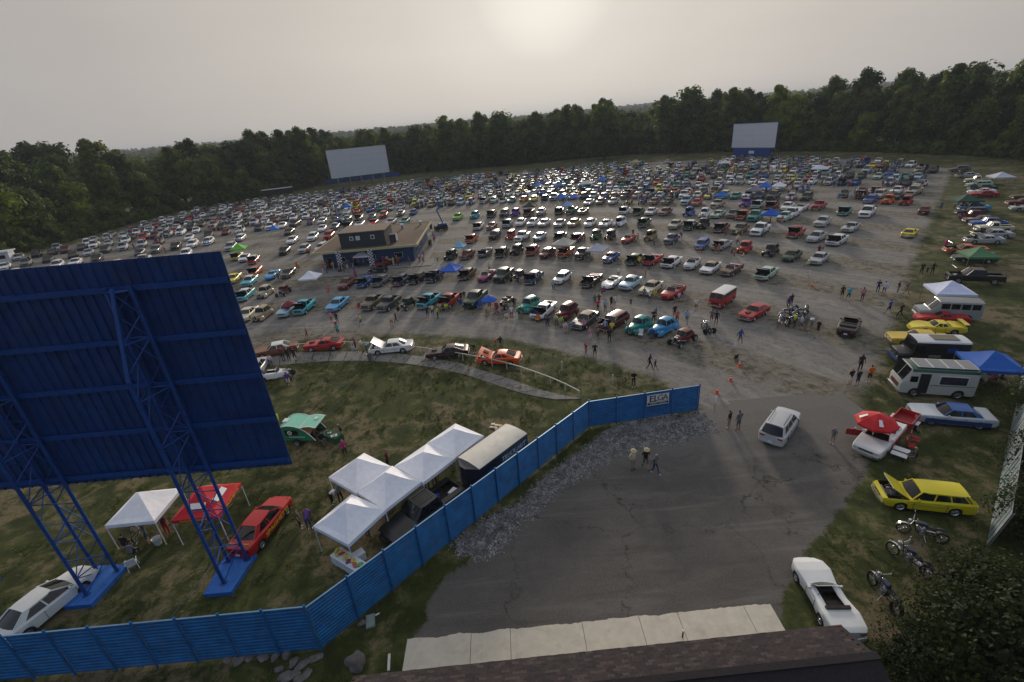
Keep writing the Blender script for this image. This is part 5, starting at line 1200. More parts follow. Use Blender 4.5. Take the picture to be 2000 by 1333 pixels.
for c in indiv:
    L_ = rowcars[c['row']]; lf, rt = side_of(c, L_)
    base = f"{c['col']} {WORD(c['kind'])}" + (' with raised hood' if c['hood'] else '')
    rowt = f"{ORD[c['row']]} row"
    cands = []
    if lf and rt: cands.append(f"{base}, {rowt}, between {short(lf)} and {short(rt)}")
    if lf: cands.append(f"{base}, {rowt}, just right of {short(lf)}")
    if rt: cands.append(f"{base}, {rowt}, just left of {short(rt)}")
    zone = ['far left part', 'left part', 'middle', 'right part', 'far right part'][max(0, min(4, int(c['pp'][0] / 400)))]
    cands.append(f"{base}, {zone} of {rowt}, near {short(lf or rt)}")
    cands.append(f"{base}, {zone} of {rowt}, {ORD[min(19, c['i'] + 1)]} from the left")
    for l in cands:
        if l not in usedlab and len(l.split()) <= 16: break
    usedlab.add(l); c['label'] = l
    lod = 1 if c['d'] < 112 and c['pp'][0] < 2040 else 2
    colr = COLR[c['col']]; j = cr_.uniform(.88, 1.1); colr = tuple(min(.9, v * j) for v in colr)
    o, ob = build_car(c['kind'], c['pos'], c['head'], colr, c['hood'], lod, name={'pickup truck': 'pickup_truck', 'hot rod': 'hot_rod', 'van': 'parked_van'}.get((spec(c['kind']) if c['kind'] in CARS else VANS[c['kind']])['cat'], 'parked_car'), scale=(1.08 if c['row'] > 4 else .98) * (.95 if c['kind'] in ('hotrod', 'roadster', 'modela', 'van') else 1.0))
    tag(o, l, (spec(c['kind']) if c['kind'] in CARS else VANS[c['kind']])['cat'], 'vehicles parked in curved rows on the gravel'); c['obj'] = o
# the rest of the field, one mass of simple cars
def low_car(kind):
    mb = MB(); L2 = 2.4
    dims = {'suv': (2.3, .92, 1.0, 1.68, 1.0, .35, -1.9, -2.2, .95), 'pickup': (2.7, .95, 1.1, 1.8, 1.1, .5, -.7, -.85, .95), 'sedan': (2.4, .9, .92, 1.42, 1.0, .3, -.95, -1.6, .95)}[kind]
    l, w, zs, zr, bf, rf2, rr2, br, k = dims
    for xa, xb, wa, wb_, za, zb_ in ((-l, -l + .25, .84, 1, zs - .1, zs), (-l + .25, bf + .1, 1, 1, zs, zs), (bf + .1, l - .3, 1, .96, zs, zs - .10), (l - .3, l, .96, .82, zs - .10, zs - .22)):
        for s in (1, -1):
            pa = [(xa, s * w * wa * .92, .26), (xa, s * w * wa, .5), (xa, s * w * wa * .93, za), (xa, 0, za + .03)]; pb = [(xb, s * w * wb_ * .92, .26), (xb, s * w * wb_, .5), (xb, s * w * wb_ * .93, zb_), (xb, 0, zb_ + .03)]
            for j in range(3): mb.add([pa[j], pb[j], pb[j + 1], pa[j + 1]], [(0, 1, 2, 3)[::s]], MASSP)
    for x, wa, za, s in ((-l, .84, zs - .1, 1), (l, .82, zs - .22, -1)): mb.add([(x, -w * wa, .3), (x, w * wa, .3), (x, w * wa * .93, za), (x, -w * wa * .93, za)], [(0, 1, 2, 3)[::-s]], MASSP)
    mb.add([(l + .01, -.5, .45), (l + .01, .5, .45), (l + .01, .5, zs - .28), (l + .01, -.5, zs - .28)], [(0, 1, 2, 3)], DARK)
    b_ = [(bf, w * .84), (br, w * .84)]; t_ = [(rf2, w * .66), (rr2, w * .66)]
    mb.add([(bf, -w * .84, zs), (bf, w * .84, zs), (rf2, w * .66, zr), (rf2, -w * .66, zr)], [(0, 1, 2, 3)], GLASS); mb.add([(br, w * .84, zs), (br, -w * .84, zs), (rr2, -w * .66, zr), (rr2, w * .66, zr)], [(0, 1, 2, 3)], GLASS)
    for s in (1, -1): mb.add([(bf, s * w * .84, zs), (br, s * w * .84, zs), (rr2, s * w * .66, zr), (rf2, s * w * .66, zr)], [(0, 1, 2, 3)[::-s]], GLASS)
    mb.add([(rf2, -w * .68, zr), (rf2, w * .68, zr), (rf2 * .5 + rr2 * .5, w * .5, zr + .06), (rr2, w * .68, zr), (rr2, -w * .68, zr), (rf2 * .5 + rr2 * .5, -w * .5, zr + .06)], [(0, 1, 2, 5), (5, 2, 3, 4)], MASSP)
    for s in (1, -1):
        mb.beam((bf, s * w * .82, zs), (rf2, s * w * .66, zr), .07, .07, MASSP, up=(0, 1, 0)); mb.beam((br, s * w * .82, zs), (rr2, s * w * .66, zr), .16, .07, MASSP, up=(0, 1, 0))
        for x in (-1.4, 1.45): mb.tube((x, s * (w - .2), .34), (x, s * (w + .01), .34), .34, TYRE, 8)
    return mb
MASSP, t_, b__ = newmat('far_car_paint'); an = N(t_, 'ShaderNodeAttribute', attribute_name='tint'); t_.links.new(an.outputs['Color'], b__.inputs['Base Color']); b__.inputs['Roughness'].default_value = .5; b__.inputs['Coat Weight'].default_value = .08
LC = {k: low_car(k) for k in ('suv', 'pickup', 'sedan')}
mm = MB(); tint = []
for c in mass:
    k = 'suv' if c['kind'] in ('suv', 'wagon', 'sedan40', 'modela', 'hatch') else 'pickup' if c['kind'] in ('pickup50', 'pickupnew', 'camino') else 'sedan'
    M = Matrix.Translation(c['pos']) @ Matrix.Rotation(c['head'], 4, 'Z') @ Matrix.Scale(1.08, 4); n0 = len(mm.f); mm.join(LC[k], M)
    if c['hood']: mm.add([M @ Vector(p) for p in ((1.0, -.75, .95), (1.0, .75, .95), (1.75, .75, 1.75), (1.75, -.75, 1.75))], [(0, 1, 2, 3)], MASSP); mm.add([M @ Vector(p) for p in ((1.0, -.75, .96), (2.1, -.75, .88), (2.1, .75, .88), (1.0, .75, .96))], [(0, 1, 2, 3)], DARK)
    colr = COLR[c['col']]; tint += [colr[:3]] * (len(mm.f) - n0)
me = mm.mesh('distant_cars'); a = me.attributes.new('tint', 'FLOAT_COLOR', 'FACE'); a.data.foreach_set('color', np.array([(*t, 1) for t in tint], dtype=np.float32).ravel()) if len(tint) == len(me.polygons) else print('TINT MISMATCH', len(tint), len(me.polygons))
o = mesh_obj('distant_cars', me); tag(o, 'hundreds of small cars in the farthest curved rows', 'cars', None, 'stuff')
print('CARS', len(indiv), len(mass))
# ------------------------------------------------------------------ single vehicles, read off the photograph by nose and tail
def nt_place(nose, tail, z=.6):
    a, b_ = at(*nose, z), at(*tail, z); c = (a + b_) / 2; return Vector((c.x, c.y, 0)), math.atan2((a - b_).y, (a - b_).x), (a - b_).length
GE = 'vehicles parked on the verge right of the road'
def vehicle(kind, nose, tail, col, label, hood=False, z=.6, lod=0, name='parked_car', group=None, roofcol=None, paint=None, scale=.98, cat=None, head=None):
    p, h, L_ = nt_place(nose, tail, z); col = COLR[col] if isinstance(col, str) else col
    if head is not None: h = R_(head)
    o, ob = build_car(kind, p, h, col, hood, lod, name, roofcol, paint, scale)
    tag(o, label, cat or (spec(kind) if kind in CARS else VANS[kind])['cat'], group); usedlab.add(label); return o, ob
def frame_local(o, pt, right, up): return frame(pt, right, up)
# on the apron and the roads
o, ob = vehicle('suv', (1541, 806), (1506, 858), (.50, .51, .53), 'silver white SUV with roof rails driving up the asphalt apron', name='moving_car')
vehicle('sportsopen', (1573, 1094), (1660, 1238), (.70, .72, .72), 'white low sports car with open roof beside the pale slabs', scale=.94)
vehicle('convnew', (1667, 618), (1650, 655), 'black', 'black open convertible driving on the gravel toward the exit road', name='moving_car', scale=1.0)
vehicle('muscle', (1786, 446), (1768, 463), 'yellow', 'pale yellow coupe driving away along the gravel road', name='moving_car', scale=1.0)
vehicle('sedannew', (1808, 403), (1802, 419), 'maroon', 'dark red sedan driving away on the far part of the gravel road', name='moving_car', scale=1.0)
# the right-hand verge
o, ob = vehicle('wagon', (1712, 966), (1893, 973), (.66, .56, .01), 'bright yellow station wagon with raised hood on the right verge', hood=38, group=GE, head=163)
o, ob = vehicle('sedan60', (1779, 800), (1938, 820), (.50, .54, .58), 'pale blue hardtop with dark blue roof and lower sides on the verge', group=GE, roofcol=(.01, .10, .36), head=160)
for s in (1, -1):
    mb = MB(); mb.box((-.1, s * .975, .52), (4.0, .03, .34), paintm('dark_blue_side', (.008, .045, .18))); mb.obj('side_panel', o)
o, ob = vehicle('convert', (1681, 888), (1752, 822), (.66, .67, .68), 'red and white open convertible with its door open below the red parasol', group=GE, head=215)
REDP = paintm('red_side_paint', (.40, .012, .015))
for s in (1, -1):
    mb = MB(); mb.box((-.75, s * .958, .60), (2.9, .03, .40), REDP); mb.obj('side_panel', o)
mb = MB(); mb.box((0, 0, 0), (1.05, .08, .52), REDP); mb.box((0, .03, .02), (.98, .05, .4), REDINT); mb.box((0, -.03, .18), (1.05, .06, .14), WHITEPL); d_ = mb.obj('door', o, (.62, -1.38, .62), R_(-62))
mb = MB(); mb.box((0, 0, .34), (.1, .14, .1), CHROME); mb.obj('mirror', d_)
mb = MB(); mb.box((-.5, 0, .55), (1.6, 1.5, .04), mat('papers_on_deck', (.5, .42, .35), .8, 0, 0, .8, 9)) if False else None
# boxy campers
def camper(label, nose, tail, kw, col, name, L_, Wd, Hh, a, group=GE, z=1.2, head=None):
    p, h, _ = nt_place(nose, tail, z); h = R_(head) if head else h; P = van_parts(L_, Wd, Hh, *a, **kw); o = empty(name, p, h); objs = {}
    for k, (mb, par) in P.items():
        x = mb.obj(part_name(k), objs.get(par, o)); x.color = (*col, 1); objs[k] = x; 
        if part_name(k) in ('body', 'roof'): weld(x.data)
    tag(o, label, 'camper van' if 'camper' in label else 'van', group); return o, objs
GREENP = paintm('dark_green_paint', (.015, .07, .045)); SKYR = paintm('white_fibreglass', (.60, .62, .64), .5, .2)
o, ob = camper('white camper bus with dark green roof band and rooftop panels on the verge', (1757, 742), (1885, 738), dict(roofm=GREENP, side_win=0, round_=.30, wr=.38), (.50, .52, .48), 'camper_bus', 5.0, 2.15, 2.55, (.55, 1.35, (-1.45, 1.45)), head=162)
for i in range(4): mb = MB(); mb.box((-1.95 + i * 1.0, 0, 2.60), (.96, 1.55, .05), WHITEPL); mb.box((-1.95 + i * 1.0, 0, 2.63), (.86, 1.4, .03), STEEL); mb.obj('roof_panel', o)
mb = MB(); mb.box((1.0, 1.07, 1.25), (.7, .03, 1.75), DARK); mb.obj('side_door', o)
mb = MB(); mb.box((-.9, 1.07, 1.62), (1.9, .03, .80), WHITEPL); mb.box((-.9, 1.085, 1.62), (1.78, .02, .68), mat('dark_side_print', (.03, .03, .05), .4, 0, 0, .8, 5)); mb.obj('side_window', o)
mb = MB(); mb.box((1.72, 1.07, 1.62), (.5, .03, .5), GLASS); mb.obj('side_window', o)
mb = MB(); mb.box((2.515, 0, .82), (.04, 1.3, .34), mat('maroon_grille', (.10, .015, .015), .5)); mb.obj('grille_panel', o)
mb = MB(); mb.box((-.9, 1.08, 1.16), (2.9, .02, .04), GREENP); mb.obj('stripe', o)
o, ob = camper('black step van with pale blue roof and blue bumper on the verge', (1750, 688), (1877, 676), dict(roofm=SKYR, side_win=0, hood=.9, round_=.16, wr=.36), (.012, .013, .016), 'step_van', 5.2, 2.0, 2.35, (.25, 1.2, (-1.5, 1.6)), head=163)
mb = MB(); mb.box((-.9, 0, 2.40), (1.9, 1.1, .04), mat('roof_hatch', (.18, .16, .11), .8)); mb.obj('roof_hatch', o)
mb = MB(); mb.box((1.15, 1.0, 1.55), (.7, .03, .7), GLASS); mb.obj('side_window', o)
mb = MB(); mb.box((-1.3, 1.0, 1.55), (.8, .02, .45), BLUESTEEL); mb.box((-.1, 1.0, .95), (.9, .02, .22), STEEL); mb.obj('side_emblem', o)
mb = MB(); mb.box((2.66, 0, .42), (.12, 1.9, .22), BLUESTEEL); mb.obj('bumper_cover', o)
mb = MB(); mb.box((2.63, 0, .95), (.05, .85, .55), CHROME); mb.box((2.66, 0, .95), (.02, .7, .42), DARK); mb.obj('radiator_grille', o)
o, ob = camper('silver conversion van with black side windows under the white canopy', (1795, 600), (1908, 602), dict(roofm=STEEL, side_win=4, hood=.85, round_=.2, wr=.36), (.30, .33, .33), 'conversion_van', 5.3, 1.95, 2.15, (.75, 1.2, (-1.5, 1.6)), head=158)
vehicle('sedan60', (1738, 662), (1850, 660), (.62, .42, .04), 'orange yellow old car mostly hidden behind the black step van', group=GE, head=160)
o, ob = vehicle('sports', (1775, 636), (1886, 640), 'yellow', 'yellow wedge sports car with a tall rear wing on the verge', group=GE, head=160)
mb = MB(); mb.box((-2.1, 0, 1.22), (.42, 1.7, .05), PAINT); mb.box((-2.0, .7, 1.05), (.2, .04, .34), PAINT); mb.box((-2.0, -.7, 1.05), (.2, .04, .34), PAINT); w_ = mb.obj('rear_wing', o); w_.color = (*COLR['yellow'], 1)
vehicle('sports', (1788, 621), (1890, 618), 'red', 'dark red curvy sports car between the yellow sports car and silver van', group=GE, head=160)
GR = [((1855, 545), (1948, 540), 'pickupnew', 'black', True, 'black truck with raised hood beyond the white canopy'), ((1862, 503), (1945, 505), 'wagon', 'dark green', False, 'dark green wagon beside the light green tent'), ((1855, 489), (1915, 486), 'camino', 'orange', True, 'orange pickup with raised hood behind the light green tent'),
      ((1878, 466), (1968, 470), 'muscle', 'silver', True, 'silver white fastback with raised hood on the right verge'), ((1900, 456), (1978, 458), 'sedan60', 'silver', True, 'silver hardtop with raised hood behind the silver white fastback'), ((1900, 446), (1978, 446), 'pickup50', 'cream', False, 'cream pickup truck with long white bed cover on the verge'),
      ((1892, 437), (1965, 437), 'pickup50', 'blue', False, 'bright blue pickup truck on the right verge'), ((1880, 429), (1955, 430), 'sedan60', 'brown', False, 'brown hardtop next to the bright blue pickup'), ((1867, 421), (1932, 423), 'coupe40', 'maroon', True, 'maroon forties coupe with raised hood on the verge'),
      ((1862, 413), (1932, 414), 'wagon', 'dark grey', False, 'dark grey wagon with pale roof line on the verge'), ((1866, 405), (1940, 406), 'car50', 'sky blue', True, 'light blue fifties car with raised hood by the dark green tent'), ((1893, 378), (1950, 381), 'sedan60', 'red', False, 'red car just behind the dark green tent'),
      ((1887, 372), (1950, 376), 'muscle', 'white', False, 'long white fastback above the dark green tent'), ((1893, 366), (1945, 368), 'sedan60', 'dark green', True, 'dark green hardtop with raised hood on the far verge'), ((1882, 360), (1943, 361), 'wagon', 'mint', False, 'mint wagon on the far verge'),
      ((1880, 352), (1935, 353), 'pickup50', 'cream', False, 'cream pickup truck on the far verge'), ((1863, 342), (1918, 343), 'sedan60', 'silver', True, 'silver hardtop with raised hood at the far end of the verge'),
      ((1978, 404), (2035, 407), 'muscle', 'silver', False, 'silver grey fastback at the right edge of the photo'), ((1972, 394), (2025, 396), 'sedan60', 'maroon', False, 'maroon hardtop at the right edge of the photo'), ((1984, 383), (2030, 385), 'sedan60', 'brown', False, 'brown car farthest back at the right edge'), ((1858, 332), (1890, 330), 'suv', 'grey', False, 'grey car carrying a boat shape at the far end of the verge')]
for nn, tt, k, c, hd, lab in GR: vehicle(k, nn, tt, c, lab, hood=hd, lod=1 if nn[1] > 400 else 2, group=GE, name='pickup_truck' if 'pickup' in k or k == 'camino' else 'parked_car', head=155)
# behind the rail on the grass
GB = 'cars parked behind the white rail'
vehicle('sedan60w', (503, 690), (572, 674), 'rust', 'copper brown hardtop with white roof nearest the big screen', group=GB, head=196)
vehicle('muscle', (594, 676), (672, 668), 'red', 'red fastback coupe behind the white rail', group=GB, head=178)
vehicle('sedan60', (722, 682), (806, 672), (.78, .78, .76), 'long white hardtop with raised hood behind the white rail', hood=40, group=GB, head=181)
vehicle('muscle', (836, 688), (912, 685), (.030, .008, .012), 'very dark maroon fastback behind the white rail', group=GB, head=180)
vehicle('muscle', (932, 694), (1018, 702), (.72, .10, .015), 'bright orange coupe with raised hood behind the white rail', hood=30, group=GB, head=168)
o, ob = vehicle('roadster', (566, 733), (512, 730), 'white', 'white dune buggy with a small windscreen beside the walkway', name='dune_buggy', cat='buggy', head=5)
vehicle('sedannew', (505, 712), (497, 722), 'silver', 'silver car half hidden behind the edge of the big screen', lod=1, head=100)
# inside the fence
vehicle('sedannew', (152, 1124), (10, 1238), (.68, .69, .66), 'white coupe with black roof hatch between screen tower and fence', z=.7, scale=1.02)
o, ob = vehicle('sedannew', (541, 983), (478, 1062), (.42, .012, .016), 'red sedan with yellow lettering beside the red canopy', z=.7, scale=1.0)
YELL = mat('yellow_print', (.80, .50, .03), .5)
put_text(o, 'SPAGHETTI', .42, frame((.25, -.965, .62), (1, 0, 0), (0, .05, 1)), YELL, sx=1.15, weight=.02)
put_text(o, 'Gotta have spaghetti', .15, frame((-2.05, 0, 1.035), (0, 1, 0), (1, 0, .05)), YELL, sx=1.0, weight=.01)
o, ob = vehicle('pickupnew', (757, 1047), (886, 948), (.012, .014, .018), 'black pickup truck parked along the inside of the blue fence', z=1.0, name='pickup_truck', scale=1.02, head=226)
for i in range(5): mb = MB(); mb.beam((.42, -.4 + i * .2, 1.855), (-.72, -.4 + i * .2, 1.85), .03, .02, DARK); mb.obj('roof_rib', o)
pk = o
def on(o, x, y, z): return Matrix.Translation(o.location) @ Matrix.Rotation(o.rotation_euler.z, 4, 'Z') @ Vector((x, y, z))
def thing_box(name, o, xyz, dims, m, label, cat, rz=0.0, group=None, extra=None):
    p = on(o, *xyz); mb = MB(); mb.box((0, 0, dims[2] / 2), dims, m); 
    if extra: extra(mb)
    x = mb.obj(name, None, p, o.rotation_euler.z + rz); tag(x, label, cat, group); return x
thing_box('plastic_crate', pk, (-1.35, -.35, .70), (.45, .35, .22), mat('blue_plastic', (.01, .06, .55), .5), 'blue plastic crate in the bed of the black pickup', 'crate', .3, extra=lambda mb: mb.box((0, 0, .24), (.38, .28, .02), BLUESTEEL))
thing_box('foam_box', pk, (-2.3, .35, .70), (.6, .4, .3), WHITEPL, 'white foam box near the tailgate of the black pickup', 'box', .2, extra=lambda mb: mb.box((0, 0, .32), (.62, .42, .05), WHITEPL))
thing_box('carton', pk, (-1.15, -.05, .70), (.4, .3, .25), mat('cardboard', (.30, .2, .11), .9), 'brown cardboard carton beside the blue crate in the pickup', 'box', .6, extra=lambda mb: mb.box((0, 0, .26), (.41, .05, .01), WHITEPL))
# enclosed trailer
p, h, L_ = nt_place((912, 938), (1003, 872), 1.6); TRM = paintm('charcoal_trailer_side', (.012, .018, .035)); TRD = paintm('charcoal_metal', (.035, .04, .05), .4, .3)
h = R_(226); p = on(pk, -6.35, .35, 0); p.z = 0
tr = empty('enclosed_trailer', p, h); tag(tr, 'dark enclosed trailer with pale roof behind the black pickup', 'trailer')
Lt, Wt, Ht, z0 = 4.9, 2.15, 2.25, .42
mb = MB(); mb.extrude([(-Lt / 2, -Wt / 2), (Lt / 2, -Wt / 2), (Lt / 2 + .55, -.25), (Lt / 2 + .55, .25), (Lt / 2, Wt / 2), (-Lt / 2, Wt / 2)], z0, Ht, TRM); mb.obj('body', tr)
mb = MB(); rg = []
for x, k in ((-Lt / 2 - .02, 0), (Lt / 2 + .0, 0), (Lt / 2 + .5, -.25)):
    rg.append([(x, y * Wt / 2 * (1.01 if k == 0 else .3), Ht + .14 * (1 - abs(y) ** 2.2) + k) for y in (-1, -.92, -.6, 0, .6, .92, 1)])
mb.rings(rg[:2], mat('pale_trailer_roof', (.58, .56, .50), .6, .1, 0, .12, .9, dirt=.15), closed=False); mb.rings(rg[1:], TRD, closed=False); mb.obj('roof', tr)
for s in (1, -1):
    mb = MB(); mb.box((0, s * (Wt / 2 + .01), Ht - .06), (Lt, .03, .16), TRD); mb.obj('trim', tr)
    put_text(tr, 'TRUCK-HUT', .55, frame((-.9, s * (Wt / 2 + .013), 1.65), (s * -1 if s > 0 else 1, 0, 0), (0, 0, 1)), SKYR, shear=.25, sx=.82, weight=.03)
    mb = MB(); mb.ell((1.5, s * (Wt / 2 + .003), 1.25), (.6, .02, .42), BLUESTEEL, 12, 6); mb.obj('side_emblem', tr)
    for x in (-.55, .35):
        w_ = MB(); a, b_ = wheel_mb(.33, .2); w_.join(a, Matrix.Translation((x, s * (Wt / 2 - .05), .33)) @ (Matrix.Identity(4) if s > 0 else Matrix.Rotation(PI, 4, 'Z'))); q = w_.obj('wheel', tr)
        w_ = MB(); w_.join(b_, Matrix.Translation((x, s * (Wt / 2 - .05), .33)) @ (Matrix.Identity(4) if s > 0 else Matrix.Rotation(PI, 4, 'Z'))); w_.obj('rim', q)
    mb = MB(); mb.box((-.1, s * (Wt / 2 + .08), .76), (2.0, .22, .04), TRD); mb.obj('fender', tr)
mb = MB(); mb.beam((Lt / 2, .6, .45), (Lt / 2 + 1.3, 0, .45), .08, .08, TRD); mb.beam((Lt / 2, -.6, .45), (Lt / 2 + 1.3, 0, .45), .08, .08, TRD); mb.tube((Lt / 2 + 1.2, 0, .1), (Lt / 2 + 1.2, 0, .8), .04, CHROME, 6); mb.obj('drawbar', tr)
mb = MB(); mb.box((Lt / 2 + .3, .72, 1.2), (.5, .5, .9), mat('equipment_box', (.10, .11, .12), .4, .6, 0, .9, 9)); 
# teardrop trailer
p, h, L_ = nt_place((548, 842), (632, 838), .9); GTL = paintm('light_green_roof', (.20, .58, .42), .35, .4); GTS = paintm('mid_green_side', (.012, .20, .10), .4, .4)
td = empty('teardrop_trailer', (p.x - .15, p.y - .1, 0), R_(-8)); tag(td, 'green teardrop trailer with white trim and raised rear hatch', 'trailer')
L2, Wd2 = 1.9, .9
prof = [(-1.75, .55), (-1.78, .95), (-1.6, 1.35), (-1.25, 1.72), (-.8, 1.93), (-.3, 2.0), (.25, 1.93), (.7, 1.76)]; rear = [(.7, 1.76), (1.1, 1.45), (1.5, 1.0), (1.8, .55)]
mb = MB()
for s in (1, -1):
    pl = [(x, s * Wd2, z) for x, z in prof + rear[1:]]; mb.add(pl, [tuple(range(len(pl)))[::s]], GTS)
mb.box((0, 0, .5), (3.55, 1.75, .1), DARK); mb.add([(.7, -Wd2, 1.76), (.7, Wd2, 1.76), (.72, Wd2, .6), (.72, -Wd2, .6)], [(0, 1, 2, 3)], mat('galley_wood', (.42, .25, .11), .6, 0, 0, .6, 7)); mb.obj('body', td)
mb = MB(); mb.rings([[(x, y, z) for x, z in prof] for y in (-Wd2 - .01, Wd2 + .01)], GTL, closed=False, smooth=True); mb.obj('roof', td)
mb = MB()
for s in (1, -1):
    for a, b_ in zip((prof + rear[1:])[:-1], (prof + rear[1:])[1:]): mb.beam((a[0], s * (Wd2 + .015), a[1]), (b_[0], s * (Wd2 + .015), b_[1]), .05, .045, WHITEPL, up=(0, 1, 0))
mb.box((.71, 0, 1.79), (.05, 1.85, .05), WHITEPL); mb.obj('trim', td)
mb = MB(); hp = [(.7, 1.80), (1.15, 1.92), (1.6, 1.93), (2.05, 1.82)]; mb.rings([[(x, y, z) for x, z in hp] for y in (-Wd2, Wd2)], GTL, closed=False, smooth=True); mb.rings([[(x, y, z - .05) for x, z in hp] for y in (-Wd2, Wd2)], GTS, closed=False)
for s in (1, -1):
    for a, b_ in zip(hp[:-1], hp[1:]): mb.beam((a[0], s * Wd2, a[1] - .02), (b_[0], s * Wd2, b_[1] - .02), .04, .07, WHITEPL, up=(0, 1, 0))
mb.box((2.05, 0, 1.8), (.05, 1.85, .07), WHITEPL); hh = mb.obj('rear_hatch', td)
mb = MB(); mb.box((1.6, .3, 1.96), (.3, .35, .03), WHITEPL); mb.obj('sticker', hh)
mb = MB(); mb.box((-.9, 0, 1.97), (.45, .5, .08), WHITEPL); mb.obj('roof_vent', td)
mb = MB(); mb.box((.95, 0, .95), (.45, 1.6, .06), mat('worktop', (.6, .42, .2), .6)); mb.box((.85, .4, 1.12), (.2, .3, .3), mat('packets', (.5, .25, .12), .7, 0, 0, .9, 12)); mb.obj('galley', td)
mb = MB(); mb.box((-.15, -Wd2 - .015, 1.32), (1.1, .03, .5), DARK); mb.box((-.15, -Wd2 - .03, 1.32), (1.0, .02, .42), GLASS); wn = mb.obj('window', td)
mb = MB(); mb.tube((-.28, -Wd2 - .03, 1.33), (-.28, -Wd2 - .05, 1.33), .2, WHITEPL, 12); mb.tube((-.28, -Wd2 - .05, 1.33), (-.28, -Wd2 - .056, 1.33), .12, STEEL, 10); mb.obj('round_sticker', wn)
mb = MB(); mb.tube((-1.3, -Wd2 - .0, 1.35), (-1.3, -Wd2 - .02, 1.35), .15, DARK, 12); mb.tube((-1.3, -Wd2 - .02, 1.35), (-1.3, -Wd2 - .03, 1.35), .08, REDP, 8); mb.obj('badge', td)
mb = MB(); mb.box((-1.2, -Wd2 - .01, .72), (.45, .02, .28), WHITEPL); mb.obj('notice', td)
put_text(td, 'M', .4, frame((-1.2, -Wd2 - .015, 1.04), (1, 0, 0), (0, 0, 1)), WHITEPL, weight=.03)
put_text(td, 'Real West Runabouts', .155, frame((.25, -Wd2 - .015, .92), (1, 0, 0), (0, 0, 1)), WHITEPL, weight=.012)
for s in (1, -1):
    w_ = MB(); a, b_ = wheel_mb(.33, .2); M = Matrix.Translation((.1, s * (Wd2 - .02), .33)) @ (Matrix.Identity(4) if s > 0 else Matrix.Rotation(PI, 4, 'Z')); w_.join(a, M); q = w_.obj('wheel', td); w_ = MB(); w_.join(b_, M); w_.obj('rim', q)
    mb = MB(); mb.rings([[(.1 + .46 * math.cos(t), y, .33 + .40 * math.sin(t)) for t in [PI * i / 8 for i in range(9)]] for y in (s * (Wd2 - .05), s * (Wd2 + .14))], DARK, closed=False); mb.obj('fender', td)
mb = MB(); mb.beam((-1.7, .4, .5), (-2.9, 0, .5), .07, .07, DARK); mb.beam((-1.7, -.4, .5), (-2.9, 0, .5), .07, .07, DARK); mb.obj('drawbar', td)
# small red trailer behind the convertible
q = at(1767, 822, .5); rt = empty('utility_trailer', (q.x, q.y, 0), R_(215)); tag(rt, 'small open red trailer behind the red and white convertible', 'trailer')
mb = MB()
for a, b_, c, d in ((0, .6, 1.9, .06), (0, -.6, 1.9, .06)): mb.box((a, b_, .72), (c, d, .45), REDP)
mb.box((-.95, 0, .72), (.06, 1.2, .45), REDP); mb.box((.95, 0, .72), (.06, 1.2, .45), REDP); mb.box((0, 0, .5), (1.9, 1.2, .05), REDINT); mb.beam((.95, 0, .45), (1.9, 0, .42), .07, .07, DARK); mb.obj('bed', rt)
for s in (1, -1):
    w_ = MB(); a, b_ = wheel_mb(.28, .18); M = Matrix.Translation((0, s * .74, .28)) @ (Matrix.Identity(4) if s > 0 else Matrix.Rotation(PI, 4, 'Z')); w_.join(a, M); q = w_.obj('wheel', rt); w_ = MB(); w_.join(b_, M); w_.obj('rim', q); mb = MB(); mb.box((0, s * .76, .62), (.62, .2, .05), WHITEPL); mb.obj('fender', rt)

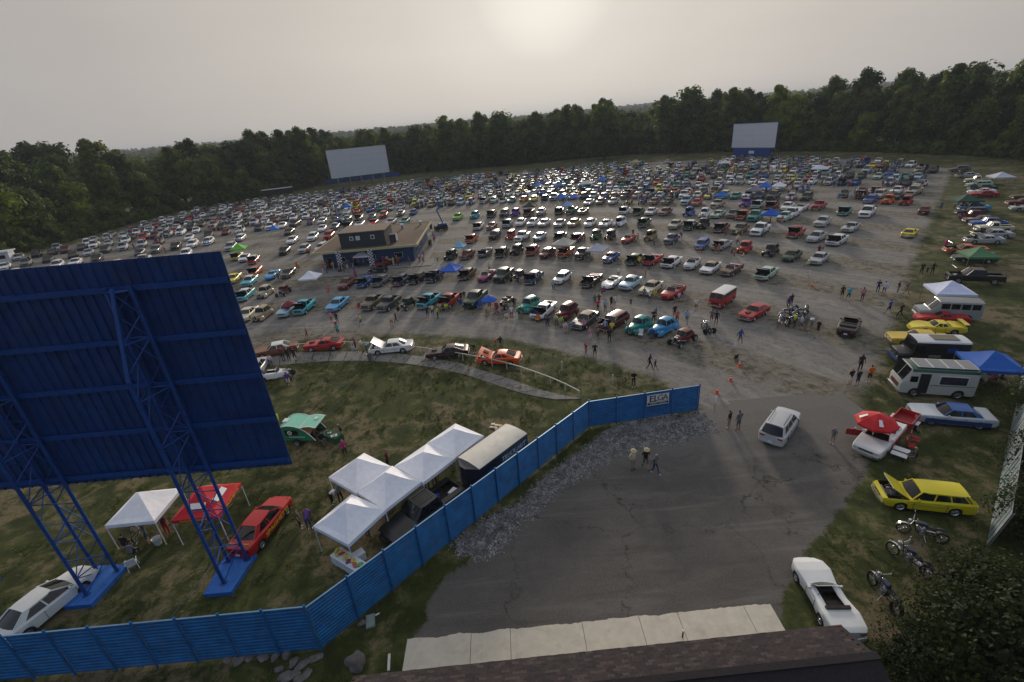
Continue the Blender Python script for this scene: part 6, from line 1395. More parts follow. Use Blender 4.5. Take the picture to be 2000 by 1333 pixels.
# ------------------------------------------------------------------ motorcycles
def motorcycle(pos, head, label, lean=.12, group='motorcycles on the right verge', big=1.0, name='motorcycle'):
    o = empty(name, pos, head); o.rotation_euler = (lean, 0, head); o.scale = (big,) * 3; tag(o, label, 'motorcycle', group)
    for x, r, w in ((.82, .33, .10), (-.72, .32, .15)):
        t = MB(); n = 18
        t.rings([[((r + dr) * math.cos(2 * PI * i / n) + x, y, (r + dr) * math.sin(2 * PI * i / n) + r) for i in range(n)] for y, dr in ((-w / 2, -.06), (-w / 2, -.02), (0, 0), (w / 2, -.02), (w / 2, -.06), (-w / 2, -.06))], TYRE); wh = t.obj('wheel', o)
        t = MB()
        for i in range(9): a = 2 * PI * i / 9; t.tube((x, 0, r), (x + (r - .06) * math.cos(a), 0, r + (r - .06) * math.sin(a)), .008, CHROME, 4)
        t.tube((x, -.05, r), (x, .05, r), .07, CHROME, 8); t.obj('rim', wh)
        f = MB(); f.rings([[(x + (r + .04) * math.cos(t_), y, r + (r + .04) * math.sin(t_)) for t_ in ([.35 + 2.1 * i / 7 for i in range(8)] if x > 0 else [.7 + 2.4 * i / 7 for i in range(8)])] for y in (-w * .62, 0, w * .62)], DARK if x < 0 else CHROME, closed=False); f.obj('fender', o)
    b = MB(); b.tube((.82, .08, .33), (.52, .08, .98), .025, CHROME, 6); b.tube((.82, -.08, .33), (.52, -.08, .98), .025, CHROME, 6); b.obj('fork', o)
    b = MB(); b.tube((.52, -.06, .98), (.45, -.38, 1.10), .016, CHROME, 6); b.tube((.52, .06, .98), (.45, .38, 1.10), .016, CHROME, 6)
    for s in (1, -1): b.tube((.45, s * .38, 1.10), (.34, s * .46, 1.06), .02, DARK, 6); b.tube((.47, s * .3, 1.1), (.47, s * .36, 1.24), .008, CHROME, 4); b.ell((.47, s * .37, 1.26), (.02, .07, .045), CHROME, 8, 4)
    b.obj('handlebar', o)
    b = MB(); b.tube((.60, 0, .90), (.70, 0, .88), .09, CHROME, 10); b.tube((.70, 0, .88), (.71, 0, .88), .08, HEADL, 10); b.obj('headlight', o)
    b = MB(); b.ell((.18, 0, .86), (.30, .15, .13), mat_tank, 12, 8); b.obj('fuel_tank', o)
    b = MB(); b.ell((-.25, 0, .74), (.30, .15, .07), DARK, 10, 6); b.ell((-.62, 0, .80), (.2, .12, .06), DARK, 10, 6); b.obj('seat', o)
    b = MB(); b.box((.12, 0, .42), (.42, .26, .22), ENGINE); b.tube((.05, 0, .5), (-.04, 0, .72), .085, CHROME, 8); b.tube((.2, 0, .5), (.30, 0, .72), .085, CHROME, 8); b.tube((.1, .12, .4), (.1, .18, .4), .12, CHROME, 12); b.obj('engine', o)
    b = MB(); b.tube((.3, -.14, .55), (.25, -.18, .3), .03, CHROME, 6); b.tube((.25, -.18, .3), (-.95, -.18, .30), .045, CHROME, 8); b.tube((-.05, -.18, .38), (-.95, -.2, .42), .04, CHROME, 8); b.obj('exhaust', o)
    b = MB(); b.tube((.52, 0, .95), (.3, 0, .3), .025, DARK, 6); b.tube((.5, 0, .9), (-.4, 0, .62), .025, DARK, 6); b.tube((.3, 0, .3), (-.3, 0, .3), .025, DARK, 6); b.tube((-.4, 0, .62), (-.72, 0, .32), .025, DARK, 6); b.tube((-.3, 0, .3), (-.72, 0, .32), .025, DARK, 6); b.obj('frame', o)
    b = MB(); b.tube((0, .1, .3), (-.1, .33, .02), .014, CHROME, 5); b.obj('kickstand', o)
    return o
mat_tank = paintm('dark_blue_tank', (.01, .02, .06), .2, .8)
for f, r, lab in (((1768, 1032), (1842, 1052), 'dark motorcycle with chrome front fender, farthest of three on the verge'), ((1745, 1072), (1812, 1118), 'chrome laden motorcycle between two others on the right verge'), ((1703, 1130), (1752, 1192), 'black touring motorcycle nearest the shingle roof')):
    p, h, L_ = nt_place(f, r, .4); motorcycle(p, h, lab, big=1.08)
p, h, L_ = nt_place((1368, 632), (1392, 650), .4); mt = motorcycle(p, h, 'black three-wheeled motorcycle beside the maroon hot rod', lean=0, group=None, name='trike')
for s in (1, -1): a, b_ = wheel_mb(.33, .26); w_ = MB(); w_.join(a, Matrix.Translation((-.72, s * .5, .33))); q = w_.obj('wheel', mt)
for i, (x, y, hd) in enumerate(((1535, 618, 200), (1550, 612, 215), (1563, 618, 190), (1575, 612, 230), (1545, 634, 210), (1560, 632, 180), (1527, 630, 225))):
    p = at(x, y); motorcycle(Vector((p.x, p.y, 0)), R_(hd), ['black motorcycle at the left end of the bike cluster on gravel', 'upright black motorcycle at the back of the bike cluster', 'chrome motorcycle in the middle of the bike cluster', 'black motorcycle at the right rear of the bike cluster', 'front left motorcycle of the cluster behind the onlookers', 'front middle motorcycle of the cluster behind the onlookers', 'outermost left front motorcycle of the bike cluster'][i], group='motorcycles in a cluster on the gravel')

# ------------------------------------------------------------------ canopies, parasols, tables and chairs
def canopy(pos, rz, w, d, col, label, ez=2.05, pz=3.15, group='pop-up canopies', lod=0, name='canopy', legs=True):
    o = empty(name, pos, rz); tag(o, label, 'canopy', group); mb = MB(); n = 5; rows = []
    cs_ = [(-w / 2, -d / 2), (w / 2, -d / 2), (w / 2, d / 2), (-w / 2, d / 2)]
    for i in range(n + 1):
        t = i / n; row = []
        for a, b_ in zip(cs_, cs_[1:] + cs_[:1]):
            for j in range(4):
                u = j / 4; x = a[0] + (b_[0] - a[0]) * u; y = a[1] + (b_[1] - a[1]) * u; sag = math.sin(PI * u) * (1 - t) * .05 * (1 if t < .8 else .4)
                k = 1 - t * .985; row.append((x * k, y * k, ez + (pz - ez) * (t ** 1.12) - sag * 2 * (t > 0) + (.05 if t > .78 else 0)))
        rows.append(row)
    val = [(p[0] * 1.003, p[1] * 1.003, p[2] - .24) for p in rows[0]]
    mb.rings([val] + rows, TENTC, smooth=False); c = mb.obj('cloth', o); c.color = (*col, 1)
    if legs:
        for x, y in cs_:
            l = MB(); l.beam((x * .985, y * .985, 0), (x * .985, y * .985, ez - .02), .045, .045, WHITEPL if lod == 0 else STEEL); l.box((x * .985, y * .985, .01), (.12, .12, .02), STEEL); l.obj('leg', o)
        if lod == 0:
            f = MB()
            for a, b_ in zip(cs_, cs_[1:] + cs_[:1]):
                A = Vector((*a, 0)) * .985; B = Vector((*b_, 0)) * .985; Mx = (A + B) / 2
                f.beam(A + Vector((0, 0, ez - .1)), Mx + Vector((0, 0, ez - .45)), .025, .02, STEEL); f.beam(A + Vector((0, 0, ez - .45)), Mx + Vector((0, 0, ez - .1)), .025, .02, STEEL); f.beam(B + Vector((0, 0, ez - .1)), Mx + Vector((0, 0, ez - .45)), .025, .02, STEEL); f.beam(B + Vector((0, 0, ez - .45)), Mx + Vector((0, 0, ez - .1)), .025, .02, STEEL)
            f.obj('truss', o)
    return o
WH = (.84, .85, .90); GN_ = 'white canopies in a block by the black pickup'
canopy((-10.7, 22.25, 0), R_(-33), 3.05, 3.0, WH, 'front white canopy over the sales table, nearest the viewer', group=GN_)
canopy((-8.85, 24.75, 0), R_(-40), 3.0, 3.0, WH, 'white canopy in the middle of the block, touching the pickup side', group=GN_)
canopy((-11.15, 26.5, 0), R_(-38), 3.0, 3.0, WH, 'back left white canopy of the block, toward the teardrop trailer', group=GN_)
canopy((-6.75, 26.95, 0), R_(-41), 3.0, 3.0, WH, 'white canopy beside the front of the dark trailer', group=GN_, pz=2.85)
canopy((-4.8, 29.25, 0), R_(-41), 3.0, 3.0, WH, 'farthest white canopy of the block, beside the dark trailer roof', group=GN_, pz=2.95)
canopy((-24.95, 24.95, 0), R_(1), 3.1, 3.0, WH, 'white canopy on the lawn between the two screen towers', group=None)
rc = canopy((-20.8, 24.9, 0), R_(1), 2.95, 3.1, (.50, .012, .02), 'red canopy with white patches and yellow lettering on its edge', group=None)
put_text(rc, 'Gotta have spaghetti!', .22, frame((.0, -1.565, 1.93), (1, 0, 0), (0, 0, 1)), YELL, weight=.01)
put_text(rc, 'SPAGHETTI', .24, frame((1.49, 0.1, 1.93), (0, 1, 0), (0, 0, 1)), YELL, sx=1.6, weight=.02)
for pts in (((-.55, -1.12, 2.33), (.55, -1.12, 2.33), (.55, -.82, 2.55), (-.55, -.82, 2.55)), ((1.12, -.6, 2.33), (1.12, .6, 2.33), (.82, .6, 2.55), (.82, -.6, 2.55)), ((.55, 1.12, 2.33), (-.55, 1.12, 2.33), (-.55, .82, 2.55), (.55, .82, 2.55))):
    mb = MB(); mb.add([(a, b_, c + .09) for a, b_, c in pts], [(0, 1, 2, 3)], WHITEPL); mb.obj('printed_patch', rc)
GL_ = 'canopies among the parked cars'
CN = [(606, 541, 3, 'white', WH, 'white canopy left of the snack building, behind the second row'), (881, 525, 3, 'blue', (.05, .14, .55), 'flat blue canopy in the second row right of the navy pickup'), (1101, 475, 3.6, 'cream', (.52, .50, .42), 'large cream canopy in the third row over an orange pickup'), (1166, 487, 3, 'grey', (.50, .50, .56), 'low pale grey canopy in the third row'),
      (709, 498, 3, 'white', WH, 'white canopy against the front wall of the snack building'), (466, 485, 3, 'green', (.12, .50, .05), 'lime green canopy near the top right corner of the big screen'), (898, 481, 2.2, 'pale blue', (.25, .48, .62), 'small pale blue canopy behind the third row'), (1505, 418, 3, 'blue', (.01, .10, .50), 'royal blue canopy in the sixth row, right part'),
      (1409, 382, 3, 'blue', (.02, .16, .50), 'blue canopy in the eighth row, right of centre'), (1474, 371, 3.6, 'grey', (.22, .20, .20), 'dark grey canopy left of a blue one in the far right field'), (1494, 364, 3, 'blue', (.02, .13, .55), 'blue canopy beside a white one in the far right field'), (1522, 363, 3, 'white', WH, 'white canopy right of the blue one in the far right field'),
      (1097, 385, 3, 'blue', (.03, .18, .55), 'left one of two touching blue canopies near the field centre'), (1121, 385, 3, 'blue', (.10, .18, .55), 'right one of two touching blue canopies near the field centre'), (1108, 401, 2.5, 'pale blue', (.3, .42, .68), 'small pale blue canopy below the two blue ones'), (1035, 402, 3.4, 'olive', (.05, .06, .04), 'dark olive canopy near the middle of the field'),
      (1176, 351, 3, 'blue', (.04, .18, .55), 'blue canopy in the dense far field centre'), (1050, 362, 3, 'blue', (.05, .25, .55), 'teal blue canopy left of centre in the far field'), (1093, 362, 3, 'blue', (.08, .22, .5), 'dull blue canopy near the centre of the far field'), (1146, 358, 4, 'white', (.66, .64, .62), 'wide white canopy near the centre of the far field'),
      (1415, 318, 4, 'white', (.66, .65, .62), 'white canopy far back in front of the right far screen'), (1240, 317, 4, 'tan', (.42, .34, .22), 'tan canopy far back near the woods'), (1602, 329, 4.5, 'white', (.62, .66, .72), 'white canopy far back on the right'), (678, 403, 3, 'blue', (.03, .14, .5), 'blue canopy behind the left boom lift'), (1215, 353, 3, 'brown', (.16, .12, .08), 'brown canopy far back near the centre'),
      (535, 447, 2.4, 'blue', (.03, .2, .6), 'small blue canopy in the left part of the field'), (1887, 390, 4.2, 'green', (.012, .07, .045), 'dark green canopy on the far right verge'), (1911, 497, 3.4, 'green', (.08, .20, .09), 'light green canopy on the right verge'), (1855, 566, 3.6, 'white', (.62, .66, .84), 'white canopy over the silver conversion van'), (1936, 708, 3.4, 'blue', (.01, .10, .44), 'royal blue canopy beside the white camper bus'), (1955, 345, 4, 'white', (.55, .56, .66), 'white walled canopy far right near the woods')]
for x, y, w, cn_, c, lab in CN:
    q = at(x, y, 2.0); r_ = math.atan2(ARC.y - q.y, ARC.x - q.x) if x < 1800 else R_(70); canopy((q.x, q.y, 0), r_, w, w, c, lab, group=GL_, lod=1, pz=3.0)
def parasol(px, py, r, col, label, zt=2.6, stripes=None):
    q = at(px, py); o = empty('parasol', (q.x, q.y, 0)); tag(o, label, 'parasol'); n = 8
    m = TENTC; mb = MB(); ring = [(r * math.cos(2 * PI * i / n), r * math.sin(2 * PI * i / n), zt - .62) for i in range(n)]; low = [(p[0], p[1], p[2] - .15) for p in ring]; mid = [(p[0] * .55, p[1] * .55, zt - .24) for p in ring]; tp = [(p[0] * .02, p[1] * .02, zt) for p in ring]
    mb.rings([low, ring, mid, tp], m, smooth=False); c = mb.obj('cloth', o); c.color = (*col, 1); mb = MB(); mb.tube((0, 0, 0), (0, 0, zt + .05), .03, WHITEPL, 8); mb.obj('pole', o)
    for i in range(n): mb = MB(); mb.beam((.03, 0, zt - .03), (r * math.cos(2 * PI * i / n), r * math.sin(2 * PI * i / n), zt - .64), .02, .02, STEEL); mb.obj('rib', o)
    if stripes:
        for i in (0, 3, 5): a = 2 * PI * (i + .5) / n; mb = MB(); M = Matrix.Rotation(a, 4, 'Z'); mb.add([M @ Vector(p) for p in ((r * .45, -.09, zt - .14), (r * .80, -.13, zt - .40), (r * .80, .13, zt - .40), (r * .45, .09, zt - .14))], [(0, 1, 2, 3)], WHITEPL); mb.obj('printed_patch', c)
    return o
q = at(1715, 812, 2.6); pp_ = proj(q.x, q.y, 0); parasol(pp_[0], pp_[1], 1.3, (.55, .015, .02), 'large red parasol with white lettering patches over the red and white convertible', 2.75, True)
parasol(957, 608, 1.1, (.03, .12, .5), 'blue parasol in front of the first row, left of centre', 2.3); parasol(570, 615, 1.0, (.22, .03, .05), 'dark red parasol beside the turquoise pickup', 2.2)
def camp_chair(px, py, col, label, rz=None, plastic=False, group='folding chairs around the cars'):
    q = at(px, py); rz = rnd.uniform(0, 6.28) if rz is None else rz; o = empty('camp_chair' if not plastic else 'plastic_chair', (q.x, q.y, 0), rz); tag(o, label, 'chair', group); m = WHITEPL if plastic else TENTC
    mb = MB(); mb.box((0, 0, .42), (.5, .5, .04), m); c = mb.obj('seat', o); c.color = (*col, 1); mb = MB(); mb.box((-.28, 0, .70), (.04, .5, .5), m, ry=-.2); c = mb.obj('backrest', o); c.color = (*col, 1)
    for x in (-.22, .22):
        for y in (-.24, .24): l = MB(); l.beam((x * 1.15, y * 1.1, 0), (x * (.9 if plastic else -.8), y, .42), .035 if plastic else .02, .03, WHITEPL if plastic else STEEL); l.obj('leg', o)
    for y in (-.27, .27): l = MB(); l.beam((-.3, y, .64), (.24, y, .62), .05, .03, WHITEPL if plastic else DARK); l.obj('armrest', o)
    return o
camp_chair(263, 1110, WH, 'white plastic garden chair near the left screen tower', 2.2, True, None)
q = at(310, 1063); bk = MB(); bk.rings([[(r * math.cos(2 * PI * i / 14), r * math.sin(2 * PI * i / 14), z) for i in range(14)] for r, z in ((.19, 0), (.25, .5), (.27, .52), (.23, .5), (.17, .06))], WHITEPL); o = bk.obj('bucket', None, (q.x, q.y, 0)); tag(o, 'white bin at the front right leg of the lawn canopy', 'bucket')
def table(name, x, y, rz, w, d, label, cloth, goods=None, cat='table', legs=True):
    o = empty(name, (x, y, 0), rz); tag(o, label, cat); mb = MB(); mb.box((0, 0, .74), (w, d, .04), cloth); mb.obj('tabletop', o)
    if legs:
        for sx_ in (-1, 1):
            for sy_ in (-1, 1): l = MB(); l.beam((sx_ * (w / 2 - .08), sy_ * (d / 2 - .06), 0), (sx_ * (w / 2 - .08), sy_ * (d / 2 - .06), .72), .03, .03, STEEL); l.obj('leg', o)
    return o
WCL = mat('white_tablecloth', (.68, .70, .74), .8, 0, 0, .06)
def draped(name, x, y, rz, w, d, label, m):
    o = table(name, x, y, rz, w, d, label, m); mb = MB(); n = 36; rows = [[], []]
    for i in range(n):
        t = 2 * PI * i / n; cx_, cy_ = math.cos(t), math.sin(t); k = 1 / max(abs(cx_), abs(cy_)); X, Y = cx_ * k * w / 2, cy_ * k * d / 2; rows[0].append((X * 1.01, Y * 1.01, .765)); rows[1].append((X * 1.05 + .02 * (i % 2), Y * 1.08 + .02 * (i % 2), .22 + .03 * math.sin(i)))
    mb.rings(rows, m, smooth=False); mb.obj('skirt', o); return o
tb = draped('sales_table', -10.6, 20.35, R_(-35), 2.3, .75, 'white draped sales table heaped with yellow and red goods', WCL)
for i in range(9):
    x = -1.0 + i * .25; col_ = [(.62, .50, .06), (.55, .45, .1), (.42, .02, .03), (.60, .50, .10), (.6, .55, .2), (.25, .03, .12), (.62, .5, .05), (.5, .1, .05), (.15, .4, .1)][i]
    p = on(tb, x, .05 * (-1) ** i, .765); m_ = mat('snack_bag', col_, .5, 0, 0, .4, 14); b = MB(); r2 = random.Random(i)
    for k in range(5): b.ell((r2.uniform(-.08, .08), r2.uniform(-.18, .18), .05 + .03 * k * .6), (.09, .11, .05), m_, 8, 5)
    x_ = b.obj('snack_packets', None, p, r2.uniform(0, 3)); tag(x_, 'small heap of ' + ['yellow', 'mustard', 'red', 'pale yellow', 'cream', 'purple', 'golden', 'orange', 'green'][i] + ' packets on the white sales table', 'packets', 'goods on the sales table')
q = at(702, 1095); ct = MB(); ct.box((0, 0, .28), (.75, .5, .5), WCL); ct.box((0, 0, .55), (.78, .53, .06), WCL); o = ct.obj('storage_box', None, (q.x, q.y, 0), .7); tag(o, 'pale cloth covered box beside the right leg of the front canopy', 'box')
tg = draped('display_table', *at(651, 862)[:2], R_(-30), 1.9, .85, 'dark green draped table behind the teardrop trailer', mat('green_tablecloth', (.012, .07, .03), .8))
for i, (x, y, s, m_) in enumerate(((-.2, 0, .28, WHITEPL), (.5, -.15, .5, WHITEPL), (-.5, .1, .2, DARK))):
    p = on(tg, x, y, .765); b = MB(); b.box((0, 0, .03), (s, s * .6, .05), m_); b.box((0, 0, .07), (s * .5, s * .3, .04), STEEL); x_ = b.obj('leaflets', None, p, .4 * i); tag(x_, ['white leaflets in the middle of the green table', 'long white folder at the right end of the green table', 'small dark case at the left end of the green table'][i], 'leaflets')
bt = table('book_table', *at(972, 850)[:2], R_(-35), 1.5, .9, 'table of bright coloured folders beyond the dark trailer', DARK)
for i, (x, y, c_) in enumerate(((-.5, .2, (.6, .6, .62)), (-.15, .2, (.62, .62, .1)), (.15, .28, (.75, .35, .02)), (.35, .05, (.03, .35, .6)), (-.35, -.2, (.75, .40, .03)), (-.02, -.12, (.55, .3, .25)), (.5, -.25, (.55, .4, .5)), (.2, -.28, (.02, .25, .3)))):
    p = on(bt, x, y, .765); b = MB(); b.box((0, 0, .025), (.3, .24, .04), mat('folder_%d' % i, c_, .5)); b.box((0, .0, .05), (.22, .03, .012), WHITEPL); x_ = b.obj('folder', None, p, rnd.uniform(-.5, .5)); tag(x_, ['white', 'lime yellow', 'orange', 'sky blue', 'amber', 'salmon', 'pink grey', 'dark teal'][i] + ' folder lying on the table beyond the trailer', 'folder', 'folders on the table')
# cones and small signs
for i, (x, y, lab) in enumerate(((1400, 768, 'orange traffic cone nearest the end of the blue fence'), (1427, 744, 'orange traffic cone in the middle of the line of three'), (1444, 716, 'orange traffic cone farthest from the blue fence'), (1585, 560, 'orange traffic cone on the grassy island by the second row'), (601, 510, 'orange traffic cone beside the snack building walk'))):
    q = at(x, y); o = empty('traffic_cone', (q.x, q.y, 0)); tag(o, lab, 'cone', 'orange traffic cones')
    b = MB(); b.box((0, 0, .02), (.38, .38, .04), ORANGE); b.obj('base', o); b = MB(); b.tube((0, 0, .04), (0, 0, .72), .15, ORANGE, 12, .03); b.obj('cone', o)
    for z0, z1 in ((.30, .42), (.50, .60)): b = MB(); b.tube((0, 0, z0), (0, 0, z1), .15 - .12 * (z0 - .04) / .68 + .006, REFLW, 12, .15 - .12 * (z1 - .04) / .68 + .006, caps=False); b.obj('reflective_band', o)
def sign(px, py, h, w, hh, label, dark=False, rz=0.0):
    q = at(px, py); o = empty('small_sign', (q.x, q.y, 0), rz); tag(o, label, 'sign'); b = MB(); b.tube((0, 0, 0), (0, 0, h), .02, STEEL, 6); b.obj('post', o); b = MB(); b.box((0, -.03, h - hh / 2), (w, .02, hh), DARK if dark else WHITEPL); b.obj('board', o)
sign(1395, 805, 1.5, .35, .6, 'leaning white sign on a thin post at the fence end', rz=.6); sign(1434, 690, 1.2, .5, .5, 'small white sign on the gravel beyond the cones', rz=.5); sign(1437, 702, .5, .6, .45, 'low black board on the gravel next to the white sign', True, .5); sign(1579, 545, 1.2, .4, .5, 'small white sign on the grassy island by the second row', rz=.4)
for i, (x, y) in enumerate(((1098, 724), (1197, 751))): q = at(x, y); b = MB(); b.box((0, 0, .5), (.08, .08, 1.0), RAILM); b.box((0, 0, 1.01), (.1, .1, .03), RAILM); o = b.obj('wooden_stake', None, (q.x, q.y, 0)); tag(o, ('left' if i == 0 else 'right') + ' one of two pale stakes in the grass beyond the walkway', 'stake')
q = at(724, 705); b = MB(); b.rings([[(r * math.cos(2 * PI * i / 14), r * math.sin(2 * PI * i / 14), z) for i in range(14)] for r, z in ((.22, 0), (.29, .85), (.30, .88), (.26, .85), (.2, .3))], STEEL); o = b.obj('litter_bin', None, (q.x, q.y, 0)); tag(o, 'round grey litter bin at the rail beside the white hardtop', 'bin')
for i, (x, y) in enumerate(((842, 447), (841, 479), (805, 505))): q = at(x, y); b = MB(); b.rings([[(r * math.cos(2 * PI * i_ / 12), r * math.sin(2 * PI * i_ / 12), z) for i_ in range(12)] for r, z in ((.3, 0), (.36, 1.0), (.36, 1.05), (.3, 1.0), (.28, .5))], DARK); o = b.obj('litter_bin', None, (q.x, q.y, 0)); tag(o, ['black litter bin behind the right rear corner of the snack building', 'black litter bin midway along the right wall of the snack building', 'black litter bin at the front right corner of the snack building'][i], 'bin')
# chequered feather flags
PURP = mat('dark_purple_cloth', (.03, .01, .06), .8)
for i, (x, y) in enumerate(((664, 531), (725, 527))):
    q = at(x, y); o = empty('feather_flag', (q.x, q.y, 0), .3); tag(o, ['left', 'right'][i] + ' tall chequered flag in front of the snack building', 'flag', 'chequered flags')
    b = MB(); b.tube((0, 0, 0), (0, 0, 3.9), .03, WHITEPL, 6); b.box((0, 0, .15), (.6, .6, .3), DARK); b.obj('pole', o); b = MB()
    for r in range(12):
        for c in range(3): b.box((.16 + c * .27, 0, .6 + r * .27), (.27, .03, .27), WHITEPL if (r + c) % 2 else PURP, rz=0)
    b.obj('chequered_cloth', o)
# boom lifts
LIFT = mat('lift_blue', (.02, .10, .30), .5, .2, 0, .2)
def lift(px, py, label, hgt, rz):
    q = at(px, py); o = empty('boom_lift', (q.x, q.y, 0), rz); tag(o, label, 'boom lift', 'boom lifts')
    b = MB(); b.box((0, 0, .8), (3.0, 1.8, .9), DARK); b.box((-.4, 0, 1.45), (1.9, 1.6, .5), LIFT); b.obj('chassis', o)
    for sx_ in (-1, 1):
        for s in (-1, 1): a, b2 = wheel_mb(.45, .35); w_ = MB(); w_.join(a, Matrix.Translation((sx_ * 1.1, s * 1.0, .45))); w_.obj('wheel', o)
    p0, p1, p2, p3 = Vector((-.6, 0, 1.7)), Vector((.5, 0, hgt * .52)), Vector((-.7, 0, hgt * .62)), Vector((.6, 0, hgt * .86))
    for a, b_ in ((p0, p1), (p1, p2), (p2, p3)):
        b = MB()
        for s in (-.3, .3): b.beam(a + Vector((0, s, 0)), b_ + Vector((0, s, 0)), .16, .16, LIFT)
        n = 6
        for i in range(n): b.beam(a.lerp(b_, i / n) + Vector((0, -.3, 0)), a.lerp(b_, (i + 1) / n) + Vector((0, .3, 0)), .06, .06, LIFT)
        b.obj('boom_section', o)
    bk = MB(); z = p3.z
    bk.box((1.0, 0, z), (1.4, 2.4, .08), DARK)
    for z2 in (.55, 1.1):
        for s in (-1, 1): bk.beam((.3, s * 1.2, z + z2), (1.7, s * 1.2, z + z2), .05, .05, LIFT)
        for x in (.3, 1.7): bk.beam((x, -1.2, z + z2), (x, 1.2, z + z2), .05, .05, LIFT)
    for x in (.3, 1.0, 1.7):
        for s in (-1.2, 1.2): bk.beam((x, s, z), (x, s, z + 1.1), .05, .05, LIFT)
    bk.obj('basket', o); return o
lift(862, 450, 'tall blue boom lift with raised basket behind the snack building', 9.5, R_(200)); lift(664, 440, 'blue boom lift with raised basket left of the snack building roof', 8.0, R_(100))
# white booth at the far left, dark trailer box by the left woods
q = at(8, 512); bo = empty('ticket_booth', (q.x + 1, q.y, 0), R_(20)); tag(bo, 'small pale booth at the left edge by the woods', 'booth')
b = MB(); b.extrude([(-1.5, -1.5), (1.5, -1.5), (1.5, 1.5), (-1.5, 1.5)], 0, 2.6, SCREENW); b.obj('wall', bo); b = MB(); b.extrude([(-1.9, -1.9), (1.9, -1.9), (1.9, 1.9), (-1.9, 1.9)], 2.6, 2.85, WHITEPL); b.obj('roof', bo); b = MB(); b.box((0, -1.52, 1.5), (1.4, .05, .9), GLASS); b.obj('window', bo)
q = at(545, 384); bo = empty('cargo_trailer', (q.x, q.y, 0), R_(22)); tag(bo, 'long dark trailer with pale roof edge by the left woods', 'trailer')
b = MB(); b.extrude([(-6.5, -1.2), (6.5, -1.2), (6.5, 1.2), (-6.5, 1.2)], .9, 3.4, DARK); b.obj('body', bo); b = MB(); b.extrude([(-6.6, -1.3), (6.6, -1.3), (6.6, 1.3), (-6.6, 1.3)], 3.4, 3.55, WHITEPL); b.obj('roof', bo)
for x in (-4.6, -3.4, 4.8):
    for s in (-1, 1): a, b2 = wheel_mb(.48, .3); w_ = MB(); w_.join(a, Matrix.Translation((x, s * 1.0, .48))); w_.obj('wheel', bo)
# concession surroundings
q = at(748, 515, .6); vehicle('convert', (729, 520), (770, 508), 'maroon', 'dark red open convertible parked before the snack building', lod=1, scale=1.0); vehicle('roadster', (720, 528), (757, 524), 'black', 'low black roadster in front of the dark red convertible', lod=1, name='hot_rod', scale=1.0)
for kx, (x, y, c_, lab, rz) in enumerate(((1045, 622, (.02, .10, .45), 'dark blue folding chair in front of the white pickup', -2.2), (1050, 630, (.6, .16, .03), 'orange folding chair beside the blue one in front of the white pickup', -2.0), (1118, 645, (.05, .35, .6), 'turquoise folding chair before the dark grey car', -2.2), (1132, 642, (.06, .25, .5), 'striped blue folding chair before the dark grey car', -2.0), (1251, 660, (.7, .7, .7), 'white slatted folding chair before the teal coupe', -2.0), (1272, 662, (.02, .06, .12), 'dark folding chair at the nose of the sky blue coupe', -2.2), (930, 602, (.02, .10, .5), 'left blue folding chair before the dark green pickup', -2.0), (937, 604, (.02, .10, .5), 'right blue folding chair before the dark green pickup', -2.0), (898, 600, (.02, .05, .3), 'navy folding chair left of the dark green pickup', -2.1), (955, 604, (.35, .02, .03), 'red folding chair below the blue parasol', -2.0), (968, 606, (.45, .05, .08), 'striped red folding chair right of the blue parasol', -2.0), (700, 606, (.35, .02, .02), 'red folding chair at the patina pickup', -2.0), (712, 604, (.01, .05, .35), 'royal blue folding chair at the patina pickup', -2.0), (1777, 880, (.42, .01, .02), 'red folding chair behind the yellow station wagon', -.6), (1785, 868, (.42, .01, .02), 'second red folding chair, left of the blue hardtop nose', -.8))): camp_chair(x, y, c_, lab, rz)
q = at(1753, 898); mb = MB(); mb.box((0, 0, .45), (.5, .9, .03), WHITEPL); mb.box((.6, 0, .5), (.5, .9, .03), WHITEPL)
for x in (-.2, .2, .4, .8):
    for s in (-.4, .4): mb.beam((x, s, 0), (x, s, .46), .02, .02, STEEL)
o = mb.obj('sun_lounger', None, (q.x, q.y, 0), .7); tag(o, 'white slatted sun lounger behind the raised yellow hood', 'lounger')
# ------------------------------------------------------------------ people
CLOTH = mat('shirt_cloth', (1, 1, 1), .85, 0, 0, .15, 9, objcol=True)
PANTC = {k: mat(k.replace(' ', '_') + '_trousers', c, .85, 0, 0, .15, 9) for k, c in {'black': (.014, .014, .016), 'denim': (.035, .06, .12), 'khaki': (.30, .25, .16), 'grey': (.11, .11, .12), 'white': (.62, .62, .6), 'navy': (.012, .018, .05), 'red': (.32, .02, .02), 'olive': (.07, .08, .04)}.items()}
SKINC = [mat('skin_light', (.50, .30, .21), .6, 0, 0, .06), mat('skin_tan', (.36, .19, .11), .6, 0, 0, .06), mat('skin_deep', (.11, .055, .035), .6, 0, 0, .06)]
HAIRC = [mat('dark_hair', (.018, .012, .009), .7, 0, 0, .3, 20), mat('brown_hair', (.07, .035, .018), .7, 0, 0, .3, 20), mat('blond_hair', (.34, .22, .10), .7, 0, 0, .3, 20), mat('grey_hair', (.35, .34, .32), .7, 0, 0, .2, 20)]
SHOEC = [mat('dark_shoes', (.015, .014, .013), .6), mat('white_shoes', (.6, .6, .6), .6)]
STRAW = mat('straw_hat', (.55, .45, .28), .9, 0, 0, .1, 20)
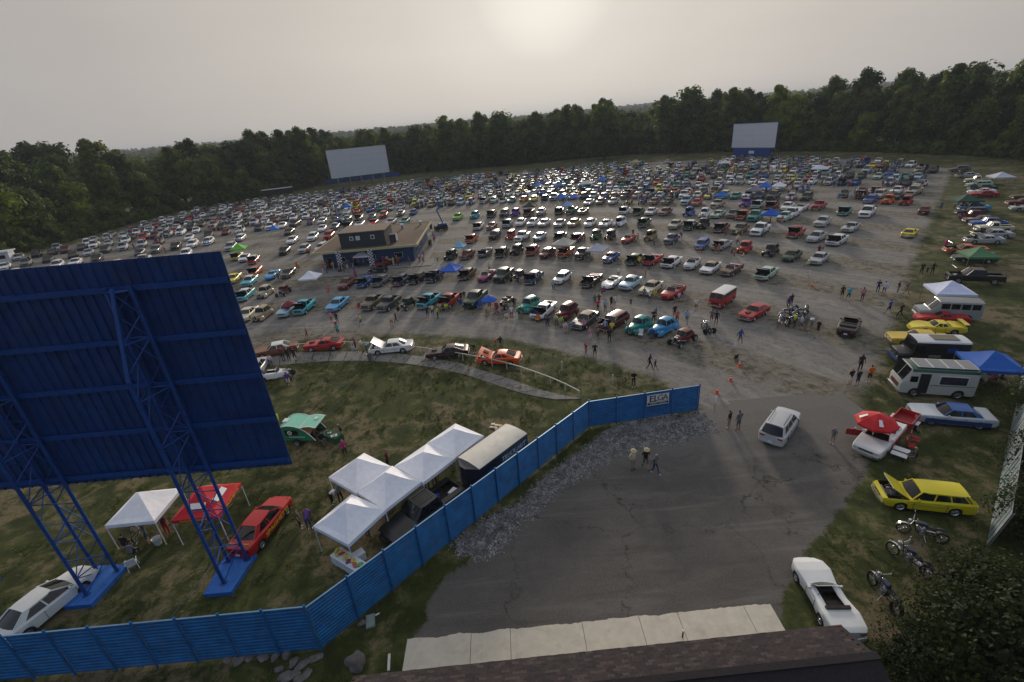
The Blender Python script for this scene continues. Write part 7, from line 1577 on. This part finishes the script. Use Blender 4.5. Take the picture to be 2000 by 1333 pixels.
def pose(kind):
    z = {'sit': .50}.get(kind, .95); J = {}; tilt = {'bend': 1.05, 'sit': .12, 'walk': .06, 'look': .15}.get(kind, 0.0)
    def T(dx, dy, dz):  # torso space -> world, tilt forward about the hip
        return (dx * math.cos(tilt) + dz * math.sin(tilt), dy, z + dz * math.cos(tilt) - dx * math.sin(tilt))
    J['pel'] = (0, 0, z); J['spi'] = T(0, 0, .22); J['che'] = T(0, 0, .40); J['nec'] = T(0, 0, .56)
    hx = .05 if kind != 'bend' else .03
    J['hd0'] = T(.02, 0, .63); J['hd1'] = T(hx, 0, .71); J['hd2'] = T(hx, 0, .79)
    arms = {'stand': (((.02, .27, .20), (.06, .27, -.02), (.10, .25, -.12)),) * 2, 'walk': (((.12, .26, .22), (.26, .24, .06), (.32, .23, -.01)), ((-.14, .26, .20), (-.16, .27, -.04), (-.14, .26, -.14))),
            'cross': (((.08, .25, .22), (.26, .10, .26), (.28, .02, .28)), ((.08, .25, .22), (.26, .06, .22), (.28, -.04, .24))), 'hip': (((-.04, .34, .22), (.06, .20, .06), (.09, .14, .04)),) * 2,
            'look': (((.10, .24, .22), (.30, .14, .30), (.34, .08, .34)),) * 2, 'bend': (((.20, .25, .30), (.42, .2, .20), (.50, .18, .18)),) * 2, 'sit': (((.10, .27, .22), (.32, .22, .10), (.40, .20, .08)),) * 2}[kind]
    for s, nm, ar in ((1, 'l', arms[0]), (-1, 'r', arms[1])):
        J[nm + 'sh'] = T(0, s * .185, .475); J[nm + 'el'] = T(ar[0][0], s * ar[0][1], ar[0][2]); J[nm + 'wr'] = T(ar[1][0], s * ar[1][1], ar[1][2]); J[nm + 'ha'] = T(ar[2][0], s * ar[2][1], ar[2][2]); J[nm + 'hi'] = (0, s * .095, z - .03)
        if kind == 'sit': kn, an = (.44, s * .13, z + .02), (.50, s * .13, .09)
        elif kind == 'walk': kn, an = ((.20, s * .09, .52), (.30, s * .09, .10)) if s > 0 else ((-.02, s * .09, .50), (-.30, s * .09, .16))
        elif kind == 'bend': kn, an = (.03, s * .11, .50), (-.02, s * .11, .09)
        else: kn, an = (.02, s * .11 + s * .01, .50), (-.01, s * .12, .09)
        J[nm + 'kn'] = kn; J[nm + 'an'] = an; J[nm + 'to'] = (an[0] + .17, an[1] + s * .02, an[2] - .05)
    return J
BON = [('pel', 'spi', 0), ('spi', 'che', 0), ('che', 'nec', 0), ('nec', 'hd0', 2), ('hd0', 'hd1', 2), ('hd1', 'hd2', 5)]
for n_ in 'lr': BON += [('che', n_ + 'sh', 0), (n_ + 'sh', n_ + 'el', 0), (n_ + 'el', n_ + 'wr', 2), (n_ + 'wr', n_ + 'ha', 2), ('pel', n_ + 'hi', 1), (n_ + 'hi', n_ + 'kn', 1), (n_ + 'kn', n_ + 'an', 3), (n_ + 'an', n_ + 'to', 4)]
RAD = dict(pel=(.145, .115), spi=(.135, .10), che=(.165, .115), nec=(.058, .058), hd0=(.072, .078), hd1=(.092, .105), hd2=(.060, .065), sh=(.068, .068), el=(.043, .043), wr=(.030, .030), ha=(.034, .022), hi=(.092, .092), kn=(.058, .058), an=(.040, .040), to=(.042, .028))
def build_person(kind):
    J = pose(kind); names = list(J); ix = {n: i for i, n in enumerate(names)}
    me = D.meshes.new('person_' + kind); me.from_pydata([J[n] for n in names], [(ix[a], ix[b_]) for a, b_, _ in BON], [])
    o = D.objects.new('t', me); COL.objects.link(o); md = o.modifiers.new('s', 'SKIN'); md.use_smooth_shade = True
    for n in names:
        v = me.skin_vertices[0].data[ix[n]]; v.radius = RAD.get(n) or RAD[n[1:]]; v.use_root = n == 'pel'
    sb = o.modifiers.new('b', 'SUBSURF'); sb.levels = 1
    dg = bpy.context.evaluated_depsgraph_get(); out_ = D.meshes.new_from_object(o.evaluated_get(dg)); D.objects.remove(o); out_.name = 'person_' + kind
    out_.materials.clear()
    for m in (CLOTH, PANTC['denim'], SKINC[0], PANTC['denim'], SHOEC[0], HAIRC[0], SKINC[0]): out_.materials.append(m)
    up = (Vector(J['hd2']) - Vector(J['nec'])).normalized(); fw = Vector((up.z, 0, -up.x)); h1 = Vector(J['hd1'])
    for p in out_.polygons:
        c = p.center; best = (9, 0)
        for a, b_, m in BON:
            A, B = Vector(J[a]), Vector(J[b_]); e = B - A; t = max(0, min(1, (c - A).dot(e) / e.length_squared)); q = A + e * t; d = (c - q).length - .6 * ((RAD.get(a) or RAD[a[1:]])[0] * (1 - t) + (RAD.get(b_) or RAD[b_[1:]])[0] * t)
            if d < best[0]: best = (d, m, t, a)
        m = best[1]
        if m == 0 and best[3][1:] == 'sh' and best[2] > .78: m = 6
        if m in (2, 5) and best[3] in ('hd0', 'hd1'):
            r = c - h1; m = 5 if (r.dot(up) > .045 or (r.dot(fw) < -.01 and r.dot(up) > -.07)) else 2
        p.material_index = m; p.use_smooth = True
    out_.update(); return out_, h1, up, fw
PM = {k: build_person(k) for k in ('stand', 'walk', 'cross', 'hip', 'look', 'bend', 'sit')}
# faces: nose, eyes, ears as one small child mesh; only for the people who show largest
def face_mesh(kind):
    _, h1, up, fw = PM[kind]; s_ = fw.cross(up); b = MB(); c = h1 + up * .0
    b.ell(c + fw * .092 - up * .012, (.014, .012, .022), SKINC[0], 6, 4)
    for s in (1, -1): b.ell(c + fw * .078 + s_ * s * .034 + up * .018, (.010, .013, .008), DARK, 6, 4); b.ell(c + s_ * s * .094 - fw * .005, (.02, .012, .03), SKINC[0], 6, 4)
    b.box(c + fw * .082 - up * .052, (.012, .04, .008), mat_lip); return b.mesh('face')
mat_lip = mat('lips', (.30, .10, .09), .6)
FM = {k: face_mesh(k) for k in PM}
SH_C = {'black': (.014, .014, .016), 'white': (.68, .68, .70), 'grey': (.15, .155, .165), 'red': (.42, .02, .025), 'orange': (.70, .12, .015), 'blue': (.02, .08, .35), 'navy': (.012, .02, .07), 'turquoise': (.02, .38, .45), 'yellow': (.70, .62, .03), 'lime': (.45, .75, .04), 'green': (.02, .22, .07), 'pink': (.65, .22, .32), 'magenta': (.48, .01, .20), 'cream': (.62, .56, .42), 'purple': (.12, .04, .22), 'maroon': (.14, .015, .025), 'pale blue': (.32, .45, .62), 'brown': (.10, .06, .04), 'coral': (.70, .12, .14)}
plab = set(); pcount = [0]
HATM = None
def hat_mesh(kind, m):
    _, h1, up, fw = PM[kind]; b = MB(); q = up.to_track_quat('Z', 'Y').to_matrix().to_4x4(); q.translation = h1 + up * .055
    n = 14; b.rings([[q @ Vector((r * math.cos(2 * PI * i / n), r * math.sin(2 * PI * i / n), z)) for i in range(n)] for r, z in ((.20, -.005), (.21, 0), (.11, .012), (.10, .09), (.05, .11), (.004, .105))], m); return b.mesh('hat')
_hats = {}
def person(x, y, face, kind, shirt, pants, label, group='visitors on foot', shorts=False, scale=1.0, skin=None, hair=None, hat=None, big=False, z=0.0, shoes=None):
    """x, y on the ground"""
    me = PM[kind][0]; o = D.objects.new('person', me); COL.objects.link(o); o.location = (x, y, z); o.rotation_euler = (0, 0, face); o.scale = (scale,) * 3; c = SH_C[shirt]; o.color = (*[v * rnd.uniform(.85, 1.1) for v in c], 1)
    sk = SKINC[rnd.choice((0, 0, 0, 1, 2)) if skin is None else skin]; hr = HAIRC[rnd.choice((0, 0, 1, 2, 3)) if hair is None else hair]
    for i, m in ((1, PANTC[pants]), (2, sk), (3, sk if shorts else PANTC[pants]), (4, SHOEC[rnd.choice((0, 0, 1)) if shoes is None else shoes]), (5, hr), (6, sk)): s = o.material_slots[i]; s.link = 'OBJECT'; s.material = m
    if big: f = D.objects.new('face', FM[kind]); COL.objects.link(f); f.parent = o
    if hat:
        k = (kind, hat)
        if k not in _hats: _hats[k] = hat_mesh(kind, {'straw': STRAW, 'black': DARK, 'white': WHITEPL}[hat])
        f = D.objects.new('hat', _hats[k]); COL.objects.link(f); f.parent = o
    plab.add(label); tag(o, label, 'person', group); pcount[0] += 1; return o
def pp(px, py, *a, **k): q = at(px, py); return person(q.x, q.y, *a, **k)
A = R_
HP = [ # px py facing pose shirt pants shorts label extra
 (1235, 918, -60, 'hip', 'cream', 'khaki', False, 'person in cream shirt and straw hat walking on the asphalt', dict(hat='straw', skin=0)),
 (1260, 915, -80, 'walk', 'black', 'grey', True, 'person in black shirt and straw hat, middle of the trio on asphalt', dict(hat='straw', skin=0, shoes=0)),
 (1278, 926, -50, 'walk', 'grey', 'denim', False, 'person in grey shirt and jeans, right one of the trio on asphalt', dict(skin=1)),
 (1423, 837, 130, 'stand', 'black', 'khaki', True, 'woman in black top and khaki shorts near the fence end', dict(hair=0, scale=.95)),
 (1441, 841, 110, 'stand', 'grey', 'grey', True, 'person in grey sleeveless shirt left of the silver SUV', dict(hair=0, scale=1.04)),
 (1625, 867, 200, 'stand', 'grey', 'brown' if False else 'khaki', True, 'child in dark shirt before the open red door of the convertible', dict(scale=.82)),
 (1237, 757, -90, 'look', 'black', 'black', False, 'person in black looking at a phone behind the blue fence sign', dict(hair=0)),
 (1268, 722, -30, 'walk', 'black', 'black', False, 'adult in black walking beside a child on the gravel', dict(hair=0)),
 (1279, 724, -30, 'walk', 'black', 'grey', True, 'child walking beside an adult in black on the gravel', dict(scale=.72)),
 (1145, 698, -150, 'walk', 'red', 'grey', True, 'person in red shirt walking before the first row', {}), (1162, 700, -100, 'stand', 'black', 'denim', True, 'person in black top with blue shorts beside the red shirted walker', dict(hair=0)),
 (1444, 672, -80, 'walk', 'blue', 'grey', False, 'person in dark blue polo walking right of the hot rod', dict(hair=0)),
 (1659, 753, 100, 'stand', 'black', 'white', True, 'woman in black top and white shorts on the gravel road', dict(hair=2, scale=.95)), (1673, 755, 100, 'stand', 'navy', 'denim', True, 'blond woman in navy top right of the white shorts', dict(hair=2, scale=.95)),
 (1678, 727, -90, 'stand', 'black', 'black', False, 'tall person in black shirt behind two women on the gravel road', dict(scale=1.05, hair=0)), (1696, 748, 90, 'hip', 'orange', 'black', True, 'person in orange shirt at the edge of the right verge', {}),
 (1643, 584, 80, 'stand', 'black', 'black', True, 'person in black, left of a blue shirted walker on the gravel', {}), (1656, 588, 90, 'walk', 'turquoise', 'navy', True, 'person in bright blue shirt walking away on the gravel', {}), (1683, 588, 90, 'stand', 'pink', 'black', False, 'person in pale pink shirt on the wide gravel area', dict(hair=0)),
 (1713, 573, 60, 'stand', 'navy', 'denim', False, 'long haired person in navy beside a white shirted walker', dict(hair=1)), (1725, 576, 60, 'walk', 'white', 'denim', True, 'person in white shirt walking toward the far verge', {}), (1752, 574, -60, 'stand', 'black', 'khaki', True, 'woman in black vest walking at the verge edge', dict(hair=1, scale=.94)), (1768, 576, -60, 'walk', 'grey', 'khaki', True, 'person in grey shirt at the verge edge beside the white canopy', dict(hair=3)),
 (1735, 614, 120, 'walk', 'blue', 'navy', True, 'person with blue top left of a person in black near the vans', {}), (1757, 621, 120, 'walk', 'black', 'black', False, 'person all in black near the conversion van', dict(hair=0)),
 (1798, 538, 60, 'stand', 'black', 'black', False, 'left adult of a family standing on the verge', {}), (1819, 538, 60, 'hip', 'black', 'black', False, 'right adult of a family standing on the verge', {}), (1809, 537, 60, 'stand', 'black', 'black', True, 'child between two adults on the verge', dict(scale=.6)),
 (1596, 655, 190, 'stand', 'black', 'black', True, 'person in black at the right end of the bike onlookers', {}), (1582, 652, 190, 'stand', 'olive' if False else 'grey', 'khaki', False, 'person in grey green shirt and pale cap by the bikes', dict(hat='white')), (1573, 645, 190, 'stand', 'grey', 'khaki', True, 'person in grey among the bike onlookers', {}), (1564, 645, 170, 'stand', 'pale blue', 'denim', True, 'person with pale backpack facing the bikes', {}), (1551, 640, 170, 'stand', 'lime', 'blue' if False else 'denim', True, 'person in lime shirt leaning in at the bikes', dict(hair=0)), (1541, 640, 160, 'bend', 'black', 'black', True, 'person in black bending over the bikes', {}), (1526, 640, 150, 'sit', 'white', 'red', True, 'small child in white and red in front of the bikes', dict(scale=.7)), (1544, 600, 100, 'stand', 'black', 'black', False, 'left one of two people standing behind the bikes', dict(hair=1)), (1538, 606, 100, 'stand', 'purple', 'black', True, 'person in purple shirt just behind the bikes', dict(hair=0)),
 (1359, 608, -80, 'stand', 'white', 'grey', True, 'person in white vest left of the red window van', {}), (1322, 632, -80, 'stand', 'coral', 'black', True, 'person in coral pink shirt above the sky blue coupe', {}), (1341, 632, -110, 'walk', 'pale blue', 'denim', True, 'person in pale blue walking between coupe and trike', {}), (1317, 622, 100, 'stand', 'black', 'black', True, 'person in black behind the coral shirt', {}), (1389, 632, 70, 'walk', 'grey', 'red', True, 'person in grey shirt and red shorts by the red window van', dict(hair=0)), (1398, 635, 70, 'stand', 'black', 'black', False, 'person in black beside the red shorts by the van', {}),
 (1276, 632, -90, 'cross', 'black', 'black', False, 'person in black standing between teal and sky blue coupes', dict(hair=0)), (1162, 600, 80, 'stand', 'green', 'grey', True, 'person in green shirt between the first and second rows', dict(hair=0)), (1170, 598, 80, 'stand', 'maroon', 'red', True, 'person in maroon shirt and red shorts between the first rows', dict(hair=0)),
 (1194, 602, -60, 'stand', 'black', 'black', True, 'person in black with a stroller between the first rows', {}), (1200, 601, -60, 'stand', 'white', 'khaki', True, 'person in white beside the black shirted stroller walker', {}), (1232, 599, -90, 'stand', 'navy', 'navy', True, 'lone small child on the gravel between the first rows', dict(scale=.65)),
 (1153, 668, 90, 'stand', 'pink', 'white', True, 'blond woman in pink top and white skirt before the first row', dict(hair=2)), (1168, 672, 90, 'stand', 'brown', 'khaki', True, 'person in brown shirt before the maroon wagon', {}), (1182, 652, 80, 'stand', 'pale blue', 'navy', True, 'person in pale blue at the nose of the maroon wagon', {}), (1190, 670, 80, 'stand', 'black', 'black', False, 'person in black with folded arms before the maroon wagon', dict(hair=0)), (1195, 655, -90, 'cross', 'yellow', 'olive', False, 'person in yellow green shirt by the maroon wagon', {}),
 (1258, 586, 60, 'stand', 'grey', 'grey', False, 'person in grey leaning toward the cream hardtop', {}), (1269, 592, 90, 'stand', 'white', 'denim', True, 'person in white shirt before the cream hardtop', dict(hair=0)), (1279, 583, -90, 'sit', 'yellow', 'turquoise' if False else 'khaki', True, 'seated person in yellow by the red striped convertible', {}), (1325, 588, -60, 'sit', 'white', 'grey', True, 'person with blue cap crouching at the red convertible', {}),
 (979, 684, -90, 'stand', 'black', 'khaki', True, 'person in black at the rear of the orange coupe', {}), (968, 680, -60, 'bend', 'orange', 'khaki', False, 'person in orange bending over the orange coupe', {}), (927, 690, -100, 'bend', 'brown', 'black', False, 'person in brown bending near the dark maroon fastback', {}),
 (602, 662, 200, 'walk', 'grey', 'maroon' if False else 'red', True, 'grey shirted person walking above the red fastback', {}), (662, 657, -60, 'walk', 'turquoise', 'black', True, 'person in turquoise shirt walking above the red fastback', {}), (707, 637, 200, 'walk', 'yellow', 'olive', True, 'person in yellow and green walking before the first row', dict(hair=0)), (766, 638, -90, 'stand', 'cream', 'red', True, 'person in patterned shirt and dark red shorts before the first row', {}), (775, 632, 200, 'walk', 'black', 'black', False, 'person in black walking behind the patterned shirt', {}),
 (649, 632, 90, 'stand', 'pink', 'grey', True, 'person in pink patterned shirt before the pale blue fastback', dict(hair=0)), (660, 634, 90, 'stand', 'black', 'denim', True, 'person in dark shirt before the pale blue fastback', {}), (658, 645, 80, 'stand', 'red', 'red', True, 'child in red with a white cap before the first row', dict(scale=.75, hat='white')),
 (836, 622, 90, 'hip', 'black', 'denim', True, 'person in black with blue shorts before the turquoise pickup', {}), (846, 618, 90, 'stand', 'white', 'black', True, 'person in white before the turquoise pickup', {}), (856, 623, 200, 'stand', 'lime', 'black', False, 'marshal in lime vest before the turquoise pickup', dict(hair=0)),
 (860, 608, -80, 'sit', 'cream', 'khaki', False, 'seated person in cream at the red pickup', {}), (872, 608, -70, 'sit', 'lime', 'grey', True, 'seated person in lime green at the red pickup', {}), (902, 592, -60, 'stand', 'black', 'black', False, 'left of two people between red and dark green pickups', {}), (908, 590, -60, 'stand', 'black', 'brown' if False else 'khaki', False, 'right of two people between red and dark green pickups', {}),
 (990, 628, -90, 'sit', 'white', 'purple' if False else 'navy', True, 'seated person in white before the teal sedan', {}), (1000, 622, -90, 'stand', 'white', 'red', False, 'standing person in white before the teal sedan', {}), (1008, 628, -90, 'sit', 'white', 'white', False, 'seated person all in white before the teal sedan', {}),
 (1070, 637, -100, 'sit', 'navy', 'navy', False, 'seated person in navy before the maroon sedan', {}), (1086, 632, -90, 'sit', 'cream', 'olive', False, 'seated person in camouflage before the maroon sedan', {}), (1096, 636, -90, 'sit', 'lime', 'pink' if False else 'grey', True, 'seated person in bright lime before the dark grey car', {}), (1104, 648, -80, 'sit', 'white', 'grey', True, 'seated person in white before the dark grey car', {}), (1182, 610, -70, 'stand', 'pale blue', 'denim', False, 'person in pale blue behind the maroon wagon', {}), (1168, 610, -70, 'stand', 'magenta', 'black', False, 'person in magenta shirt between grey car and maroon wagon', {}),
 (691, 693, 60, 'sit', 'pale blue', 'khaki', False, 'person in pale blue sitting on the white rail', {}), (695, 682, 0, 'stand', 'purple', 'black', False, 'person in purple grey before the raised white hood', {}), (708, 688, 0, 'hip', 'white', 'khaki', True, 'person in white before the raised white hood', {}), (717, 690, 20, 'bend', 'pale blue', 'denim', False, 'person in denim blue leaning under the raised white hood', {}),
 (555, 706, 90, 'stand', 'maroon', 'black', False, 'left one of three people at the copper brown hardtop', {}), (566, 707, 90, 'stand', 'black', 'black', False, 'middle one of three people at the copper brown hardtop', dict(hair=3)), (578, 706, 90, 'stand', 'black', 'black', True, 'right one of three people at the copper brown hardtop', {}), (566, 756, 130, 'walk', 'purple', 'white', True, 'person in purple shirt and white shorts by the dune buggy', dict(hair=0)), (529, 712, -60, 'sit', 'white', 'blue' if False else 'denim', False, 'seated person above the dune buggy', {}),
 (672, 861, 200, 'look', 'black', 'khaki', True, 'person in black vest beyond the dark green table', dict(hair=3, big=True)), (676, 893, 110, 'stand', 'magenta', 'black', True, 'blond person in magenta top near the dark green table', dict(hair=2, scale=.93, shoes=1, big=True)), (630, 868, -40, 'sit', 'black', 'grey', False, 'person in black seated behind the teardrop trailer', dict(hair=0)), (617, 860, 0, 'sit', 'olive' if False else 'brown', 'olive', False, 'person in brown reclining behind the teardrop trailer', {}), (548, 838, 180, 'stand', 'lime', 'khaki', True, 'person in lime green half hidden behind the teardrop trailer', {}),
 (588, 1032, 20, 'stand', 'brown', 'black', False, 'dark haired person left of the striped shirt by the front canopy', dict(hair=1, scale=.95)), (606, 1036, 100, 'bend', 'purple', 'denim', False, 'person in striped shirt and blue trousers left of the front canopy', dict(hair=0, scale=1.05)),
 (760, 915, 180, 'stand', 'maroon', 'black', False, 'person in maroon behind the white canopy block', dict(hair=1)), (650, 985, 0, 'bend', 'white', 'black', False, 'person in white under the back left canopy', {}), (668, 983, 90, 'stand', 'grey', 'black', False, 'person in grey under the back left canopy', {}), (836, 960, -60, 'stand', 'white', 'black', False, 'person in white between canopy and pickup', {}), (850, 950, -60, 'bend', 'orange', 'black', False, 'person in orange between canopy and pickup', {}), (720, 1050, 60, 'stand', 'black', 'black', False, 'dark figure under the front white canopy', {}), (770, 1000, 60, 'stand', 'brown', 'black', False, 'dark figure under the middle white canopy', {}),
 (248, 1075, 90, 'sit', 'black', 'black', False, 'left seated person under the lawn canopy', dict(hair=1)), (262, 1092, 100, 'sit', 'grey', 'black', False, 'seated person in grey in front under the lawn canopy', dict(hair=0)), (293, 1062, -150, 'stand', 'grey', 'denim', True, 'person in grey standing under the lawn canopy', dict(hair=1)), (275, 1050, -90, 'sit', 'cream', 'khaki', False, 'pale seated person at the back of the lawn canopy', dict(hair=3)), (330, 1045, 90, 'stand', 'maroon', 'maroon' if False else 'red', False, 'person in maroon between the lawn canopies', {}), (395, 1035, 90, 'stand', 'blue', 'denim', False, 'person in blue under the red canopy', {}),
 (1785, 905, 150, 'sit', 'black', 'grey', True, 'person lying back on a chair behind the yellow wagon hood', dict(hair=2)), (1720, 868, 215, 'sit', 'white', 'denim', False, 'person seated inside the red and white convertible', dict(hair=1, z=.28)), (1748, 738, 250, 'sit', 'blue', 'black', True, 'person in blue crouching before the white camper bus', dict(hair=1)), (1890, 505, 70, 'stand', 'blue', 'navy', False, 'person in blue on the verge by the light green tent', {}), (1843, 490, 0, 'stand', 'magenta', 'grey', True, 'person in magenta on the verge', {}), (1836, 412, 60, 'stand', 'blue', 'denim', True, 'person in blue by the dark green tent', {}),
]
for q in HP:
    x, y, fa, po, shi, pa, sh_, lab, ex = q; ex = dict(ex); ex.setdefault('big', y > 780); pp(x, y, A(fa), po, shi, pa, lab, shorts=sh_, **ex)
for i, (x, y) in enumerate(((1920, 755), (1935, 750), (1950, 748), (1928, 740), (1905, 752))): pp(x, y, rnd.uniform(0, 6), 'sit', ['white', 'pink', 'grey', 'cream', 'white'][i], 'denim', ['front left', 'front middle', 'front right', 'rear', 'outermost left'][i] + ' seated person under the royal blue canopy', shorts=True)
for i, (x, y) in enumerate(((1870, 405), (1880, 406), (1892, 404), (1902, 403))): pp(x, y, rnd.uniform(0, 6), 'sit', ['navy', 'red', 'black', 'maroon'][i], 'black', ['first', 'second', 'third', 'fourth'][i] + ' person from the left in the shade of the dark green canopy')
fr_ = random.Random(23)
# the queue at the walls of the snack building
k = 0
SHN = list(SH_C); PNN = list(PANTC)
for i in range(34):
    if i < 9: x, y = -34 + fr_.uniform(0, 4.5), fr_.uniform(86.3, 90.2); wh = 'at the snack building front, left part'
    elif i < 16: x, y = -30 + fr_.uniform(0, 5.5), fr_.uniform(85.8, 90.2); wh = 'by the snack building canopy'
    elif i < 29: x, y = -23.5 + fr_.uniform(0, 8.2), fr_.uniform(87.6, 90.4); wh = 'queueing at the snack building front'
    else: x, y = -16.2 + fr_.uniform(0, 1.5), 90 + fr_.uniform(0, 19); wh = 'along the snack building right wall'
    for _ in range(60):
        s_, p_ = fr_.choice(SHN), fr_.choice(PNN); sh_ = fr_.random() < .5; po = fr_.choice(('stand', 'stand', 'cross', 'hip')); lab = f"person in {s_} shirt and {p_} {'shorts' if sh_ else 'trousers'} {wh}"
        if lab not in plab and len(lab.split()) <= 16: break
    person(x, y, fr_.uniform(0, 6.28), po, s_, p_, lab, 'crowd around the snack building', shorts=sh_, z=.09)
near = sorted([c for c in indiv], key=lambda c: c['d'])
tries = 0
while pcount[0] < 285 and tries < 4000:
    tries += 1; c = fr_.choice(near); 
    if c['pp'][0] < 640 and c['row'] > 4 and fr_.random() < .75: continue
    n = fr_.choice((1, 1, 2, 3)); hd = c['head']; f_ = Vector((math.cos(hd), math.sin(hd), 0)); s2 = Vector((-f_.y, f_.x, 0))
    for i in range(n):
        if pcount[0] >= 285: break
        side = fr_.choice((0, 0, 1)); q = c['pos'] + (f_ * fr_.uniform(3.0, 4.6) + s2 * fr_.uniform(-1.8, 1.8) if side == 0 else -f_ * fr_.uniform(2.9, 4.4) + s2 * fr_.uniform(-1.5, 1.5))
        po = fr_.choice(('stand', 'walk', 'cross', 'hip', 'look', 'sit', 'sit')) if side == 0 else fr_.choice(('stand', 'walk', 'hip')); s_ = fr_.choice(SHN + ['black', 'white', 'grey', 'black', 'navy']); p_ = fr_.choice(PNN); sh_ = fr_.random() < .55
        verb = {'walk': 'walking', 'sit': 'seated', 'look': 'standing', 'bend': 'bending'}.get(po, 'standing'); lab = f"person in {s_} shirt {verb} {'before' if side == 0 else 'behind'} the {short(c)}, {ORD[c['row']]} row"
        if lab in plab: lab = f"person in {s_} shirt and {p_} {'shorts' if sh_ else 'trousers'} {verb} by the {short(c)}, {ORD[c['row']]} row"
        if lab in plab or len(lab.split()) > 16: continue
        person(q.x, q.y, fr_.uniform(0, 6.28), po, s_, p_, lab, 'visitors among the parked cars', shorts=sh_, scale=fr_.choice((1, 1, 1.03, .97, .75)))
# farther off: a crowd nobody could count
CRM, t_, b_ = newmat('crowd_clothes'); oi = N(t_, 'ShaderNodeObjectInfo'); cr2 = N(t_, 'ShaderNodeValToRGB'); t_.links.new(oi.outputs['Random'], cr2.inputs['Fac']); t_.links.new(cr2.outputs['Color'], b_.inputs['Base Color']); cr2.color_ramp.interpolation = 'CONSTANT'; e_ = cr2.color_ramp.elements; e_[0].color = (.015, .015, .018, 1)
for p_, c_ in ((.25, (.6, .6, .62)), (.4, (.02, .05, .2)), (.55, (.35, .03, .03)), (.65, (.12, .12, .13)), (.75, (.05, .25, .5)), (.85, (.5, .1, .15)), (.92, (.5, .45, .1))): x_ = e_.new(p_); x_.color = (*c_, 1)
e_[len(e_) - 1].color = (.1, .3, .15, 1)
def crowd_proto(k):
    me = PM[k][0].copy(); me.materials.clear()
    for m in (CRM, PANTC['navy'], SKINC[1], PANTC['grey'], SHOEC[0], HAIRC[0], SKINC[1]): me.materials.append(m)
    return me
cpts = []
for c in mass + indiv[180:]:
    if c['pp'][0] < 600 and fr_.random() < .8: continue
    if fr_.random() < .85:
        for _ in range(fr_.choice((1, 2, 3))): q = c['pos'] + Vector((math.cos(c['head']), math.sin(c['head']), 0)) * fr_.uniform(2.8, 4.5) + Vector((fr_.uniform(-1.6, 1.6), fr_.uniform(-1.6, 1.6), 0)); cpts.append(tuple(q))
cro = scatter('distant_crowd', cpts, [crowd_proto('stand'), crowd_proto('hip'), crowd_proto('walk')], .95, 1.05, 31, CRM)
for n in cro.modifiers[0].node_group.nodes:
    if n.bl_idname == 'FunctionNodeRandomValue' and n.data_type == 'FLOAT_VECTOR': n.inputs[0].default_value = (0, 0, 0)
tag(cro, 'tiny visitors scattered between the farthest rows of cars', 'crowd', None, 'stuff')

# ------------------------------------------------------------------ labels for the trees
def treelabels():
    SZ = lambda h: 'low' if h < 11 else 'small' if h < 15 else 'middling' if h < 20 else 'tall' if h < 25 else 'very tall'
    SHP = {0: 'broad', 1: 'tall crowned', 2: 'round', 3: 'narrow', 4: 'rounded', 5: 'bushy', 6: 'spreading'}
    def zone(x, y, px):
        if px < 120: return 'at the far left edge'
        if px < 330: return 'above the leftmost cars'
        if px < 520: return 'by the cargo trailer'
        if px < 640: return 'just left of the left far screen'
        if px < 770: return 'behind the left far screen'
        if px < 1000: return 'right of the left screen'
        if px < 1200: return 'straight below the sun'
        if px < 1410: return 'left of the right far screen'
        if px < 1530: return 'behind the right far screen'
        if px < 1750: return 'right of the right far screen'
        if px < 1880: return 'above the road end'
        return 'at the far right edge'
    groups = {}
    for e in treelog:
        o, x, y, h, tone, k = e[:6]; p_ = proj(x, y, h * .6) or (0, 0)
        if len(e) > 6: base = f"dark leafy bush beside the shingle roof corner"; zz = 'x'
        else: base = f"{SZ(h)} {TONES[tone][0]} {SHP.get(k, str())} tree {zone(x, y, p_[0])}".replace('tall tall crowned', 'tall')
        groups.setdefault(base, []).append((p_[0], e, p_))
    for base, L_ in groups.items():
        L_.sort(key=lambda q: q[0]); n = len(L_)
        for i, (px, e, p_) in enumerate(L_):
            lab = base
            if n == 2: lab = base + (', the left one' if i == 0 else ', the right one')
            elif n > 2: lab = base + (', the leftmost' if i == 0 else ', the rightmost' if i == n - 1 else f", {ORD[i + 1]} from the left" if i < 19 else '')
            tag(e[0], lab, 'tree' if len(e) == 6 else 'bush', 'trees around the field' if len(e) == 6 else 'bushes beside the shingle roof')
            if len(e) > 6: e[0].name = 'bush'
treelabels()
st_ = sorted([o for o in COL.objects if o.name.startswith('boulder') and o.get('group')], key=lambda o: o.location.x)
for i, o in enumerate(st_): o['label'] = f"pale flat stone below the fence corner, {ORD[i + 1]} from the left in the rock pile"
print('PEOPLE', pcount[0], 'TREES', len(treelog), 'OBJ', len(SC.objects))
open('/tmp/w/info.txt', 'w').write(f"{len(indiv)} {len(mass)} ppl {pcount[0]} trees {len(treelog)} obj {len(SC.objects)}") if False else None
